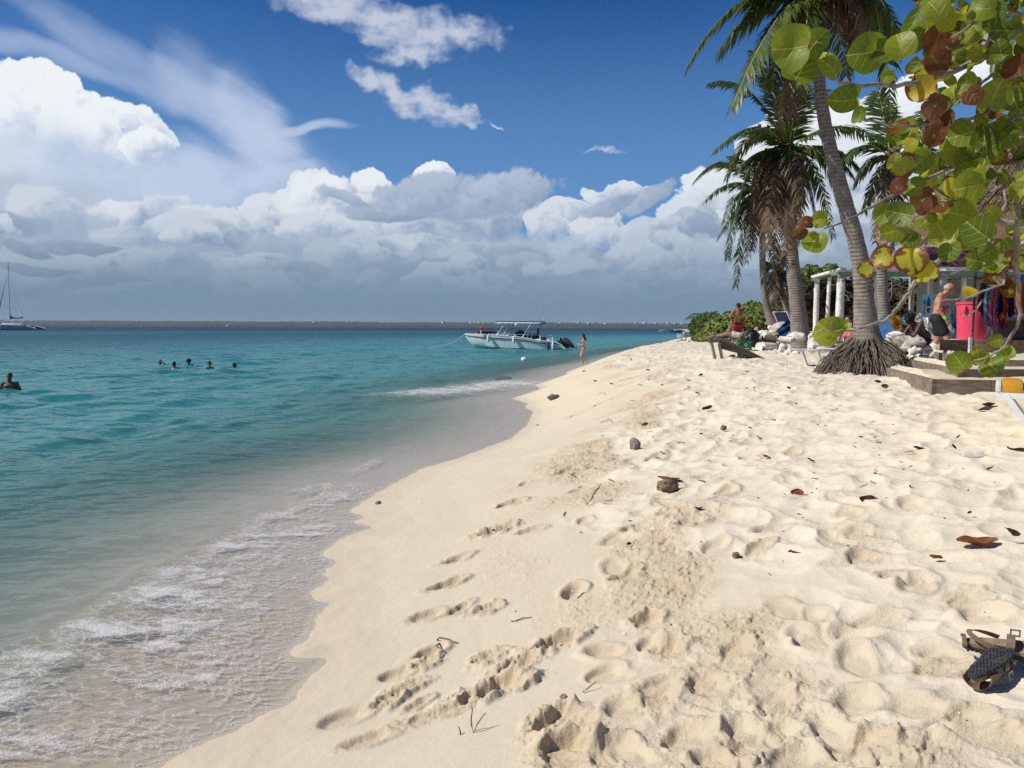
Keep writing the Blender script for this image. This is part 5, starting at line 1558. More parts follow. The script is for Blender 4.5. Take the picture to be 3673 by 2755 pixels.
# ---- sandals
def sandal(label, c, ax, up_sole, M):
    root = thing('sandal', label, 'sandal', M.translation, 0, 'pair of sandals on the sand')
    M = M @ Matrix.Scale(1.14, 4)
    out_ = []
    n = 40
    for k in range(n):
        t = 2*math.pi*k/n
        x = .135*math.cos(t); wd = .040+.012*(x/.135) - .010*math.exp(-((x+.01)/.05)**2)*(1 if math.sin(t) < 0 else .2)
        y = wd*math.copysign(abs(math.sin(t))**.75, math.sin(t))
        out_.append((x, y))
    mb = MB(); mb.prism(out_, .016, M); mb.build('sole', 'sole_rubber', root)
    inn = [(x*.965, y*.95) for x, y in out_]
    mb = MB(); mb.prism(inn, .014, M @ Matrix.Translation((0, 0, .0165))); mb.build('footbed', 'tan_suede', root)
    mb = MB()
    for i in range(-9, 10):
        for j in range(-3, 4):
            x, y = i*.0135, j*.0115+(.0055 if i % 2 else 0)
            wd = .036+.012*(x/.135)
            if abs(y) < wd-.004 and abs(x) < .122 and hash((i*7+j*13, 5)) % 5: mb.box(tuple(M @ Vector((x, y, -.002))), (.0085, .0085, .0035), M.to_3x3())
    for k in range(0, n, 1):
        x, y = out_[k]; mb.box(tuple(M @ Vector((x, y, .007))), (.006, .006, .013), M.to_3x3())
    mb.build('tread', 'sole_rubber', root, smooth=False)
    def strap(pts, w, mat='brown_leather', name='strap'):
        mb = MB()
        P = [M @ Vector(p) for p in pts]
        o = len(mb.v); vs = []; fs = []
        for i, p in enumerate(P):
            t = (P[min(i+1, len(P)-1)]-P[max(i-1, 0)]).normalized()
            ctr = M @ Vector((pts[i][0], 0, .03))
            nrm = (p-ctr).normalized() if (p-ctr).length > 1e-4 else Vector((0, 0, 1))
            sd = t.cross(nrm).normalized()
            for s1, s2 in ((-1, 0), (1, 0), (1, 1), (-1, 1)): vs.append(p+sd*(s1*w/2)+nrm*(s2*.0035))
        for i in range(len(P)-1):
            for k in range(4):
                a, b = i*4+k, i*4+(k+1) % 4; fs.append((a, b, b+4, a+4))
        fs += [(3, 2, 1, 0), tuple(len(vs)-4+k for k in range(4))]
        mb.add(vs, fs); return mb.build(name, mat, root)
    def arch(x0, x1, hgt, w, hw=.046):
        return strap([(x0+(x1-x0)*i/12, hw*math.cos(math.pi*i/12), .02+hgt*math.sin(math.pi*i/12)) for i in range(13)], w)
    arch(.07, .085, .034, .030, .050); arch(.02, .0, .044, .030, .047)
    if up_sole: arch(-.055, -.075, .045, .085, .040)
    else: strap([(-.02-.10*math.sin(math.pi*i/14), .042*math.cos(math.pi*i/14), .03+.035*math.sin(math.pi*i/14)) for i in range(15)], .020)
    if not up_sole: strap([(-.135+.0*i, .030*math.cos(math.pi*i/10), .022+.022*math.sin(math.pi*i/10)) for i in range(11)], .016)
    mb = MB()
    bc = M @ Vector((.03, .047, .05))
    for dx, dz in ((-.014, 0), (.014, 0), (0, -.012), (0, .012)):
        mb.box(tuple(M @ Vector((.03+dx, .050, .052+dz))), (.005 if dx else .032, .004, .029 if dx else .005), M.to_3x3())
    mb.build('buckle', 'metal_grey', root, smooth=False)
    return root
pA = GS(3605, 2440); fw = (at(3700, 2300, 3.2)-at(3500, 2470, 2.85))
Xa = Vector((.80, .60, .10)).normalized()
upv = Vector((-.55, -.30, .80)).normalized()             # where the black sole looks
Ya = upv.cross(Xa).normalized()
cA = GS(3545, 2440); gA = cA.z
MA = M4(Vector((cA.x, cA.y, gA+.075)), Xa, -Ya)   # local z points away from the sole side
sandal('brown strap sandal lying tipped over, its worn black sole facing up', cA, Xa, True, MA)
cB = GS(3625, 2395); gB = cB.z
MB_ = M4(Vector((cB.x+.02, cB.y+.06, gB+.035)), Vector((.90, -.42, .02)), Vector((.40, .88, .25)))
sandal('brown strap sandal lying upright underneath the tipped one, buckle showing', cB, Xa, False, MB_)

# ---- striped lounger at the right edge
q = at(3570, 1395, 6.6); gz = zs(q.x, q.y)
yl = thing('sun_lounger', 'yellow and white striped lounger cut off at the right edge of the beach', 'sun lounger', (q.x, q.y, gz), -math.atan2(q.x, q.y), 'sun loungers around the palms')
h_ = at(3600, 1392, 6.6).z-gz
x0 = 0.0
for k, w_ in enumerate((.045, .16, .19, .19, .19, .19, .19, .19, .19, .19)):
    mb = MB(); mb.bbox((x0+w_/2, .34, h_+.010*math.sin(k*.9)), (w_-.004, .66, .10 if k else .07), (0, .02, 0), .034)
    mb.build('pad_stripe', 'white_cloth' if k % 2 == 0 else 'yellow_cloth', yl, world=False); x0 += w_
for y_ in (.04, .64):
    mb = MB(); mb.beam((.08, y_, h_-.06), (.40, y_, -.05), .045, .07, Vector((0, 1, 0))); mb.beam((.02, y_, h_-.062), (1.75, y_, h_-.075), .045, .05)
    mb.beam((1.45, y_, h_-.08), (1.25, y_, -.05), .045, .07, Vector((0, 1, 0))); mb.build('frame', 'white_plastic', yl, smooth=False, world=False)
for k in range(3):
    mb = MB(); mb.tube([(.36+.06*k, .0, h_-.20-.10*k), (.36+.06*k, .62, h_-.20-.10*k)], .062-.004*k, 14); mb.build('rolled_pad', ('yellow_cloth', 'metal_grey', 'white_cloth')[k], yl, world=False)

# ---- pergola
pg = thing('pergola', 'white post pergola with green and white roof beams behind the palms', 'pergola', (at(2960, 1180, 25).x, 25, 1.25))
def post(px, py0, py1, d, r, mat='old_white_paint', sq=False, px1=None, down=True):
    a_ = at(px, py0, d); b_ = at(px1 or px, py1, d); b_.z = min(b_.z, 1.25) if down else b_.z
    mb = MB()
    if sq: mb.beam(a_, b_, r*2, r*2, Vector((0, 1, 0)))
    else: mb.tube([a_.lerp(b_, i/8) for i in range(9)], [r*(1+.05*math.sin(i*2.1)) for i in range(9)], 14, jitter=.02)
    mb.build('post', mat, pg, smooth=not sq)
post(2931, 1000, 1190, 25, .085, px1=2925); post(2976, 990, 1150, 29, .075, px1=2965); post(3018, 978, 1190, 23, .115, px1=3008)
post(3148, 990, 1175, 22, .058, 'white_paint', True, px1=3141); post(3338, 995, 1120, 24, .06, 'white_paint', True, px1=3334); post(3381, 985, 1200, 21.5, .085, 'grey_wall', True); post(3270, 990, 1180, 27, .065, 'grey_wall', True)
def beam(p, q, d0, d1, w, h, mat):
    mb = MB(); mb.beam(at(*p, d0), at(*q, d1), w, h); mb.build('beam', mat, pg, smooth=False)
beam((2918, 1000), (2985, 985), 25, 29, .10, .14, 'green_paint'); beam((2918, 993), (3025, 964), 24.9, 22.8, .16, .07, 'white_paint'); beam((2975, 987), (3030, 972), 29, 23.1, .08, .10, 'green_paint')
beam((3005, 985), (3385, 982), 22.9, 21.4, .09, .15, 'green_paint'); beam((3000, 972), (3395, 968), 22.85, 21.3, .18, .06, 'white_paint'); beam((2975, 982), (3345, 975), 29, 24.2, .09, .12, 'wood_grey')
for i in range(7):
    t = i/6; beam((3015+t*350, 974-t*3), (3015+t*330+10, 968-t*3), 22.9-1.5*t, 27.5-2.5*t, .06, .09, 'wood_grey')
# ---- red roofed kiosk
k0 = at(3475, 1180, 22.5)
ki = thing('kiosk', 'small beach kiosk with a red roof, white fascia and grey wall behind the palms', 'kiosk', (k0.x, k0.y, 1.25))
mb = MB(); xl, xr = at(3330, 960, 22.5).x, at(3760, 960, 22.5).x; zr = at(3400, 957, 22.5).z; zt = at(3400, 885, 24.5).z
mb.add([(xl, 22.4, zr), (xr, 22.4, zr), (xr, 26.6, zr), (xl, 26.6, zr), (xl+.5, 24.5, zt), (xr-.5, 24.5, zt)], [(0, 1, 5, 4), (1, 2, 5), (2, 3, 4, 5), (3, 0, 4), (3, 2, 1, 0)]); mb.build('roof', 'red_roof', ki, smooth=False)
mb = MB(); mb.box(((xl+xr)/2, 22.42, zr-.075), (xr-xl+.06, .06, .12)); mb.build('fascia', 'white_paint', ki, smooth=False)
mb = MB(); mb.box(((xl+xr)/2, 22.5, zr-.23), (xr-xl-.1, .05, .17)); mb.build('fascia', 'green_paint', ki, smooth=False)
mb = MB(); x0 = at(3462, 1000, 23).x; mb.box(((x0+xr)/2, 24.4, (zr+1.2)/2-.15), (xr-x0, 2.6, zr-1.5)); mb.build('wall', 'grey_wall', ki, smooth=False)
for px in (3458, 3700):
    c_ = at(px, 1000, 22.7); mb = MB(); mb.box((c_.x, c_.y, (zr+1.3)/2-.1), (.10, .10, zr-1.5)); mb.build('post', 'white_paint', ki, smooth=False)
# ---- painted surf board
q = at(3339, 1098, 20.0)
sg = thing('painted_sign', 'light blue board painted with a surfboard and a palm, behind the old man', 'sign', (q.x, q.y, 1.35))
sw, sh_ = 180*20/FPX/3.0*1.08, 235*20/FPX/3.0*1.05
pmat('sign_blue', (0.26, 0.52, 0.66), 0.7, 0.15, 4, 0.1); pmat('sign_navy', (0.015, 0.05, 0.20), 0.7, 0.15, 5, 0.1); pmat('sign_yellow', (0.70, 0.55, 0.06), 0.7, 0.1, 5, 0.1)
pmat('sign_green', (0.02, 0.17, 0.14), 0.7, 0.2, 5, 0.1); pmat('sign_black', (0.015, 0.016, 0.02), 0.7, 0.2, 5, 0.1)
sw, sh_ = .46, .58
MS = Matrix.Translation((q.x, q.y, q.z)) @ Matrix.Rotation(R(90), 4, 'X')
mb = MB(); mb.prism([(-sw/2, -sh_/2), (sw/2, -sh_/2), (sw/2, sh_/2), (-sw/2, sh_/2)], -.03, MS); mb.build('board', 'sign_blue', sg, smooth=False)
fr_ = MS @ Matrix.Translation((0, 0, .002))
mb = MB(); mb.prism([(.045*math.cos(t*.3)-.06, .20*math.sin(t*.3)+.02) for t in range(21)], .004, fr_); mb.build('painted_surfboard', 'sign_navy', sg, smooth=False)
mb = MB(); mb.prism([(-.13, -.06), (.0, -.035), (.0, -.0), (-.13, -.02)], .004, fr_ @ Matrix.Translation((0, 0, .005))); mb.prism([(-.15, -.24), (-.10, -.24), (-.11, .05), (-.13, .05)], .004, fr_ @ Matrix.Translation((0, 0, .0)));
mb.prism([(.03, -.1), (.10, .10), (.06, .16), (.01, .02)], .004, fr_); mb.build('painted_figure', 'sign_yellow', sg, smooth=False)
mb = MB(); mb.prism([(-.175, -.2), (-.16, -.2), (-.155, .1), (-.165, .1)], .003, fr_)
for k in range(6):
    a_ = k*1.05; mb.prism([(-.16, .1), (-.16+.06*math.cos(a_), .1+.06*math.sin(a_)), (-.16+.045*math.cos(a_+.4), .1+.045*math.sin(a_+.4))], .003, fr_ @ Matrix.Translation((0, 0, .0005*k)))
mb.build('painted_palm', 'sign_green', sg, smooth=False)
mb = MB()
for k in range(20):
    t0, t1 = 2*math.pi*k/20, 2*math.pi*(k+1)/20
    mb.prism([(.13+.075*math.cos(t0), .19+.06*math.sin(t0)), (.13+.075*math.cos(t1), .19+.06*math.sin(t1)), (.13+.063*math.cos(t1), .19+.05*math.sin(t1)), (.13+.063*math.cos(t0), .19+.05*math.sin(t0))], .003, fr_)
mb.build('ring_mark', 'sign_black', sg, smooth=False)
text_mesh('TI', .085, fr_ @ Matrix.Translation((.13, .185, .003)), 'lettering', 'sign_black', sg)

# ---- hanging sarongs
rk = at(3600, 960, 13.8)
rack = thing('clothes_rail', 'wooden rail hung with bright sarongs at the right edge', 'rail', (rk.x, rk.y, 1.7))
mb = MB(); mb.tube([at(3495, 1000, 14.0), at(3720, 985, 13.2)], .022, 8); mb.build('rail', 'wood_grey', rack)
for px, d in ((3501, 14.05), (3586, 13.75), (3715, 13.25)):
    t_ = at(px, 960, d); mb = MB(); mb.tube([t_, Vector((t_.x, t_.y, 1.72))], .022, 8); mb.build('post', 'wood_grey', rack)
mb = MB(); mb.tube([at(3518, 905, 14.0), at(3720, 900, 13.2)], .02, 8); mb.build('rail', 'wood_grey', rack)
def dye(name, cols, sc=6.0):
    m, nb, out = new_mat(name)
    n = nb.noise(nb.objco(), sc, 3, 0.55, 0.6)
    c = nb.ramp(n, [(.30+.40*i/(len(cols)-1), c_) for i, c_ in enumerate(cols)])
    p = nb.node('ShaderNodeBsdfPrincipled'); nb.put(p.inputs['Base Color'], c); p.inputs['Roughness'].default_value = .8
    t = nb.node('ShaderNodeBsdfTranslucent'); nb.put(t.inputs[0], c)
    mx = nb.node('ShaderNodeMixShader'); mx.inputs[0].default_value = .3
    nb.l.new(p.outputs[0], mx.inputs[1]); nb.l.new(t.outputs[0], mx.inputs[2]); nb.l.new(mx.outputs[0], out.inputs[0])
dye('dye_red', [(.30, .02, .04), (.45, .06, .08), (.20, .02, .03)]); dye('dye_green', [(.04, .22, .11), (.02, .14, .08)]); dye('dye_aqua', [(.04, .45, .50), (.30, .62, .60), (.02, .30, .40)])
dye('dye_pink', [(.55, .04, .30), (.60, .22, .12), (.55, .08, .40), (.5, .3, .35)]); dye('dye_purple', [(.22, .02, .20), (.10, .01, .14)]); dye('dye_navy', [(.012, .012, .12), (.03, .03, .25)])
dye('dye_orange', [(.55, .09, .02), (.60, .20, .03)]); dye('dye_white', [(.65, .55, .58), (.45, .06, .12), (.7, .65, .66)], 9); dye('dye_blue', [(.03, .16, .42), (.08, .40, .60)]); dye('dye_magenta', [(.30, .02, .12), (.55, .10, .20)])
def sarong(label, x0, x1, y0, y1, d, mat, seed):
    rs_ = random.Random(seed); n, m = 26, 16
    a_, b_ = at(x0, y0, d), at(x1, y0, d); zb = at(x0, y1, d).z; wd = b_.x-a_.x
    bm = bmesh.new(); g = []
    ph = rs_.uniform(0, 6); fq = rs_.uniform(2.2, 3.4)
    for i in range(n):
        r = []
        for j in range(m):
            u, v = i/(n-1), j/(m-1)
            tz = a_.z+(zb+.05*math.sin(u*5+ph)-a_.z)*v
            fl = (.25+.75*v)
            r.append(bm.verts.new((a_.x+wd*(u*(.85+.15*v)+.07*(1-v))+.012*math.sin(v*6+ph), d+.035*fl*math.sin(u*fq*6.28+ph+v*.8)+.01*math.sin(u*31+v*3), tz)))
        g.append(r)
    for i in range(n-1):
        for j in range(m-1): bm.faces.new((g[i][j], g[i][j+1], g[i+1][j+1], g[i+1][j]))
    bmesh.ops.solidify(bm, geom=bm.faces[:], thickness=.004)
    mb = MB(); mb.bm(bm)
    return tag(mb.build('sarong', mat), label, 'sarong', 'sarongs hanging at the terrace')
sarong('dark red sarong hanging over the edge of the pink barrel', 3515, 3536, 1015, 1125, 13.9, 'dye_red', 1)
sarong('short green sarong hanging left of the turquoise one', 3526, 3544, 1008, 1048, 13.8, 'dye_green', 2)
sarong('narrow turquoise sarong left of the pink tie-dye one', 3540, 3562, 1000, 1166, 13.65, 'dye_aqua', 3)
sarong('long pink and purple tie-dye sarong, the lowest hanging of the row', 3554, 3580, 1020, 1172, 13.5, 'dye_pink', 4)
sarong('dark blue sarong between the pink tie-dye one and the orange one', 3574, 3604, 1030, 1132, 13.75, 'dye_navy', 5)
sarong('narrow orange sarong against dark blue cloth', 3598, 3614, 1050, 1140, 13.6, 'dye_orange', 6)
sarong('dark blue sarong right of the orange one, behind the grey branch', 3610, 3642, 1050, 1130, 13.8, 'dye_navy', 7)
sarong('dark magenta sarong hanging low behind the dark blue ones', 3578, 3612, 1110, 1178, 13.95, 'dye_magenta', 8)
sarong('wide white sarong with red patches on the upper rail', 3577, 3632, 925, 975, 13.4, 'dye_white', 9)
sarong('bright blue sarong at the top right of the upper rail', 3655, 3700, 915, 1000, 13.2, 'dye_blue', 10)
sarong('small white and red sarong at the left end of the upper rail', 3520, 3572, 885, 925, 13.9, 'dye_white', 11)
sarong('orange sarong at the far right behind the branches', 3640, 3700, 1005, 1120, 13.3, 'dye_orange', 12)

# ---- thatched parasol
ap = at(3765, 430, 8.2); ec = at(3765, 815, 8.2)
th_ = thing('thatch_parasol', 'pale straw thatched parasol behind the sea grape leaves', 'parasol', (ap.x, ap.y, zs(ap.x, ap.y)))
mb = MB(); Rr_ = (3765-3262)*8.2/FPX; rs = random.Random(9)
mb.lathe([(Rr_*.93, ec.z+.04), (.05, ap.z-.06), (0.0, ap.z-.02)], (ap.x, ap.y, 0), 36)
for k in range(3800):
    an = rs.uniform(0, 6.283); t = rs.random()**.6
    L_ = rs.uniform(.25, .55); t1 = min(1.06, t+L_/1.9)
    def sp(t, up): return Vector((ap.x+math.cos(an)*Rr_*t, ap.y+math.sin(an)*Rr_*t, ap.z+(ec.z-ap.z)*t+up))
    a_, b_ = sp(t, .02+.03*rs.random()), sp(t1, rs.uniform(-.01, .05))
    b_ += Vector((rs.gauss(0, .02), rs.gauss(0, .02), 0))
    w_ = rs.uniform(.003, .009); sd = Vector((-math.sin(an), math.cos(an), 0))*w_; up_ = Vector((0, 0, .012))
    mb.add([a_-sd, a_+sd, a_+up_, b_-sd*.6, b_+sd*.6, b_+up_*.6], [(0, 3, 5, 2), (1, 2, 5, 4), (0, 1, 4, 3)])
mb.build('thatch', 'thatch', th_, smooth=False)
mb = MB(); mb.tube([Vector((ap.x, ap.y, ap.z-.05)), Vector((ap.x, ap.y, zs(ap.x, ap.y)-.2))], .07, 12); mb.build('pole', 'wood_greyz', th_)

# ---- shore debris, one by one
def curled_leaf(px, py, r, mat, label, seed, cat='leaf', group='dead leaves on the sand', curl=.9, lift=.0):
    p = GS(px, py); dist = p.y
    rs_ = random.Random(seed); R_ = r*dist/FPX*1.05
    bm = bmesh.new(); n, m = 9, 7; g = []
    for i in range(n):
        row = []
        for j in range(m):
            u, v = i/(n-1)*2-1, j/(m-1)*2-1
            wv = math.sqrt(max(.03, 1-u*u))*.62
            row.append(bm.verts.new((u*R_, v*wv*R_, R_*(curl*.45*(v*wv)**2*2+curl*.30*u*u+.06*math.sin(5*u+seed)+.06*math.sin(6*v+seed)))))
        g.append(row)
    for i in range(n-1):
        for j in range(m-1): bm.faces.new((g[i][j], g[i+1][j], g[i+1][j+1], g[i][j+1]))
    bmesh.ops.solidify(bm, geom=bm.faces[:], thickness=.0015)
    mb = MB(); mb.bm(bm, (0, 0, 0), (rs_.gauss(0, .5 if r < 25 else .18), rs_.gauss(0, .35 if r < 25 else .12), rs_.uniform(-.8, .8)))
    zmin = min(v[2] for v in mb.v)
    mb.v = [(v[0]+p.x, v[1]+p.y, v[2]-zmin+p.z+(.004 if r < 25 else -.010)+lift) for v in mb.v]
    return tag(mb.build('dead_leaf', mat), label, cat, group)
lv = [(2397, 1738, 44, 'tan', 'tan curled leaf lying on top of a brown coconut husk'), (2863, 1988, 30, 'orange', 'bright orange curled leaf lying alone in the middle of the dry sand'), (2858, 1778, 24, 'orange', 'reddish rolled leaf upright in the sand above the bright orange leaf'),
      (3120, 1802, 34, 'brown', 'dark brown crumpled leaf with a long curved stalk'), (3270, 1757, 16, 'brown', 'small red brown leaf right of the crumpled dark leaf'), (2907, 1658, 15, 'brown', 'small maroon leaf standing on edge above the rolled leaf'),
      (3297, 1617, 20, 'brown', 'brown leaf left of the empty clear bottle'), (3388, 1615, 11, 'brown', 'left one of two small brown leaves just left of the clear bottle'), (3420, 1614, 12, 'brown', 'right one of two small brown leaves just left of the clear bottle'), (3655, 1616, 36, 'brown', 'large brown leaf at the right edge level with the clear bottle'),
      (3546, 1457, 20, 'brown', 'upper of two dark leaves left of the striped lounger'), (3538, 1475, 24, 'brown', 'lower of two dark leaves left of the striped lounger'), (2537, 1474, 20, 'brown', 'dark brown leaf on edge below the tipped plank lounger'), (2313, 1532, 12, 'orange', 'small orange leaf standing up near the dark split husk'),
      (2378, 1628, 13, 'tan', 'small tan leaf right of the dark split husk'), (2748, 1645, 16, 'tan', 'small yellowish leaf left of the maroon leaf'), (3175, 1393, 12, 'brown', 'small brown leaf near the left corner of the lowest step'), (3148, 1374, 11, 'brown', 'dull red leaf just in front of the root skirt'),
      (3505, 1955, 66, 'orange', 'large curled orange brown leaf in front of the leaf shadow'), (3625, 1908, 30, 'brown', 'dark red leaf at the right edge by the leaf shadow'), (3358, 2013, 22, 'orange', 'thin reddish leaf scrap below the large curled leaf'), (2866, 1850, 9, 'brown', 'tiny red leaf scrap below the rolled leaf'),
      (3478, 1848, 8, 'brown', 'tiny dark leaf scrap above the leaf shadow'), (3550, 1690, 14, 'brown', 'flat dark red leaf below the clear bottle'), (3438, 1573, 12, 'brown', 'dark leaf above the clear bottle'), (2505, 1830, 16, 'brown', 'dark leaf in the trodden sand left of centre'), (2680, 1396, 9, 'brown', 'tiny rust leaf below the blue and white lounger')]
for i, (px, py, r, k, lab) in enumerate(lv): curled_leaf(px, py, r, 'dead_leaf_'+k, lab, 300+i, lift=.03 if i == 0 else 0)
rs = random.Random(44)
for i in range(60):
    px, py = rs.uniform(2080, 3640), 1290+rs.random()**1.5*700
    if px < 2080+(py-1290)*0.2: continue
    curled_leaf(px, py, rs.uniform(4, 9), rs.choice(['dead_leaf_brown', 'dead_leaf_brown', 'dead_leaf_tan']), 'small dry brown leaf scrap scattered on the trodden sand', 400+i, group='small leaf scraps on the sand')
def twig(px, py, dx, dy, lab, seed, r=.004, grp='twigs on the sand', mat='dry_twig', up=0.0, n=5, name='twig'):
    a_, b_ = GS(px, py), GS(px+dx, py+dy)
    if up: b_ = a_+Vector(((dx)*a_.y/FPX, 0.02, up))
    rs_ = random.Random(seed); L_ = (b_-a_).length
    pts = []
    for i in range(n):
        t = i/(n-1); p = a_.lerp(b_, t)+Vector((rs_.gauss(0, .05), rs_.gauss(0, .05), abs(rs_.gauss(0, .05))+.03))*L_*(1 if 0 < i < n-1 else .3)
        if not up: p.z = max(p.z, zs(p.x, p.y)+r)
        pts.append(p)
    mb = MB(); mb.tube(pts, [r*(1-.5*i/(n-1)) for i in range(n)], 6)
    return tag(mb.build(name, mat), lab, 'twig', grp)
twig(1697, 2630, -6, -110, 'tallest dark twig standing upright in the near sand', 1, .004, up=.115)
twig(1700, 2625, 45, -70, 'forked dark twig leaning right beside the tallest upright twig', 2, .004, up=.075)
twig(1652, 2640, -10, -30, 'short dark twig stub left of the tallest upright twig', 3, .004, up=.03)
twig(2072, 2150, 55, -45, 'brown curved stick lying in the footprint hollow', 4, .006)
twig(1570, 2300, 75, 10, 'bent grey stick bridging the near footprint', 5, .006); twig(1575, 2305, 3, 60, 'short grey stick pointing down from the bent one', 6, .006)
twig(1835, 2235, 75, -18, 'straight thin grey stick lying on the smooth damp sand', 7, .0045)
twig(2090, 2490, 50, -55, 'arched thin twig at the edge of the dry sand', 8, .004, up=.04)
twig(2105, 1812, 45, -62, 'dark forked driftwood stick pointing up the beach', 9, .008, up=.16); twig(2135, 1775, 25, -30, 'side spur of driftwood beside the dark forked stick', 10, .006, up=.10)
twig(2040, 1700, 26, 15, 'short dark stick left of the broken crust', 11, .008); twig(2030, 1840, -10, 14, 'thumb-long stick by the cracked sand', 12, .006)
for i in range(110):
    px, py = rs.uniform(2060, 3300), 1285+rs.random()**1.7*520
    if px < 2150-(py-1300)*0.2: continue
    L_ = rs.uniform(8, 34); an = rs.uniform(-.7, .7)
    twig(px, py, L_*math.cos(an)*rs.choice((-1, 1)), L_*.5*math.sin(an), 'thin dark twig scattered on the upper beach', 500+i, rs.uniform(.003, .007), 'scattered thin twigs', n=4)
def pebble(px, py, r, mat, lab, seed, name='stone', cat='stone', flat=.6, asp=1.5, grp=None, rough=.25):
    p = GS(px, py); R_ = r*p.y/FPX
    mb = MB(); mb.blob((p.x, p.y, p.z+R_*flat*.5), (R_*asp, R_, R_*flat), 3, rough, seed, (0, 0, seed*.7))
    return tag(mb.build(name, mat), lab, cat, grp)
pebble(1985, 1430, 18, 'dark_stone', 'grey knobbly stone on the smooth sand above the waterline', 1)
pebble(1356, 1807, 9, 'dark_stone', 'small dark stone on the damp sand near the water', 2, asp=1.9)
pebble(1510, 1805, 7, 'shell_white', 'pale flat shell right of the small dark stone', 3, 'shell', 'shell', .3)
pebble(2396, 1758, 32, 'husk', 'brown coconut husk half sunk in the sand under a tan leaf', 4, 'coconut_husk', 'husk', .8, 1.2)
pebble(2277, 1612, 22, 'dark_stone', 'dark split husk standing on end in the sand', 5, 'coconut_husk', 'husk', 1.3, .8)
pebble(2640, 1998, 13, 'husk', 'round brown nut half buried left of the bright orange leaf', 6, 'nut', 'nut', .9, 1.1)
pebble(2595, 1540, 11, 'husk', 'small round nut high on the dry sand', 7, 'nut', 'nut', .9, 1)
pebble(2950, 2262, 7, 'dark_stone', 'flat grey pebble in the middle of the near sand', 8, grp='pebbles'); pebble(2648, 2277, 7, 'dark_stone', 'black pebble lying by a small clod', 9, grp='pebbles')
pebble(3140, 1580, 11, 'shell_white', 'white flat shell on the dry sand', 10, 'shell', 'shell', .3); pebble(2240, 2280, 8, 'shell_white', 'small white shell chip by the dug hollow', 11, 'shell', 'shell', .4)
pebble(2022, 2505, 13, 'dark_stone', 'dark crumbly nut lying in the churned near sand', 12, 'nut', 'nut', .7, 1.3)
pebble(1805, 1362, 14, 'dark_stone', 'dark weedy stone in the wash beside the foam', 13, asp=2.4)
for i in range(46):
    px, py = rs.uniform(1500, 3600), rs.uniform(1450, 2700)
    if px < 1250+(2755-py)*.55: continue
    pebble(px, py, rs.uniform(2.0, 4.2), rs.choice(['dark_stone', 'husk', 'shell_white']), 'tiny chip of shell or stone scattered on the sand', 600+i, 'chip', 'chip', grp='tiny chips on the sand')
# driftwood at the far left end of the sand
for i, (a_, b_, rr, lab) in enumerate((((2468, 1234), (2494, 1228), .05, 'dark driftwood snag with raised arms at the far end of the sand'), ((2430, 1240), (2458, 1234), .04, 'long low driftwood branch left of the raised snag'), ((2500, 1226), (2600, 1222), .05, 'tangled driftwood lying along the foot of the bush'))):
    p_, q_ = at(*a_, 42), at(*b_, 42); p_.z = zs(p_.x, p_.y)+.05; q_.z = zs(q_.x, q_.y)+.10
    mb = MB(); m_ = p_.lerp(q_, .5)+Vector((0, 0, .08)); mb.tube([p_, m_, q_, q_+Vector((.1, 0, .3))], [rr, rr, rr*.8, rr*.4], 8, jitter=.1); mb.tube([m_, m_+Vector((-.1, 0, .28))], [rr*.6, rr*.3], 6)
    tag(mb.build('driftwood', 'wood_dark'), lab, 'driftwood', 'driftwood at the far sand')
# clear bottle
p = GS(3490, 1640); R_ = .026
m, nb, out = new_mat('clear_plastic')
b_ = nb.node('ShaderNodeBsdfPrincipled'); b_.inputs['Base Color'].default_value = (.75, .76, .75, 1); b_.inputs['Roughness'].default_value = .12; b_.inputs['Alpha'].default_value = .45; nb.l.new(b_.outputs[0], out.inputs[0])
bt = thing('bottle', 'empty clear plastic bottle lying on the dry sand', 'bottle', (p.x, p.y, p.z))
mb = MB(); Mr = Matrix.Rotation(R(-12), 3, 'Z') @ Matrix.Rotation(R(90), 3, 'Y')
mb.lathe([(0, -.075), (.024, -.075), (R_, -.068), (R_, -.02), (R_*.93, -.01), (R_, 0), (R_, .045), (.016, .075), (.012, .08), (.012, .09)], (p.x, p.y, p.z+.026), 20, Mr); mb.build('body', 'clear_plastic', bt)
mb = MB(); mb.lathe([(0, .088), (.014, .088), (.014, .102), (0, .102)], (p.x, p.y, p.z+.026), 16, Mr); mb.build('cap', 'white_plastic', bt)
# ================================================================ PEOPLE
def skin_mat(name, c, c2):
    return pmat(name, c, .5, .2, 5, .15, 60, .004, col2=c2, spec=.35)
skin_mat('skin_tan', (.34, .165, .095), (.27, .12, .065)); skin_mat('skin_red', (.46, .225, .155), (.38, .16, .10)); skin_mat('skin_pale', (.50, .29, .20), (.42, .22, .14))
skin_mat('skin_dark', (.10, .052, .034), (.07, .036, .024)); skin_mat('skin_brown', (.20, .10, .062), (.15, .07, .042))
pmat('hair_black', (.012, .010, .009), .6, .3, 30, .5, 90, .004); pmat('hair_brown', (.055, .030, .018), .6, .3, 30, .5, 90, .004); pmat('hair_grey', (.42, .40, .38), .8, .2, 30, .4, 90, .003)
pmat('eye_dark', (.02, .015, .012), .3, .1, 5, 0); pmat('black_shorts', (.013, .014, .014), .8, .3, 20, .3, 80, .004); pmat('pink_bikini', (.75, .10, .22), .7, .1, 10, .2); pmat('tan_bikini', (.38, .27, .20), .8, .5, 40, .2, col2=(.12, .10, .09))
pmat('wrist_band', (.30, .62, .12), .5, .1, 5, 0)

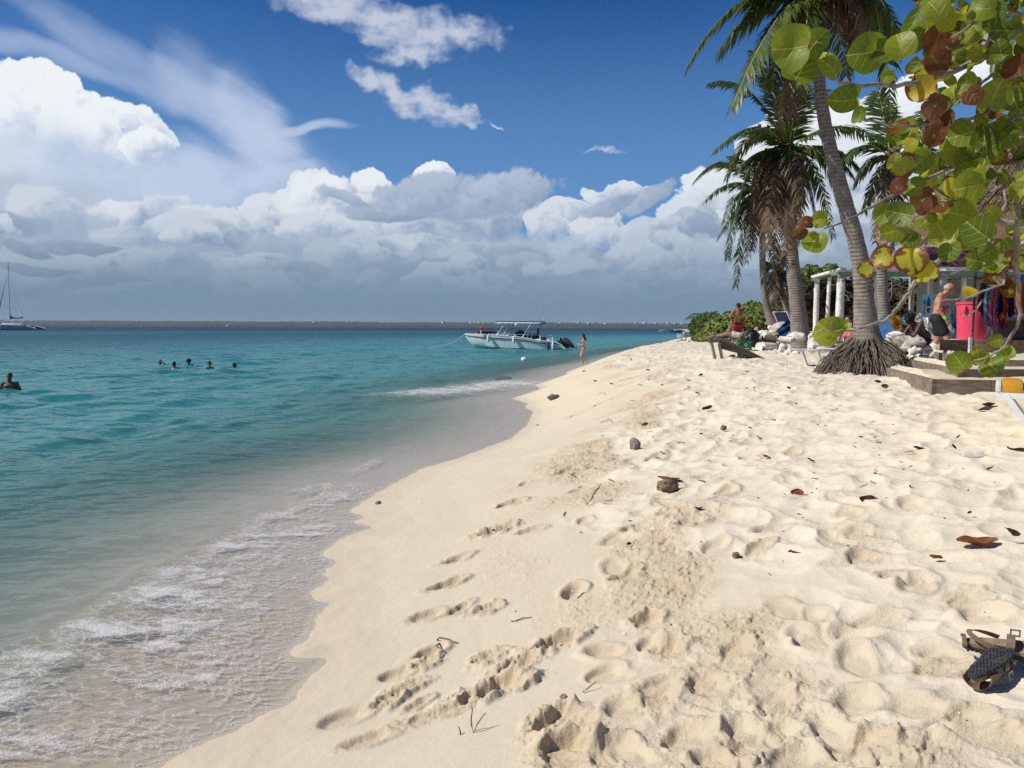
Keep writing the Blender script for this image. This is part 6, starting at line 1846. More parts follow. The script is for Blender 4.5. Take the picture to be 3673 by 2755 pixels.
DEF = dict(pelvis=(0, 0, .93), waist=(0, 0, 1.08), chest=(0, 0, 1.30), neck=(.0, 0, 1.49), head=(.02, 0, 1.635),
           hipL=(0, .095, .90), kneeL=(.02, .11, .49), ankleL=(-.03, .115, .085), toeL=(.15, .135, .03),
           hipR=(0, -.095, .90), kneeR=(.02, -.11, .49), ankleR=(-.03, -.115, .085), toeR=(.15, -.135, .03),
           shL=(0, .185, 1.42), elL=(-.02, .235, 1.14), wrL=(.04, .25, .89), shR=(0, -.185, 1.42), elR=(-.02, -.235, 1.14), wrR=(.04, -.25, .89),
           look=(1, 0, 0), fingL=(.25, 0, -1), fingR=(.25, 0, -1))

def cap_shape(mb, a, b, ra, rb, n=14):
    a, b = Vector(a), Vector(b); t = (b-a); L_ = t.length
    if L_ < 1e-5: return
    t.normalize(); P = []; Rr = []
    for k in range(5): an = math.pi/2*(1-k/4); P.append(a-t*ra*math.sin(an)); Rr.append(max(.0008, ra*math.cos(an)))
    for k in range(1, 4): P.append(a.lerp(b, k/4)); Rr.append(ra+(rb-ra)*k/4)
    for k in range(5): an = math.pi/2*k/4; P.append(b+t*rb*math.sin(an)); Rr.append(max(.0008, rb*math.cos(an)))
    mb.tube(P, Rr, n)
def ell(mb, c, r, rot=None): mb.blob(c, r, 3, 0.0, 0, rot)

def remesh(mb, name, mat, parent, voxel=.010, smooth=5, target=None):
    me = bpy.data.meshes.new('tmp'); me.from_pydata(mb.v, [], mb.f)
    o = bpy.data.objects.new('tmp', me); COL.objects.link(o)
    m = o.modifiers.new('r', 'REMESH'); m.mode = 'VOXEL'; m.voxel_size = voxel
    s_ = o.modifiers.new('s', 'SMOOTH'); s_.factor = .5; s_.iterations = smooth
    dg = bpy.context.evaluated_depsgraph_get()
    m2 = bpy.data.meshes.new_from_object(o.evaluated_get(dg)); m2.name = name
    bpy.data.objects.remove(o)
    m2.materials.clear(); m2.materials.append(MATS[mat])
    m2.polygons.foreach_set('use_smooth', [True]*len(m2.polygons))
    return link(name, m2, parent)

def person(label, loc, heading, pose=None, skin='skin_tan', hair='hair_black', hair_style='short', wear=None, build=1.0, belly=0.0, scale=1.0, female=False, voxel=.010, group='people on the beach', extra=None):
    J = {k: Vector(v) for k, v in {**DEF, **(pose or {})}.items()}
    root = thing('person', label, 'person', loc, heading, group); root.scale = (scale,)*3
    mb = MB(); B = build
    up_t = (J['chest']-J['waist']).normalized()
    q = up_t.to_track_quat('Z', 'Y').to_matrix()
    side = (J['shL']-J['shR']).normalized(); fwd = side.cross(up_t).normalized()
    Mt = Matrix((fwd, side, up_t)).transposed()
    sideh = (J['hipL']-J['hipR']).normalized(); uph = (J['waist']-J['pelvis']).normalized(); fh = sideh.cross(uph).normalized(); Mh = Matrix((fh, sideh, uph)).transposed()
    sw = .155 if female else .175
    ell(mb, J['chest'], (.112*B, sw*B, .17), Mt); ell(mb, J['chest'].lerp(J['neck'], .42), (.085*B, sw*.98*B, .085), Mt)
    ell(mb, J['waist'], (.098*B, (.122 if female else .142)*B, .15), Mt); ell(mb, J['pelvis'], (.112*B, (.165 if female else .155)*B, .125), Mh)
    ell(mb, J['pelvis']-fh*.05-uph*.03, (.085*B, .14*B, .09), Mh)
    cap_shape(mb, J['pelvis'], J['waist'], .115*B, .105*B); cap_shape(mb, J['waist'], J['chest'], .105*B, .11*B)
    if belly: ell(mb, J['waist']+fwd*.07*belly+up_t*.01, (.12*belly, .15*belly, .155), Mt); ell(mb, J['chest']+fwd*.065*belly-up_t*.03, (.075, .145, .075), Mt)
    elif not female:
        for s_ in (-1, 1): ell(mb, J['chest']+fwd*.07+side*.075*s_+up_t*.045, (.045, .075, .055), Mt)
    if female:
        for s_ in (-1, 1): ell(mb, J['chest']+fwd*.085+side*.065*s_-up_t*.005, (.055, .06, .06), Mt)
    lk = J['look'].normalized()
    cap_shape(mb, J['neck']-(J['head']-J['neck'])*.3, J['head'], .058*(.9 if female else 1)*B**.5, .056)
    sh_ = lk.cross(Vector((0, 0, 1)))
    if sh_.length < .1: sh_ = side.copy()
    sh_.normalize(); uh = sh_.cross(lk).normalized(); Mk = Matrix((lk, -sh_, uh)).transposed()
    H = J['head']
    hp = lambda f, s2, u: H+lk*f+sh_*s2+uh*u
    ell(mb, hp(-.012, 0, .025), (.098, .076, .092), Mk); ell(mb, hp(.018, 0, -.035), (.070, .060, .078), Mk); ell(mb, hp(.052, 0, -.082), (.028, .030, .024), Mk)
    cap_shape(mb, hp(.082, 0, .012), hp(.105, 0, -.022), .009, .014); ell(mb, hp(.072, 0, -.058), (.018, .026, .010), Mk); ell(mb, hp(.070, 0, .022), (.018, .052, .012), Mk)
    for s_ in (-1, 1): ell(mb, hp(-.008, s_*.078, -.008), (.020, .009, .032), Mk)
    for S_, sg in (('L', 1), ('R', -1)):
        sh, el, wr = J['sh'+S_], J['el'+S_], J['wr'+S_]
        ell(mb, sh, (.062*B,)*3); cap_shape(mb, J['chest'].lerp(J['neck'], .6), sh, .06*B, .055*B)
        cap_shape(mb, sh, el, .052*B*(.85 if female else 1), .040*B*(.85 if female else 1)); cap_shape(mb, sh.lerp(el, .35), sh.lerp(el, .6), .050*B*(.8 if female else 1), .046*B*(.8 if female else 1))
        cap_shape(mb, el, wr, .041*B*(.85 if female else 1), .026*B)
        fd = J['fing'+S_].normalized(); arm = (wr-el).normalized()
        pn_ = Vector((0, sg, 0))-fd*fd.y*sg
        if pn_.length < .2: pn_ = Vector((1, 0, 0))-fd*fd.x
        pn_.normalize(); wd = fd.cross(pn_).normalized()
        pc = wr+fd*.045
        ell(mb, pc, (.042, .018, .046), Matrix((wd, pn_, fd)).transposed()); cap_shape(mb, wr, pc, .025, .024)
        for k in range(4):
            o = wd*(-.031+.0205*k); l = (.062, .074, .080, .066)[k]
            a = wr+fd*.082+o; m_ = a+(fd*.8-pn_*.45).normalized()*l*.5; e = m_+(fd*.35-pn_*.9).normalized()*l*.5
            cap_shape(mb, a, m_, .0098, .0092, 8); cap_shape(mb, m_, e, .0092, .008, 8)
        th = wr+fd*.03-wd*.036; t1 = th+(fd*.7-wd*.7-pn_*.3).normalized()*.038; cap_shape(mb, th, t1, .013, .011, 8); cap_shape(mb, t1, t1+(fd*.9-pn_*.4).normalized()*.03, .011, .009, 8)
        hp_, kn, an, to = J['hip'+S_], J['knee'+S_], J['ankle'+S_], J['toe'+S_]
        tk = .95 if female else 1.0
        cap_shape(mb, hp_, kn, .088*B*tk, .056*B); cap_shape(mb, kn, an, .056*B, .036*B)
        cf = kn.lerp(an, .3); bk = (an-kn).normalized(); bx = Vector((1, 0, 0))-bk*bk.x
        if bx.length > .05: ell(mb, cf-bx.normalized()*.018, (.050*B, .048*B, .10), bk.to_track_quat('Z', 'Y').to_matrix())
        heel = an+(an-to)*.22; heel.z -= .03
        cap_shape(mb, an, heel, .036, .032); cap_shape(mb, an, to, .034, .026); cap_shape(mb, heel, to, .030, .026)
    body = remesh(mb, 'body', skin, root, voxel, 4)
    # eyes
    for s_ in (-1, 1):
        e = MB(); e.blob(hp(.080, s_*.032, .004), (.010, .014, .008), 2, 0, 0, Mk); e.build('eye', 'eye_dark', root, world=False)
    # hair
    if hair_style:
        h = MB()
        if hair_style == 'short': ell(h, hp(-.026, 0, .046), (.100, .084, .086), Mk); ell(h, hp(-.055, 0, .0), (.066, .074, .075), Mk)
        elif hair_style == 'fringe': ell(h, hp(-.030, 0, .020), (.088, .081, .050), Mk); ell(h, hp(-.060, 0, -.005), (.052, .072, .05), Mk)
        elif hair_style == 'long':
            ell(h, hp(-.024, 0, .044), (.104, .088, .092), Mk); ell(h, hp(-.058, 0, -.02), (.068, .080, .11), Mk)
            cap_shape(h, hp(-.07, 0, -.04), hp(-.085, 0, -.30), .068, .035); cap_shape(h, hp(-.02, .07, -.02), hp(-.02, .075, -.24), .030, .018); cap_shape(h, hp(-.02, -.07, -.02), hp(-.02, -.075, -.24), .030, .018)
        elif hair_style == 'bun': ell(h, hp(-.026, 0, .046), (.100, .084, .086), Mk); ell(h, hp(-.085, 0, .085), (.045, .045, .045), Mk); ell(h, hp(-.055, 0, .0), (.06, .074, .07), Mk)
        elif hair_style == 'curly': ell(h, hp(-.03, 0, .03), (.125, .120, .120), Mk)
        if hair_style == 'curly':
            h2 = MB(); h2.blob(hp(-.03, 0, .03), (.118, .115, .115), 4, .22, 4, Mk, 4.0); h2.build('hair', hair, root, world=False)
        else: remesh(h, 'hair', hair, root, .010, 3)
    # clothing
    for w in wear or ():
        c = MB()
        if w[0] == 'shorts':
            le = w[2]
            ell(c, J['pelvis']+uph*.01, (.125*B, .170*B, .125), Mh); ell(c, J['pelvis']-fh*.05-uph*.03, (.095*B, .152*B, .10), Mh)
            for S_ in 'LR':
                a, k = J['hip'+S_], J['knee'+S_]; cap_shape(c, a, a.lerp(k, le), .102*B, .094*B); 
            o = remesh(c, 'shorts', w[1], root, .012, 2)
        elif w[0] == 'bottom':
            ell(c, J['pelvis']-uph*.03, (.116*B, .168*B, .055), Mh); ell(c, J['pelvis']-fh*.05-uph*.045, (.090*B, .145*B, .065), Mh); ell(c, J['pelvis']-uph*.09, (.11*B, .07*B, .06), Mh)
            remesh(c, 'bikini_bottom', w[1], root, .011, 2)
        elif w[0] == 'top':
            ell(c, J['chest']-up_t*.0, (.117*B, sw*1.02*B, .035), Mt)
            for s_ in (-1, 1): ell(c, J['chest']+fwd*.089+side*.065*s_-up_t*.005, (.058, .062, .058), Mt)
            remesh(c, 'bikini_top', w[1], root, .011, 2)
        elif w[0] == 'band':
            wr, el = J['wrR'], J['elR']; a = wr.lerp(el, .10); b = wr.lerp(el, .26); m_ = a.lerp(b, .5)
            cap_shape(c, a, b, .031*B, .033*B); c.build('wristband', 'wrist_band', root, world=False)
        elif w[0] == 'glasses':
            for s_ in (-1, 1): c.bbox(hp(.092, s_*.034, .006), (.010, .052, .036), Mk, .008)
            c.box(hp(.094, 0, .010), (.008, .03, .008), Mk)
            for s_ in (-1, 1): c.beam(hp(.09, s_*.06, .010), hp(-.02, s_*.082, .010), .006, .006)
            c.build('sunglasses', 'eye_dark', root, world=False)
    return root

# man in red shorts, seen from behind, hands on hips
p = at(2643, 1250, 29.5); z = 1.22
person('man seen from behind in red patterned shorts, standing with his hands on his hips', (p.x, p.y, z), R(98),
       dict(elL=(-.10, .36, 1.20), wrL=(.00, .215, 1.03), elR=(-.10, -.36, 1.20), wrR=(.0, -.215, 1.03), fingL=(.7, -.35, -.5), fingR=(.7, .35, -.5), hipL=(0, .10, .90), ankleL=(-.03, .17, .085), toeL=(.15, .21, .03), kneeL=(.02, .145, .49), ankleR=(-.03, -.15, .085), toeR=(.15, -.18, .03), look=(1, .25, -.05)),
       'skin_tan', 'hair_black', 'short', [('shorts', 'red_cloth', .70)], scale=.985)
# the old man
p = at(3372, 1240, 17.0); gz = 1.28
person('balding bare chested old man in black shorts walking to the right past the boulders', (p.x-.02, p.y, gz), R(-30),
       dict(pelvis=(-.05, 0, .93), waist=(-.02, 0, 1.08), chest=(.0, 0, 1.29), neck=(.055, 0, 1.445), head=(.145, 0, 1.565), look=(1, -.05, -.35), shL=(.0, .20, 1.41), shR=(.0, -.20, 1.41), elL=(.0, .27, 1.12), wrL=(.14, .25, .92),
            elR=(-.04, -.275, 1.12), wrR=(.12, -.26, .90), fingR=(.45, .1, -.9), kneeR=(.15, -.11, .50), ankleR=(.12, -.115, .085), toeR=(.30, -.13, .03), kneeL=(-.03, .11, .49), ankleL=(-.24, .115, .11), toeL=(-.08, .13, .03), hipL=(-.05, .095, .9), hipR=(-.05, -.095, .9)),
       'skin_red', 'hair_grey', 'fringe', [('shorts', 'black_shorts', .64), ('band',)], build=1.18, belly=1.12, scale=1.02, voxel=.009)
# woman walking left along the water
p = G(2092, 1311, .0); p = at(2092, 1312, 41)
z = zs(p.x, p.y)
wz = max(0.0, z)
person('woman in a bikini with long brown hair walking by the water with a phone', (p.x, p.y, wz), R(172),
       dict(pelvis=(0, 0, .93), chest=(.01, 0, 1.29), kneeR=(.17, -.10, .52), ankleR=(-.02, -.10, .16), toeR=(.05, -.10, .02), kneeL=(.10, .09, .50), ankleL=(-.20, .09, .24), toeL=(-.22, .09, .06), elR=(.02, -.22, 1.13), wrR=(.24, -.10, 1.16), elL=(.02, .22, 1.13), wrL=(.24, .08, 1.16),
            fingR=(.8, .4, .3), fingL=(.8, -.4, .3), look=(1, 0, -.4), head=(.045, 0, 1.63), ankleR_=(0, 0, 0)),
       'skin_pale', 'hair_brown', 'long', [('top', 'tan_bikini'), ('bottom', 'tan_bikini')], build=.92, scale=.95, female=True)
ph = Matrix.Rotation(R(172), 3, 'Z') @ Vector((.31, 0, 1.20))*.95+Vector((p.x, p.y, wz))
mb = MB(); mb.bbox(ph, (.012, .075, .15), (0, .7, R(172)), .004); tag(mb.build('phone', 'eye_dark'), 'dark phone held by the walking woman', 'phone')
# bathers
def bather(label, px, py, d, show, heading, pose=None, **kw):
    p = at(px, py, d); sc_ = kw.pop('scale', 1.0)
    return person(label, (p.x, p.y, -(1.75*sc_-show)), heading, pose, group='bathers in the sea', scale=sc_, voxel=.012, **kw)
arms_low = dict(elL=(.08, .30, 1.22), wrL=(.26, .25, 1.20), elR=(.08, -.30, 1.22), wrR=(.26, -.25, 1.20), fingL=(1, 0, -.2), fingR=(1, 0, -.2))
bather('broad shouldered short haired man standing chest deep at the left edge, nearest of the bathers', 36, 1403, 23.4, .53, R(-72), dict(elL=(-.02, .30, 1.14), elR=(-.02, -.30, 1.14)), skin='skin_brown', hair='hair_black', hair_style='short', build=1.1)
bather('woman bather in sunglasses shading her face with a raised arm, leftmost of the five', 575, 1316, 38.2, .30, R(-80), dict(elL=(.12, .36, 1.42), wrL=(.12, .13, 1.64), fingL=(0, -1, .2)), skin='skin_brown', hair='hair_brown', hair_style='bun', female=True, wear=[('glasses',)])
bather('black haired bather seen from behind with only the head and neck out', 625, 1328, 36, .31, R(80), arms_low, skin='skin_brown', hair='hair_black', hair_style='short')
bather('dark curly haired bather in sunglasses with broad bare shoulders, third of the five', 677, 1314, 38.5, .33, R(-85), dict(elL=(.05, .34, 1.30), wrL=(.22, .30, 1.22), elR=(.05, -.34, 1.30), wrR=(.22, -.30, 1.22)), skin='skin_brown', hair='hair_black', hair_style='curly', wear=[('glasses',)])
bather('bather with tied back hair turned to the right, fourth of the five', 752, 1330, 35.8, .36, R(-25), arms_low, skin='skin_tan', hair='hair_brown', hair_style='bun', female=True)
sn = bather('dark bather wearing a dark cap and a snorkel tube, rightmost of the five', 841, 1328, 36, .27, R(-15), arms_low, skin='skin_dark', hair='hair_black', hair_style='short')
p = at(850, 1300, 35.9); mb = MB(); mb.tube([p+Vector((.0, 0, -.10)), p+Vector((.03, 0, .02)), p+Vector((.05, 0, .12))], .012, 8); o = mb.build('snorkel', 'black_cloth'); tag(o, 'black snorkel tube sticking up beside the rightmost bather', 'snorkel')
# people in the shade and on the loungers
sit = dict(pelvis=(0, 0, .48), waist=(-.02, 0, .63), chest=(.02, 0, .85), neck=(.06, 0, 1.04), head=(.10, 0, 1.18), hipL=(.02, .09, .46), hipR=(.02, -.09, .46), kneeL=(.42, .13, .50), kneeR=(.42, -.13, .50), ankleL=(.42, .13, .10), ankleR=(.42, -.13, .10), toeL=(.58, .14, .04), toeR=(.58, -.14, .04),
           shL=(.03, .185, .98), shR=(.03, -.185, .98), elL=(.10, .25, .72), wrL=(.32, .20, .58), elR=(.10, -.25, .72), wrR=(.32, -.20, .58), fingL=(1, 0, -.3), fingR=(1, 0, -.3))
p = at(3308, 1210, 18.0)
person('dark skinned person sitting bent forward with an arm reaching down, left of the old man', (p.x+.05, p.y, 1.22), R(186), {**sit, **dict(chest=(.16, 0, .80), neck=(.30, 0, .92), head=(.40, 0, 1.0), shL=(.22, .18, .88), shR=(.22, -.18, .88), elL=(.38, .22, .66), wrL=(.56, .16, .44), elR=(.36, -.22, .66), wrR=(.5, -.16, .5), look=(1, 0, -.6), fingL=(.5, 0, -1))},
       'skin_dark', 'hair_black', 'curly', [('shorts', 'black_shorts', .6)], group='people on the loungers')
p = at(3203, 1180, 19.0)
person('brown skinned sunbather seen from behind just right of the tall palm trunk', (p.x-.02, p.y, .95), R(75), sit, 'skin_brown', 'hair_black', 'bun', [('shorts', 'navy_cloth', .5)], group='people on the loungers')
p = at(3240, 1175, 19.6)
person('brown skinned person with dark hair sitting low beside the white towel bundle', (p.x, p.y, .92), R(100), sit, 'skin_brown', 'hair_black', 'short', [('shorts', 'black_shorts', .5)], group='people on the loungers')
p = at(3052, 1160, 18.5)
person('sunburnt pink person in a pink bikini half hidden left of the tall palm trunk', (p.x, p.y, 1.00), R(-150), sit, 'skin_red', 'hair_brown', 'bun', [('top', 'pink_bikini'), ('bottom', 'pink_bikini')], group='people on the loungers', female=True)
lie = dict(pelvis=(0, 0, .10), waist=(-.16, 0, .12), chest=(-.38, 0, .17), neck=(-.56, 0, .25), head=(-.68, 0, .32), hipL=(.03, .09, .09), hipR=(.03, -.09, .09), kneeL=(.44, .11, .17), kneeR=(.44, -.11, .12), ankleL=(.84, .12, .07), ankleR=(.84, -.12, .06), toeL=(.95, .15, .20), toeR=(.95, -.15, .20),
           shL=(-.50, .185, .20), shR=(-.50, -.185, .20), elL=(-.25, .27, .12), wrL=(-.02, .24, .10), elR=(-.25, -.27, .12), wrR=(-.02, -.24, .10), look=(.7, 0, .7), fingL=(1, 0, -.1), fingR=(1, 0, -.1))
p = at(2640, 1240, 26.9)
person('sunbather lying on the blue lounger behind the man in red shorts', (p.x+.05, p.y, zs(p.x, p.y)+.36), R(184), lie, 'skin_pale', 'hair_brown', 'short', [('shorts', 'white_cloth', .45)], group='people on the loungers')

# ================================================================ BOATS
def loft(sections, closed=False):
    """sections = rings of points -> vertices and faces"""
    n = len(sections[0]); vs = [p for s_ in sections for p in s_]; fs = []
    for i in range(len(sections)-1):
        for k in range(n-1 if not closed else n):
            a = i*n+k; b = i*n+(k+1) % n; fs.append((a, b, b+n, a+n))
    return vs, fs
pmat('boat_white', (.83, .84, .83), .35, .12, 2, .06, 12, .01); pmat('rub_black', (.02, .022, .025), .5, .1, 5, .05); pmat('boat_inside', (.55, .57, .57), .5, .2, 3, .05)
pmat('dark_gear', (.018, .024, .035), .6, .4, 5, .3, 20, .03); pmat('tarp_dark', (.035, .042, .048), .6, .5, 6, .7, 12, .05, col2=(.075, .085, .09)); pmat('canopy_blue', (.02, .07, .22), .7, .2, 5, .2)
pmat('clear_curtain', (.62, .66, .68), .3, .35, 8, .5, 14, .03, col2=(.36, .41, .45)); pmat('steel', (.55, .57, .58), .3, .1, 5, 0, metal=.8); pmat('boat_red', (.42, .03, .03), .5, .2, 6, .1); pmat('deck_blue', (.01, .06, .36), .5, .1, 5, .05)
pmat('cat_hull', (.42, .49, .53), .45, .15, .6, .05); pmat('sail_cover', (.015, .03, .12), .7, .2, 4, .2)
q = G(1848, 1250.5, 0); bo = thing('motor_boat', 'long white open motor boat with a blue roof canopy, moored off the beach', 'boat', (q.x, q.y, -.02), R(-15), 'boats at anchor')
xs = [-4.92, -4.5, -3.9, -3.0, -2.0, -1.0, .2, 1.1, 1.9, 2.6, 3.4, 4.1, 4.6, 4.95]
sheer = [1.34, 1.33, 1.32, 1.30, 1.26, 1.22, 1.14, 1.06, .90, .78, .74, .70, .42, .16]
beamw = [.03, .34, .66, .98, 1.18, 1.28, 1.33, 1.34, 1.34, 1.33, 1.32, 1.30, 1.29, 1.28]
chz = [1.20, .80, .46, .30, .20, .14, .10, .08, .07, .06, .06, .06, .05, .04]
chw = [.01, .16, .40, .70, .95, 1.08, 1.16, 1.18, 1.19, 1.19, 1.18, 1.17, 1.16, 1.15]
kz = [1.18, .62, .0, -.25, -.35, -.4, -.42, -.42, -.42, -.41, -.4, -.38, -.34, -.30]
secs = []
for x, sz, bw, cz_, cw, k_ in zip(xs, sheer, beamw, chz, chw, kz):
    secs.append([Vector((x, -bw, sz)), Vector((x, -bw*.995-.0, sz-.14)), Vector((x, -(cw+bw)/2, (cz_+sz)/2-.05)), Vector((x, -cw, cz_)), Vector((x, -cw*.93, cz_-.035)), Vector((x, 0, k_)), Vector((x, cw*.93, cz_-.035)), Vector((x, cw, cz_)), Vector((x, (cw+bw)/2, (cz_+sz)/2-.05)), Vector((x, bw*.995, sz-.14)), Vector((x, bw, sz))])
mb = MB(); v_, f_ = loft(secs); mb.add(v_, f_); mb.add(secs[-1], [tuple(range(11))]); mb.build('hull', 'boat_white', bo, world=False)
mb = MB()
gw = [[Vector((x, -bw-.03, sz-.01)), Vector((x, -bw-.03, sz+.04)), Vector((x, -max(bw-.20, .0), sz+.05)), Vector((x, -max(bw-.20, .0), sz-.02))] for x, sz, bw in zip(xs, sheer, beamw)]
for s_ in (1, -1):
    v_, f_ = loft([[Vector((p.x, p.y*s_, p.z)) for p in r] for r in gw], True); mb.add(v_, f_)
mb.build('gunwale', 'boat_white', bo, world=False)
rubz = [1.24, 1.19, 1.14, 1.08, 1.02, .97, .90, .86, .72, .58, .54, .56, .42, .22]
for s_ in (-1, 1):
    mb = MB(); mb.tube([(x, s_*(bw*.985+.012), z_) for x, z_, bw in zip(xs, rubz, beamw)], .038, 8); mb.build('rub_rail', 'rub_black', bo, world=False)
mb = MB(); dk = [[Vector((x, -max(bw-.19, .01), sz-.06 if x < -2.6 else .42)), Vector((x, max(bw-.19, .01), sz-.06 if x < -2.6 else .42))] for x, sz, bw in zip(xs[:-2], sheer, beamw)]
v_, f_ = loft(dk); mb.add(v_, f_); mb.build('deck', 'boat_inside', bo, world=False)
mb = MB(); mb.lathe([(.10, 1.36), (.12, 1.40), (.05, 1.43)], (-3.8, 0, 0), 16); mb.lathe([(.05, 1.3), (.05, 1.75)], (-3.3, -.1, 0), 10); mb.build('bow_post', 'boat_white', bo, world=False)
mb = MB(); mb.blob((-3.26, -.1, 1.88), (.19, .15, .15), 3, .2, 2); mb.build('red_flag_bundle', 'boat_red', bo, world=False)
# T-top
tt = MB(); tt.bbox((.50, 0, 2.52), (4.2, 2.1, .07), None, .03); tt.build('roof', 'canopy_blue', bo, world=False)
for s_ in (-1, 1):
    mb = MB(); n = 34
    mb.tube([(-1.62+4.2*i/n, s_*1.05, 2.36+.01*math.sin(i*2.3)) for i in range(n+1)], [.115*(.78+.22*abs(math.sin(i*.66+s_))) for i in range(n+1)], 10, jitter=.10); mb.build('rolled_curtain', 'clear_curtain', bo, world=False)
mb = MB()
for x in (-1.6, 2.6): mb.tube([(x, -1.05, 2.38), (x, 1.05, 2.38)], .10, 10, jitter=.06)
mb.build('rolled_curtain', 'clear_curtain', bo, world=False)
mb = MB(); mb.blob((.42, -1.17, 2.27), (.16, .07, .13), 3, .4, 5); mb.build('tied_bundle', 'boat_white', bo, world=False)
for s_ in (-1, 1):
    for (x0, z0, x1, m) in ((-1.50, 1.22, -.72, 'boat_white'), (-.78, 1.2, -.36, 'steel'), (.97, 1.08, 1.78, 'boat_white'), (1.75, .92, 2.22, 'steel')):
        mb = MB(); mb.tube([(x0, s_*1.12, z0), (x1, s_*1.02, 2.36)], .052, 8); mb.build('roof_pole', m, bo, world=False)
mb = MB(); mb.tube([(2.2, -.4, 2.4), (2.95, -.4, 4.0)], [.025, .008], 6); mb.tube([(2.55, -.4, 3.12), (2.62, -.4, 3.2)], .05, 6); mb.build('antenna', 'steel', bo, world=False)
mb = MB()
mb.bbox((.55, 0, 1.05), (.9, 1.0, 1.1), None, .06); mb.bbox((1.75, 0, .95), (.7, 1.3, .9), None, .08); mb.bbox((-.5, .1, .95), (.7, .8, .62), None, .08); mb.bbox((2.5, 0, .82), (.5, 1.6, .6), None, .08)
mb.prism([(.35, 1.55), (.45, 1.75), (.75, 1.68), (1.0, 1.45), (.45, 1.45)], .4, Matrix.Rotation(R(90), 4, 'X')); mb.prism([(2.10, 1.1), (2.16, 1.9), (2.26, 1.95), (2.30, 1.1)], .3, Matrix.Rotation(R(90), 4, 'X'))
mb.build('console_and_seats', 'dark_gear', bo, world=False)
mb = MB()
for s_ in (-1, 1):
    mb.tube([(-2.1, s_*1.05, 1.26), (-2.0, s_*1.05, 1.40), (-.3, s_*1.12, 1.36), (1.0, s_*1.14, 1.34), (2.75, s_*1.14, 1.30), (2.86, s_*1.14, .8)], .018, 6)
    mb.tube([(3.2, s_*1.1, .75), (3.22, s_*1.1, 1.28), (3.75, s_*1.1, 1.30), (3.8, s_*1.1, .75)], .018, 6)
mb.build('hand_rail', 'steel', bo, world=False)
for x, z0, h in ((-1.35, 1.26, .12), (-.42, 1.22, .14), (.32, 1.18, .12), (2.64, .80, .42), (3.78, .74, .42)):
    for s_ in (-1, 1):
        mb = MB(); mb.lathe([(.07, 0), (.05, h*.6), (.035, h), (0, h)], (x, s_*1.16, z0), 10); mb.build('cleat_post', 'boat_white', bo, world=False)
mb = MB(); mb.bbox((2.42, -.8, .82), (.5, .5, .26), None, .04); mb.bbox((3.40, -.8, .80), (.34, .4, .3), None, .04); mb.bbox((3.45, -.6, 1.28), (.28, .3, .10), None, .04); mb.build('stern_lockers', 'boat_white', bo, world=False)
# outboard wrapped in a dark cover
ob = MB(); ob.tube([(4.25, 0, .90), (4.55, 0, .84), (4.9, 0, .68), (5.25, 0, .42), (5.5, 0, .20)], [.24, .32, .30, .22, .13], 16, jitter=.07); ob.build('outboard_cover', 'tarp_dark', bo, world=False)
mb = MB(); mb.tube([(5.4, 0, .25), (5.78, 0, .15)], [.10, .05], 10)
for k in range(3): 
    a_ = k*2.09; mb.blob((5.74, .12*math.cos(a_), .17+.12*math.sin(a_)), (.03, .09, .07), 2, .1, 1, (a_, 0, 0))
mb.box((4.75, 0, .35), (.5, .3, .5)); mb.build('outboard_leg', 'dark_gear', bo, world=False)
for x, m in ((-2.22, 'boat_white'), (.24, 'boat_white'), (3.46, 'dark_gear'), (3.87, 'boat_white')):
    i_ = min(range(len(xs)), key=lambda k: abs(xs[k]-x)); y_ = -(beamw[i_]+.13); zt = sheer[i_]-.02 if x < 3 else .62
    mb = MB(); mb.lathe([(.0, -.66), (.05, -.64), (.105, -.56), (.112, -.3), (.105, -.06), (.05, .02), (.03, .06), (0, .07)], (x, y_, zt), 16); mb.tube([(x, y_, zt+.04), (x+.03, y_+.15, zt+.2)], .012, 5); mb.build('fender', m, bo, world=False)
ML = lambda x, y, z, rz=0: bo.matrix_basis @ Matrix.Translation((x, y, z)) @ Matrix.Rotation(rz, 4, 'Z') @ Matrix.Rotation(R(90), 4, 'X')
mb = MB(); M_ = Matrix.Translation((-2.48, -1.15, 1.19)) @ Matrix.Rotation(R(-8), 4, 'Z') @ Matrix.Rotation(R(90), 4, 'X'); mb.prism([(-.24, -.12), (.24, -.12), (.24, .12), (-.24, .12)], .02, M_); mb.build('name_panel', 'deck_blue', bo, smooth=False, world=False)
text_mesh('COLEO', .155, ML(-2.48, -1.175, 1.19, R(-8)), 'lettering', 'boat_white', bo, .01)
text_mesh('7 8198 SYN 8', .155, ML(3.10, -1.345, .665), 'lettering', 'deck_blue', bo, .01)
mb = MB(); mb.tube([(-4.35, -.62, 1.1), (-4.3, -.72, .92), (-4.2, -.74, .86), (-4.1, -.78, .92), (-4.05, -.82, 1.1)], .015, 6); mb.build('rope_loop', 'steel', bo, world=False)
a_ = bo.matrix_basis @ Vector((-4.95, 0, 1.30)); b_ = G(1540, 1248, 0)
mb = MB(); mb.tube([a_.lerp(b_, i/10)+Vector((0, 0, -.5*math.sin(math.pi*i/10)*(1-i/14))) for i in range(11)], .022, 6); tag(mb.build('mooring_rope', 'white_cloth'), 'pale mooring rope running from the motor boat bow into the water', 'rope')
# buoy
q = G(1879, 1294, 0); mb = MB(); mb.blob((q.x, q.y, .07), (.17, .15, .15), 3, .08, 2); by = mb.build('buoy', 'boat_white'); tag(by, 'small white buoy floating in front of the motor boat', 'buoy')
mb = MB(); mb.blob((q.x-.02, q.y-.135, .02), (.03, .02, .03), 2, 0, 0); mb.build('ring', 'rub_black', by, world=True)
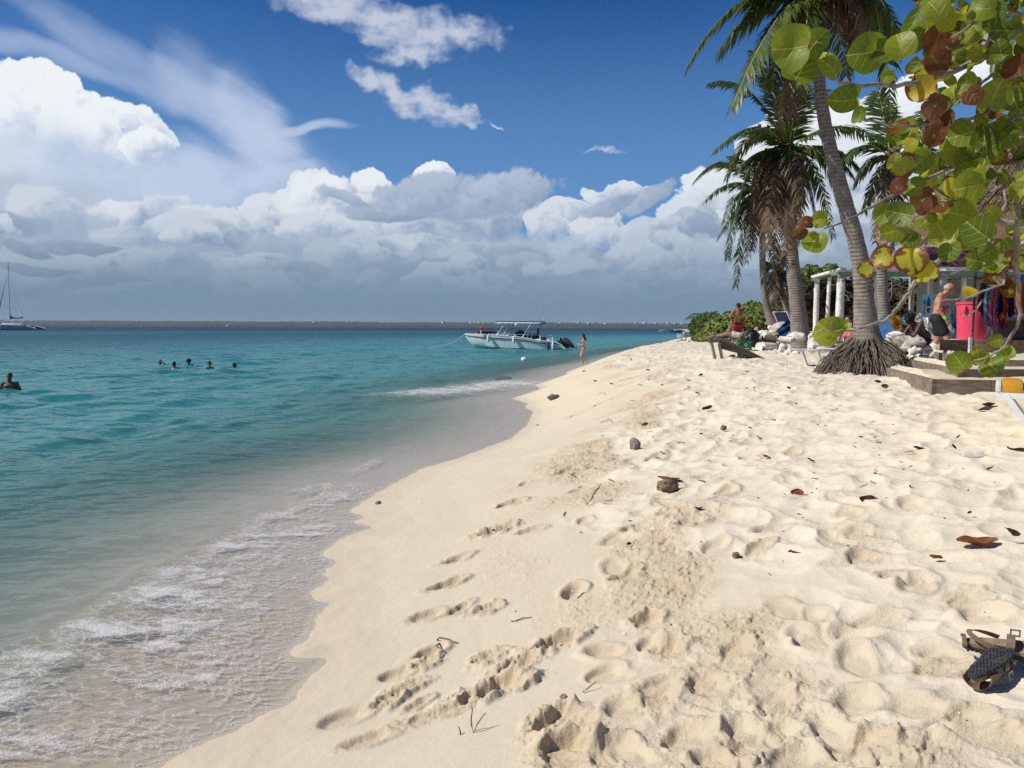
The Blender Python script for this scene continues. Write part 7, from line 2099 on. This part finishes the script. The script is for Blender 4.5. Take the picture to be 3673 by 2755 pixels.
# tiny red boat behind the bow
q = at(1742, 1190, 190); rbt = thing('small_boat', 'tiny red boat far out behind the bow of the motor boat', 'boat', (q.x, q.y, 0), 0, 'small far boats')
mb = MB(); v_, f_ = loft([[Vector((q.x+x, q.y-w_, .9)), Vector((q.x+x, q.y-w_*.7, -.1)), Vector((q.x+x, q.y+w_*.7, -.1)), Vector((q.x+x, q.y+w_, .9))] for x, w_ in ((-2.6, .1), (-1.8, .7), (0, 1.0), (2.4, .95), (2.6, .9))]); mb.add(v_, f_); mb.build('hull', 'boat_red', rbt)
mb = MB(); mb.bbox((q.x+.3, q.y, 1.6), (2.6, 1.6, .12), None, .04); mb.tube([(q.x-.8, q.y-.6, .9), (q.x-.8, q.y-.6, 1.6)], .06, 6); mb.tube([(q.x+1.3, q.y-.6, .9), (q.x+1.3, q.y-.6, 1.6)], .06, 6); mb.build('canopy', 'boat_red', rbt)
# little boats near the point
for px, py, d, c, lab in ((2429, 1187, 330, 'blue_cloth', 'small blue boat just off the far sandy point'), (2384, 1187, 420, 'boat_white', 'tiny white boat left of the small blue boat'), (2466, 1205, 160, 'boat_white', 'low white skiff in the shallows before the far point')):
    q = at(px, py, d); r_b = thing('small_boat', lab, 'boat', (q.x, q.y, 0), 0, 'small far boats'); k = 2.2 if d < 200 else 3.2
    mb = MB(); v_, f_ = loft([[Vector((q.x+x*k, q.y-w_, .7)), Vector((q.x+x*k, q.y-w_*.7, -.1)), Vector((q.x+x*k, q.y+w_*.7, -.1)), Vector((q.x+x*k, q.y+w_, .7))] for x, w_ in ((-1, .1), (-.6, .7), (0, .9), (.95, .8))]); mb.add(v_, f_); mb.build('hull', c, r_b)
    mb = MB(); mb.bbox((q.x, q.y, .95), (k*.8, 1.0, .5), None, .08); mb.build('cabin', 'boat_white' if c != 'boat_white' else 'boat_inside', r_b)

# catamaran
q = at(38, 1181, 300); ca = thing('catamaran', 'anchored grey white sailing catamaran with a bare mast and a blue boom cover', 'sailboat', (q.x, q.y, 0), R(3), 'boats at anchor')
U_ = 1/54.0      # metres per pixel of the close look at the boat; local x = (zx - 235) * U_
X_ = lambda zx: (zx-235)*U_; Z_ = lambda zy: (1545-zy)*U_
def cat_hull(y0, x0, name):
    st_ = [(x0, .05, 1.9, 1.5), (x0+.5, .35, 1.95, .2), (x0+2, .75, 1.95, -.1), (x0+6, .9, 1.85, -.2), (x0+11, .9, 1.6, -.2), (x0+13.6, .8, 1.0, -.1), (x0+14.8, .7, .55, .1)]
    mb = MB(); v_, f_ = loft([[Vector((x, y0-w_, t_)), Vector((x, y0-w_*.85, (t_+b_)/2)), Vector((x, y0-w_*.3, b_)), Vector((x, y0+w_*.3, b_)), Vector((x, y0+w_*.85, (t_+b_)/2)), Vector((x, y0+w_, t_))] for x, w_, t_, b_ in st_], True); mb.add(v_, f_); mb.add([Vector((x0+14.8, y0+y_, z_)) for y_, z_ in ((-.7, .55), (-.6, .3), (-.2, .1), (.2, .1), (.6, .3), (.7, .55))], [tuple(range(6))])
    mb.build(name, 'cat_hull', ca, world=False)
    mb = MB(); mb.box((x0+6.5, y0, .12), (13, 1.62, .14)); mb.build('bottom_stripe', 'sail_cover', ca, smooth=False, world=False)
cat_hull(-3.4, X_(62), 'hull'); cat_hull(3.4, X_(62)-.3, 'hull')
mb = MB(); mb.bbox((X_(330), 0, 1.95), (9, 6.2, .32), None, .1); mb.build('bridge_deck', 'boat_white', ca, world=False)
mb = MB(); mb.bbox((X_(250), 0, 2.35), (4.6, 4.2, .55), None, .2); mb.build('cabin', 'boat_white', ca, world=False)
mb = MB(); mb.tube([(X_(235), 0, 2.2), (X_(242), 0, Z_(130))], [.16, .11], 10); mb.build('mast', 'steel', ca, world=False)
mb = MB(); mb.tube([(X_(168), 0, Z_(1076)), (X_(310), 0, Z_(1076))], .05, 6); mb.tube([(X_(237), -1.2, Z_(1076)), (X_(237), 1.2, Z_(1076))], .05, 6); mb.build('spreader', 'steel', ca, world=False)
mb = MB(); v0 = [(X_(238), Z_(1235)), (X_(262), Z_(1262)), (X_(330), Z_(1292)), (X_(420), Z_(1286)), (X_(495), Z_(1272)), (X_(495), Z_(1298)), (X_(400), Z_(1308)), (X_(238), Z_(1312))]
mb.prism(v0, .5, Matrix.Translation((0, .25, 0)) @ Matrix.Rotation(R(90), 4, 'X')); mb.build('boom_cover', 'sail_cover', ca, smooth=False, world=False)
mb = MB(); mb.tube([(X_(198), 0, Z_(440)), (X_(25), 0, Z_(1100)), (X_(-70), 0, Z_(1440))], [.06, .20, .14], 8); mb.build('furled_jib', 'sail_cover', ca, world=False)
for a_, b_ in (((290, 470), (590, 1330)), ((230, 400), (150, 1430)), ((290, 900), (470, 1200)), ((240, 180), (610, 1420))):
    mb = MB(); mb.tube([(X_(a_[0]), -.5, Z_(a_[1])), (X_(b_[0]), -2.4, Z_(b_[1]))], .018, 5); mb.build('stay', 'steel', ca, world=False)
mb = MB()
for y_ in (-2.6, 2.6): mb.tube([(X_(150), y_, Z_(1420)), (X_(205), y_, Z_(1348)), (X_(420), y_, Z_(1352)), (X_(610), y_, Z_(1345))], .07, 6); mb.tube([(X_(365), y_, Z_(1425)), (X_(415), y_, Z_(1352))], .06, 6); mb.tube([(X_(370), y_, Z_(1350)), (X_(368), y_, Z_(1420))], .06, 6)
mb.bbox((X_(500), 0, Z_(1347)), (4.0, 5.4, .07), None, .02); mb.build('bimini_frame', 'boat_white', ca, world=False)
for x, w_, h in ((520, .9, .6), (710, .5, .7), (738, .6, .3), (815, .45, .6)):
    mb = MB(); mb.bbox((X_(x), -3.0, 1.95 if x < 800 else 1.1), (w_, .6, h), None, .15); mb.build('deck_float', 'boat_white', ca, world=False)
mb = MB(); mb.lathe([(.62, 0), (.62, .03), (.5, .03), (.5, 0)], (X_(160), -4.25, 1.0), 20, (R(90), 0, 0)); mb.build('round_emblem', 'steel', ca, world=False)

# ================================================================ FAR SHORE
pmat('far_trees', (.034, .052, .046), .95, .45, .02, 0, col2=(.020, .034, .034)); pmat('far_sand', (.5, .46, .38), .95, .2, .05, 0); pmat('far_house', (.42, .42, .41), .8, .1, .05, 0)
xs_ = np.linspace(-3600, 3600, 1500); D0 = 2550
top = 19.5+3.0*fbm(xs_/260, xs_*0, 4, 501)+2.2*fbm(xs_/28, xs_*0+3, 3, 503)
rows = []
for k, (dy, f) in enumerate(((0, 0.0), (6, .05), (14, .30), (60, .42), (200, .62), (420, .85), (520, 1.0), (900, .6))):
    jit = (fbm(xs_/25, xs_*0+k*7.0, 3, 505+k)*2.2 if 0 < k < 7 else 0)
    rows.append(np.stack([xs_, D0+dy+80*fbm(xs_/900, xs_*0+1, 2, 511), np.maximum(top*f+jit-.5*(k == 0), -.5)], 1))
V = np.concatenate(rows); n = len(xs_); i = np.arange(len(rows)*n).reshape(len(rows), n)
F = np.stack([i[:-1, :-1], i[:-1, 1:], i[1:, 1:], i[1:, :-1]], -1).reshape(-1, 4)
tag(np_mesh('far_hills', V, F, 'far_trees', smooth=False), kind='structure')
rs = random.Random(31)
spots_ = [(655, 1157), (672, 1158), (500, 1150), (1720, 1153), (1735, 1156), (1690, 1155), (2075, 1153), (2110, 1156), (2130, 1155), (2170, 1157), (2350, 1156), (2395, 1156), (2420, 1156), (2445, 1157), (2310, 1154), (2280, 1155), (1590, 1153), (1250, 1152), (1130, 1152), (950, 1166), (820, 1169), (2010, 1154)]
for k, (px, py) in enumerate(spots_):
    d = D0+210; c = at(px, py+2.5, d); w_ = rs.uniform(6, 14); h = rs.uniform(2.5, 4.5)
    if py > 1160: d = D0-20; c = at(px, py, d); c.z = 2.5
    hs_ = thing('far_house', 'pale house among the trees of the far shore', 'house', (c.x, c.y, c.z-h), 0, 'houses on the far shore')
    RZ = Matrix.Rotation(R(-52), 3, 'Z'); mb = MB(); mb.box((c.x, c.y-8, c.z-h/2), (w_, 8, h), RZ); mb.build('wall', 'far_house', hs_, smooth=False)
    mb = MB(); mb.prism([(-w_/2-.4, 0), (w_/2+.4, 0), (w_/2-1.5, 2.0), (-w_/2+1.5, 2.0)], 8.6, Matrix.Translation((c.x, c.y-8, c.z)) @ RZ.to_4x4() @ Matrix.Translation((0, 4.3, 0)) @ Matrix.Rotation(R(90), 4, 'X')); mb.build('roof', 'far_house', hs_, smooth=False)
# sandy point beyond the bush
c = at(2500, 1183, 430)
pt = [(2436, 1185.5), (2452, 1182), (2475, 1181), (2500, 1181), (2530, 1181), (2560, 1181)]
mb = MB(); rows = []
for dy, z_ in ((-14, -.3), (0, .7), (16, 1.1), (40, 1.2)):
    rows.append([Vector((at(px, py, 430).x+(6 if px < 2440 else 0)*(dy/20), 430+dy-(px-2436)*.35, z_*(.3 if px < 2440 else 1))) for px, py in pt])
v_, f_ = loft(rows); mb.add(v_, f_); tag(mb.build('far_beach', 'far_sand'), kind='structure')
bush('shore_shrub', 'low dark trees at the back of the far sandy point', 'bush', [E3(2512, 1163, 450, 24, 18, 12), E3(2545, 1155, 460, 30, 26, 12)], 900, .8, twigs=0, seed=55, group=GB, huem=.2, base=Vector((at(2512, 1165, 450).x, 450, .8)))
# ================================================================ HAZE over the sea
m, nb, out = new_mat('sea_haze')
v = nb.node('ShaderNodeVolumePrincipled'); v.inputs['Color'].default_value = (.80, .88, .95, 1); v.inputs['Density'].default_value = 0.00006; v.inputs['Anisotropy'].default_value = 0.0
nb.l.new(v.outputs[0], out.inputs['Volume'])
mb = MB(); mb.box((0, 1800, 20), (9000, 4400, 64)); hz_ = mb.build('haze', 'sea_haze', None, smooth=False)
tag(hz_, kind='stuff'); hz_["label"] = 'thin pale sea haze between the beach and the far shore'; hz_["category"] = 'haze'
# ================================================================ sub-parts: pieces that belong to a part of their thing
def base_name(o): return o.name.split('.')[0]
NEST = {'motor_boat': {'rolled_curtain': 'roof', 'tied_bundle': 'roof', 'roof_pole': 'roof', 'antenna': 'roof', 'red_flag_bundle': 'bow_post', 'outboard_leg': 'outboard_cover', 'rub_rail': 'hull', 'rope_loop': 'hull', 'cleat_post': 'gunwale', 'lettering': 'hull'},
        'catamaran': {'spreader': 'mast', 'stay': 'mast', 'furled_jib': 'mast', 'round_emblem': 'hull', 'bottom_stripe': 'hull'},
        'sandal': {'tread': 'sole', 'buckle': 'strap'}, 'painted_sign': {'painted_surfboard': 'board', 'painted_figure': 'board', 'painted_palm': 'board', 'ring_mark': 'board', 'lettering': 'board'},
        'barrel': {'handle': 'body'}, 'bottle_crate': {'diamond_mark': 'body', 'lettering': 'body'}, 'bag': {'handle': 'body'}, 'bottle': {'cap': 'body'}, 'sun_lounger': {'leg': 'frame'}, 'far_house': {'roof': 'wall'},
        'kiosk': {'fascia': 'roof'}, 'palm_tree': {'root_skirt': 'trunk'}, 'person': {'eye': 'body'}, 'small_boat': {'cabin': 'hull', 'canopy': 'hull'}}
for root in [o for o in SC.objects if o.parent is None and base_name(o) in NEST]:
    kids = list(root.children)
    if len({k.name for k in kids if base_name(k) not in NEST[base_name(root)]}) < 2: continue
    for k in kids:
        host = NEST[base_name(root)].get(base_name(k))
        if not host: continue
        hs_ = [h for h in kids if base_name(h) == host and h.parent == root]
        if hs_: k.parent = hs_[0]
for r in [o for o in SC.objects if o.name.startswith('name_panel')]:
    for t in [o for o in SC.objects if o.name.startswith('lettering') and top_of(o) == top_of(r)][:1]: t.parent = r
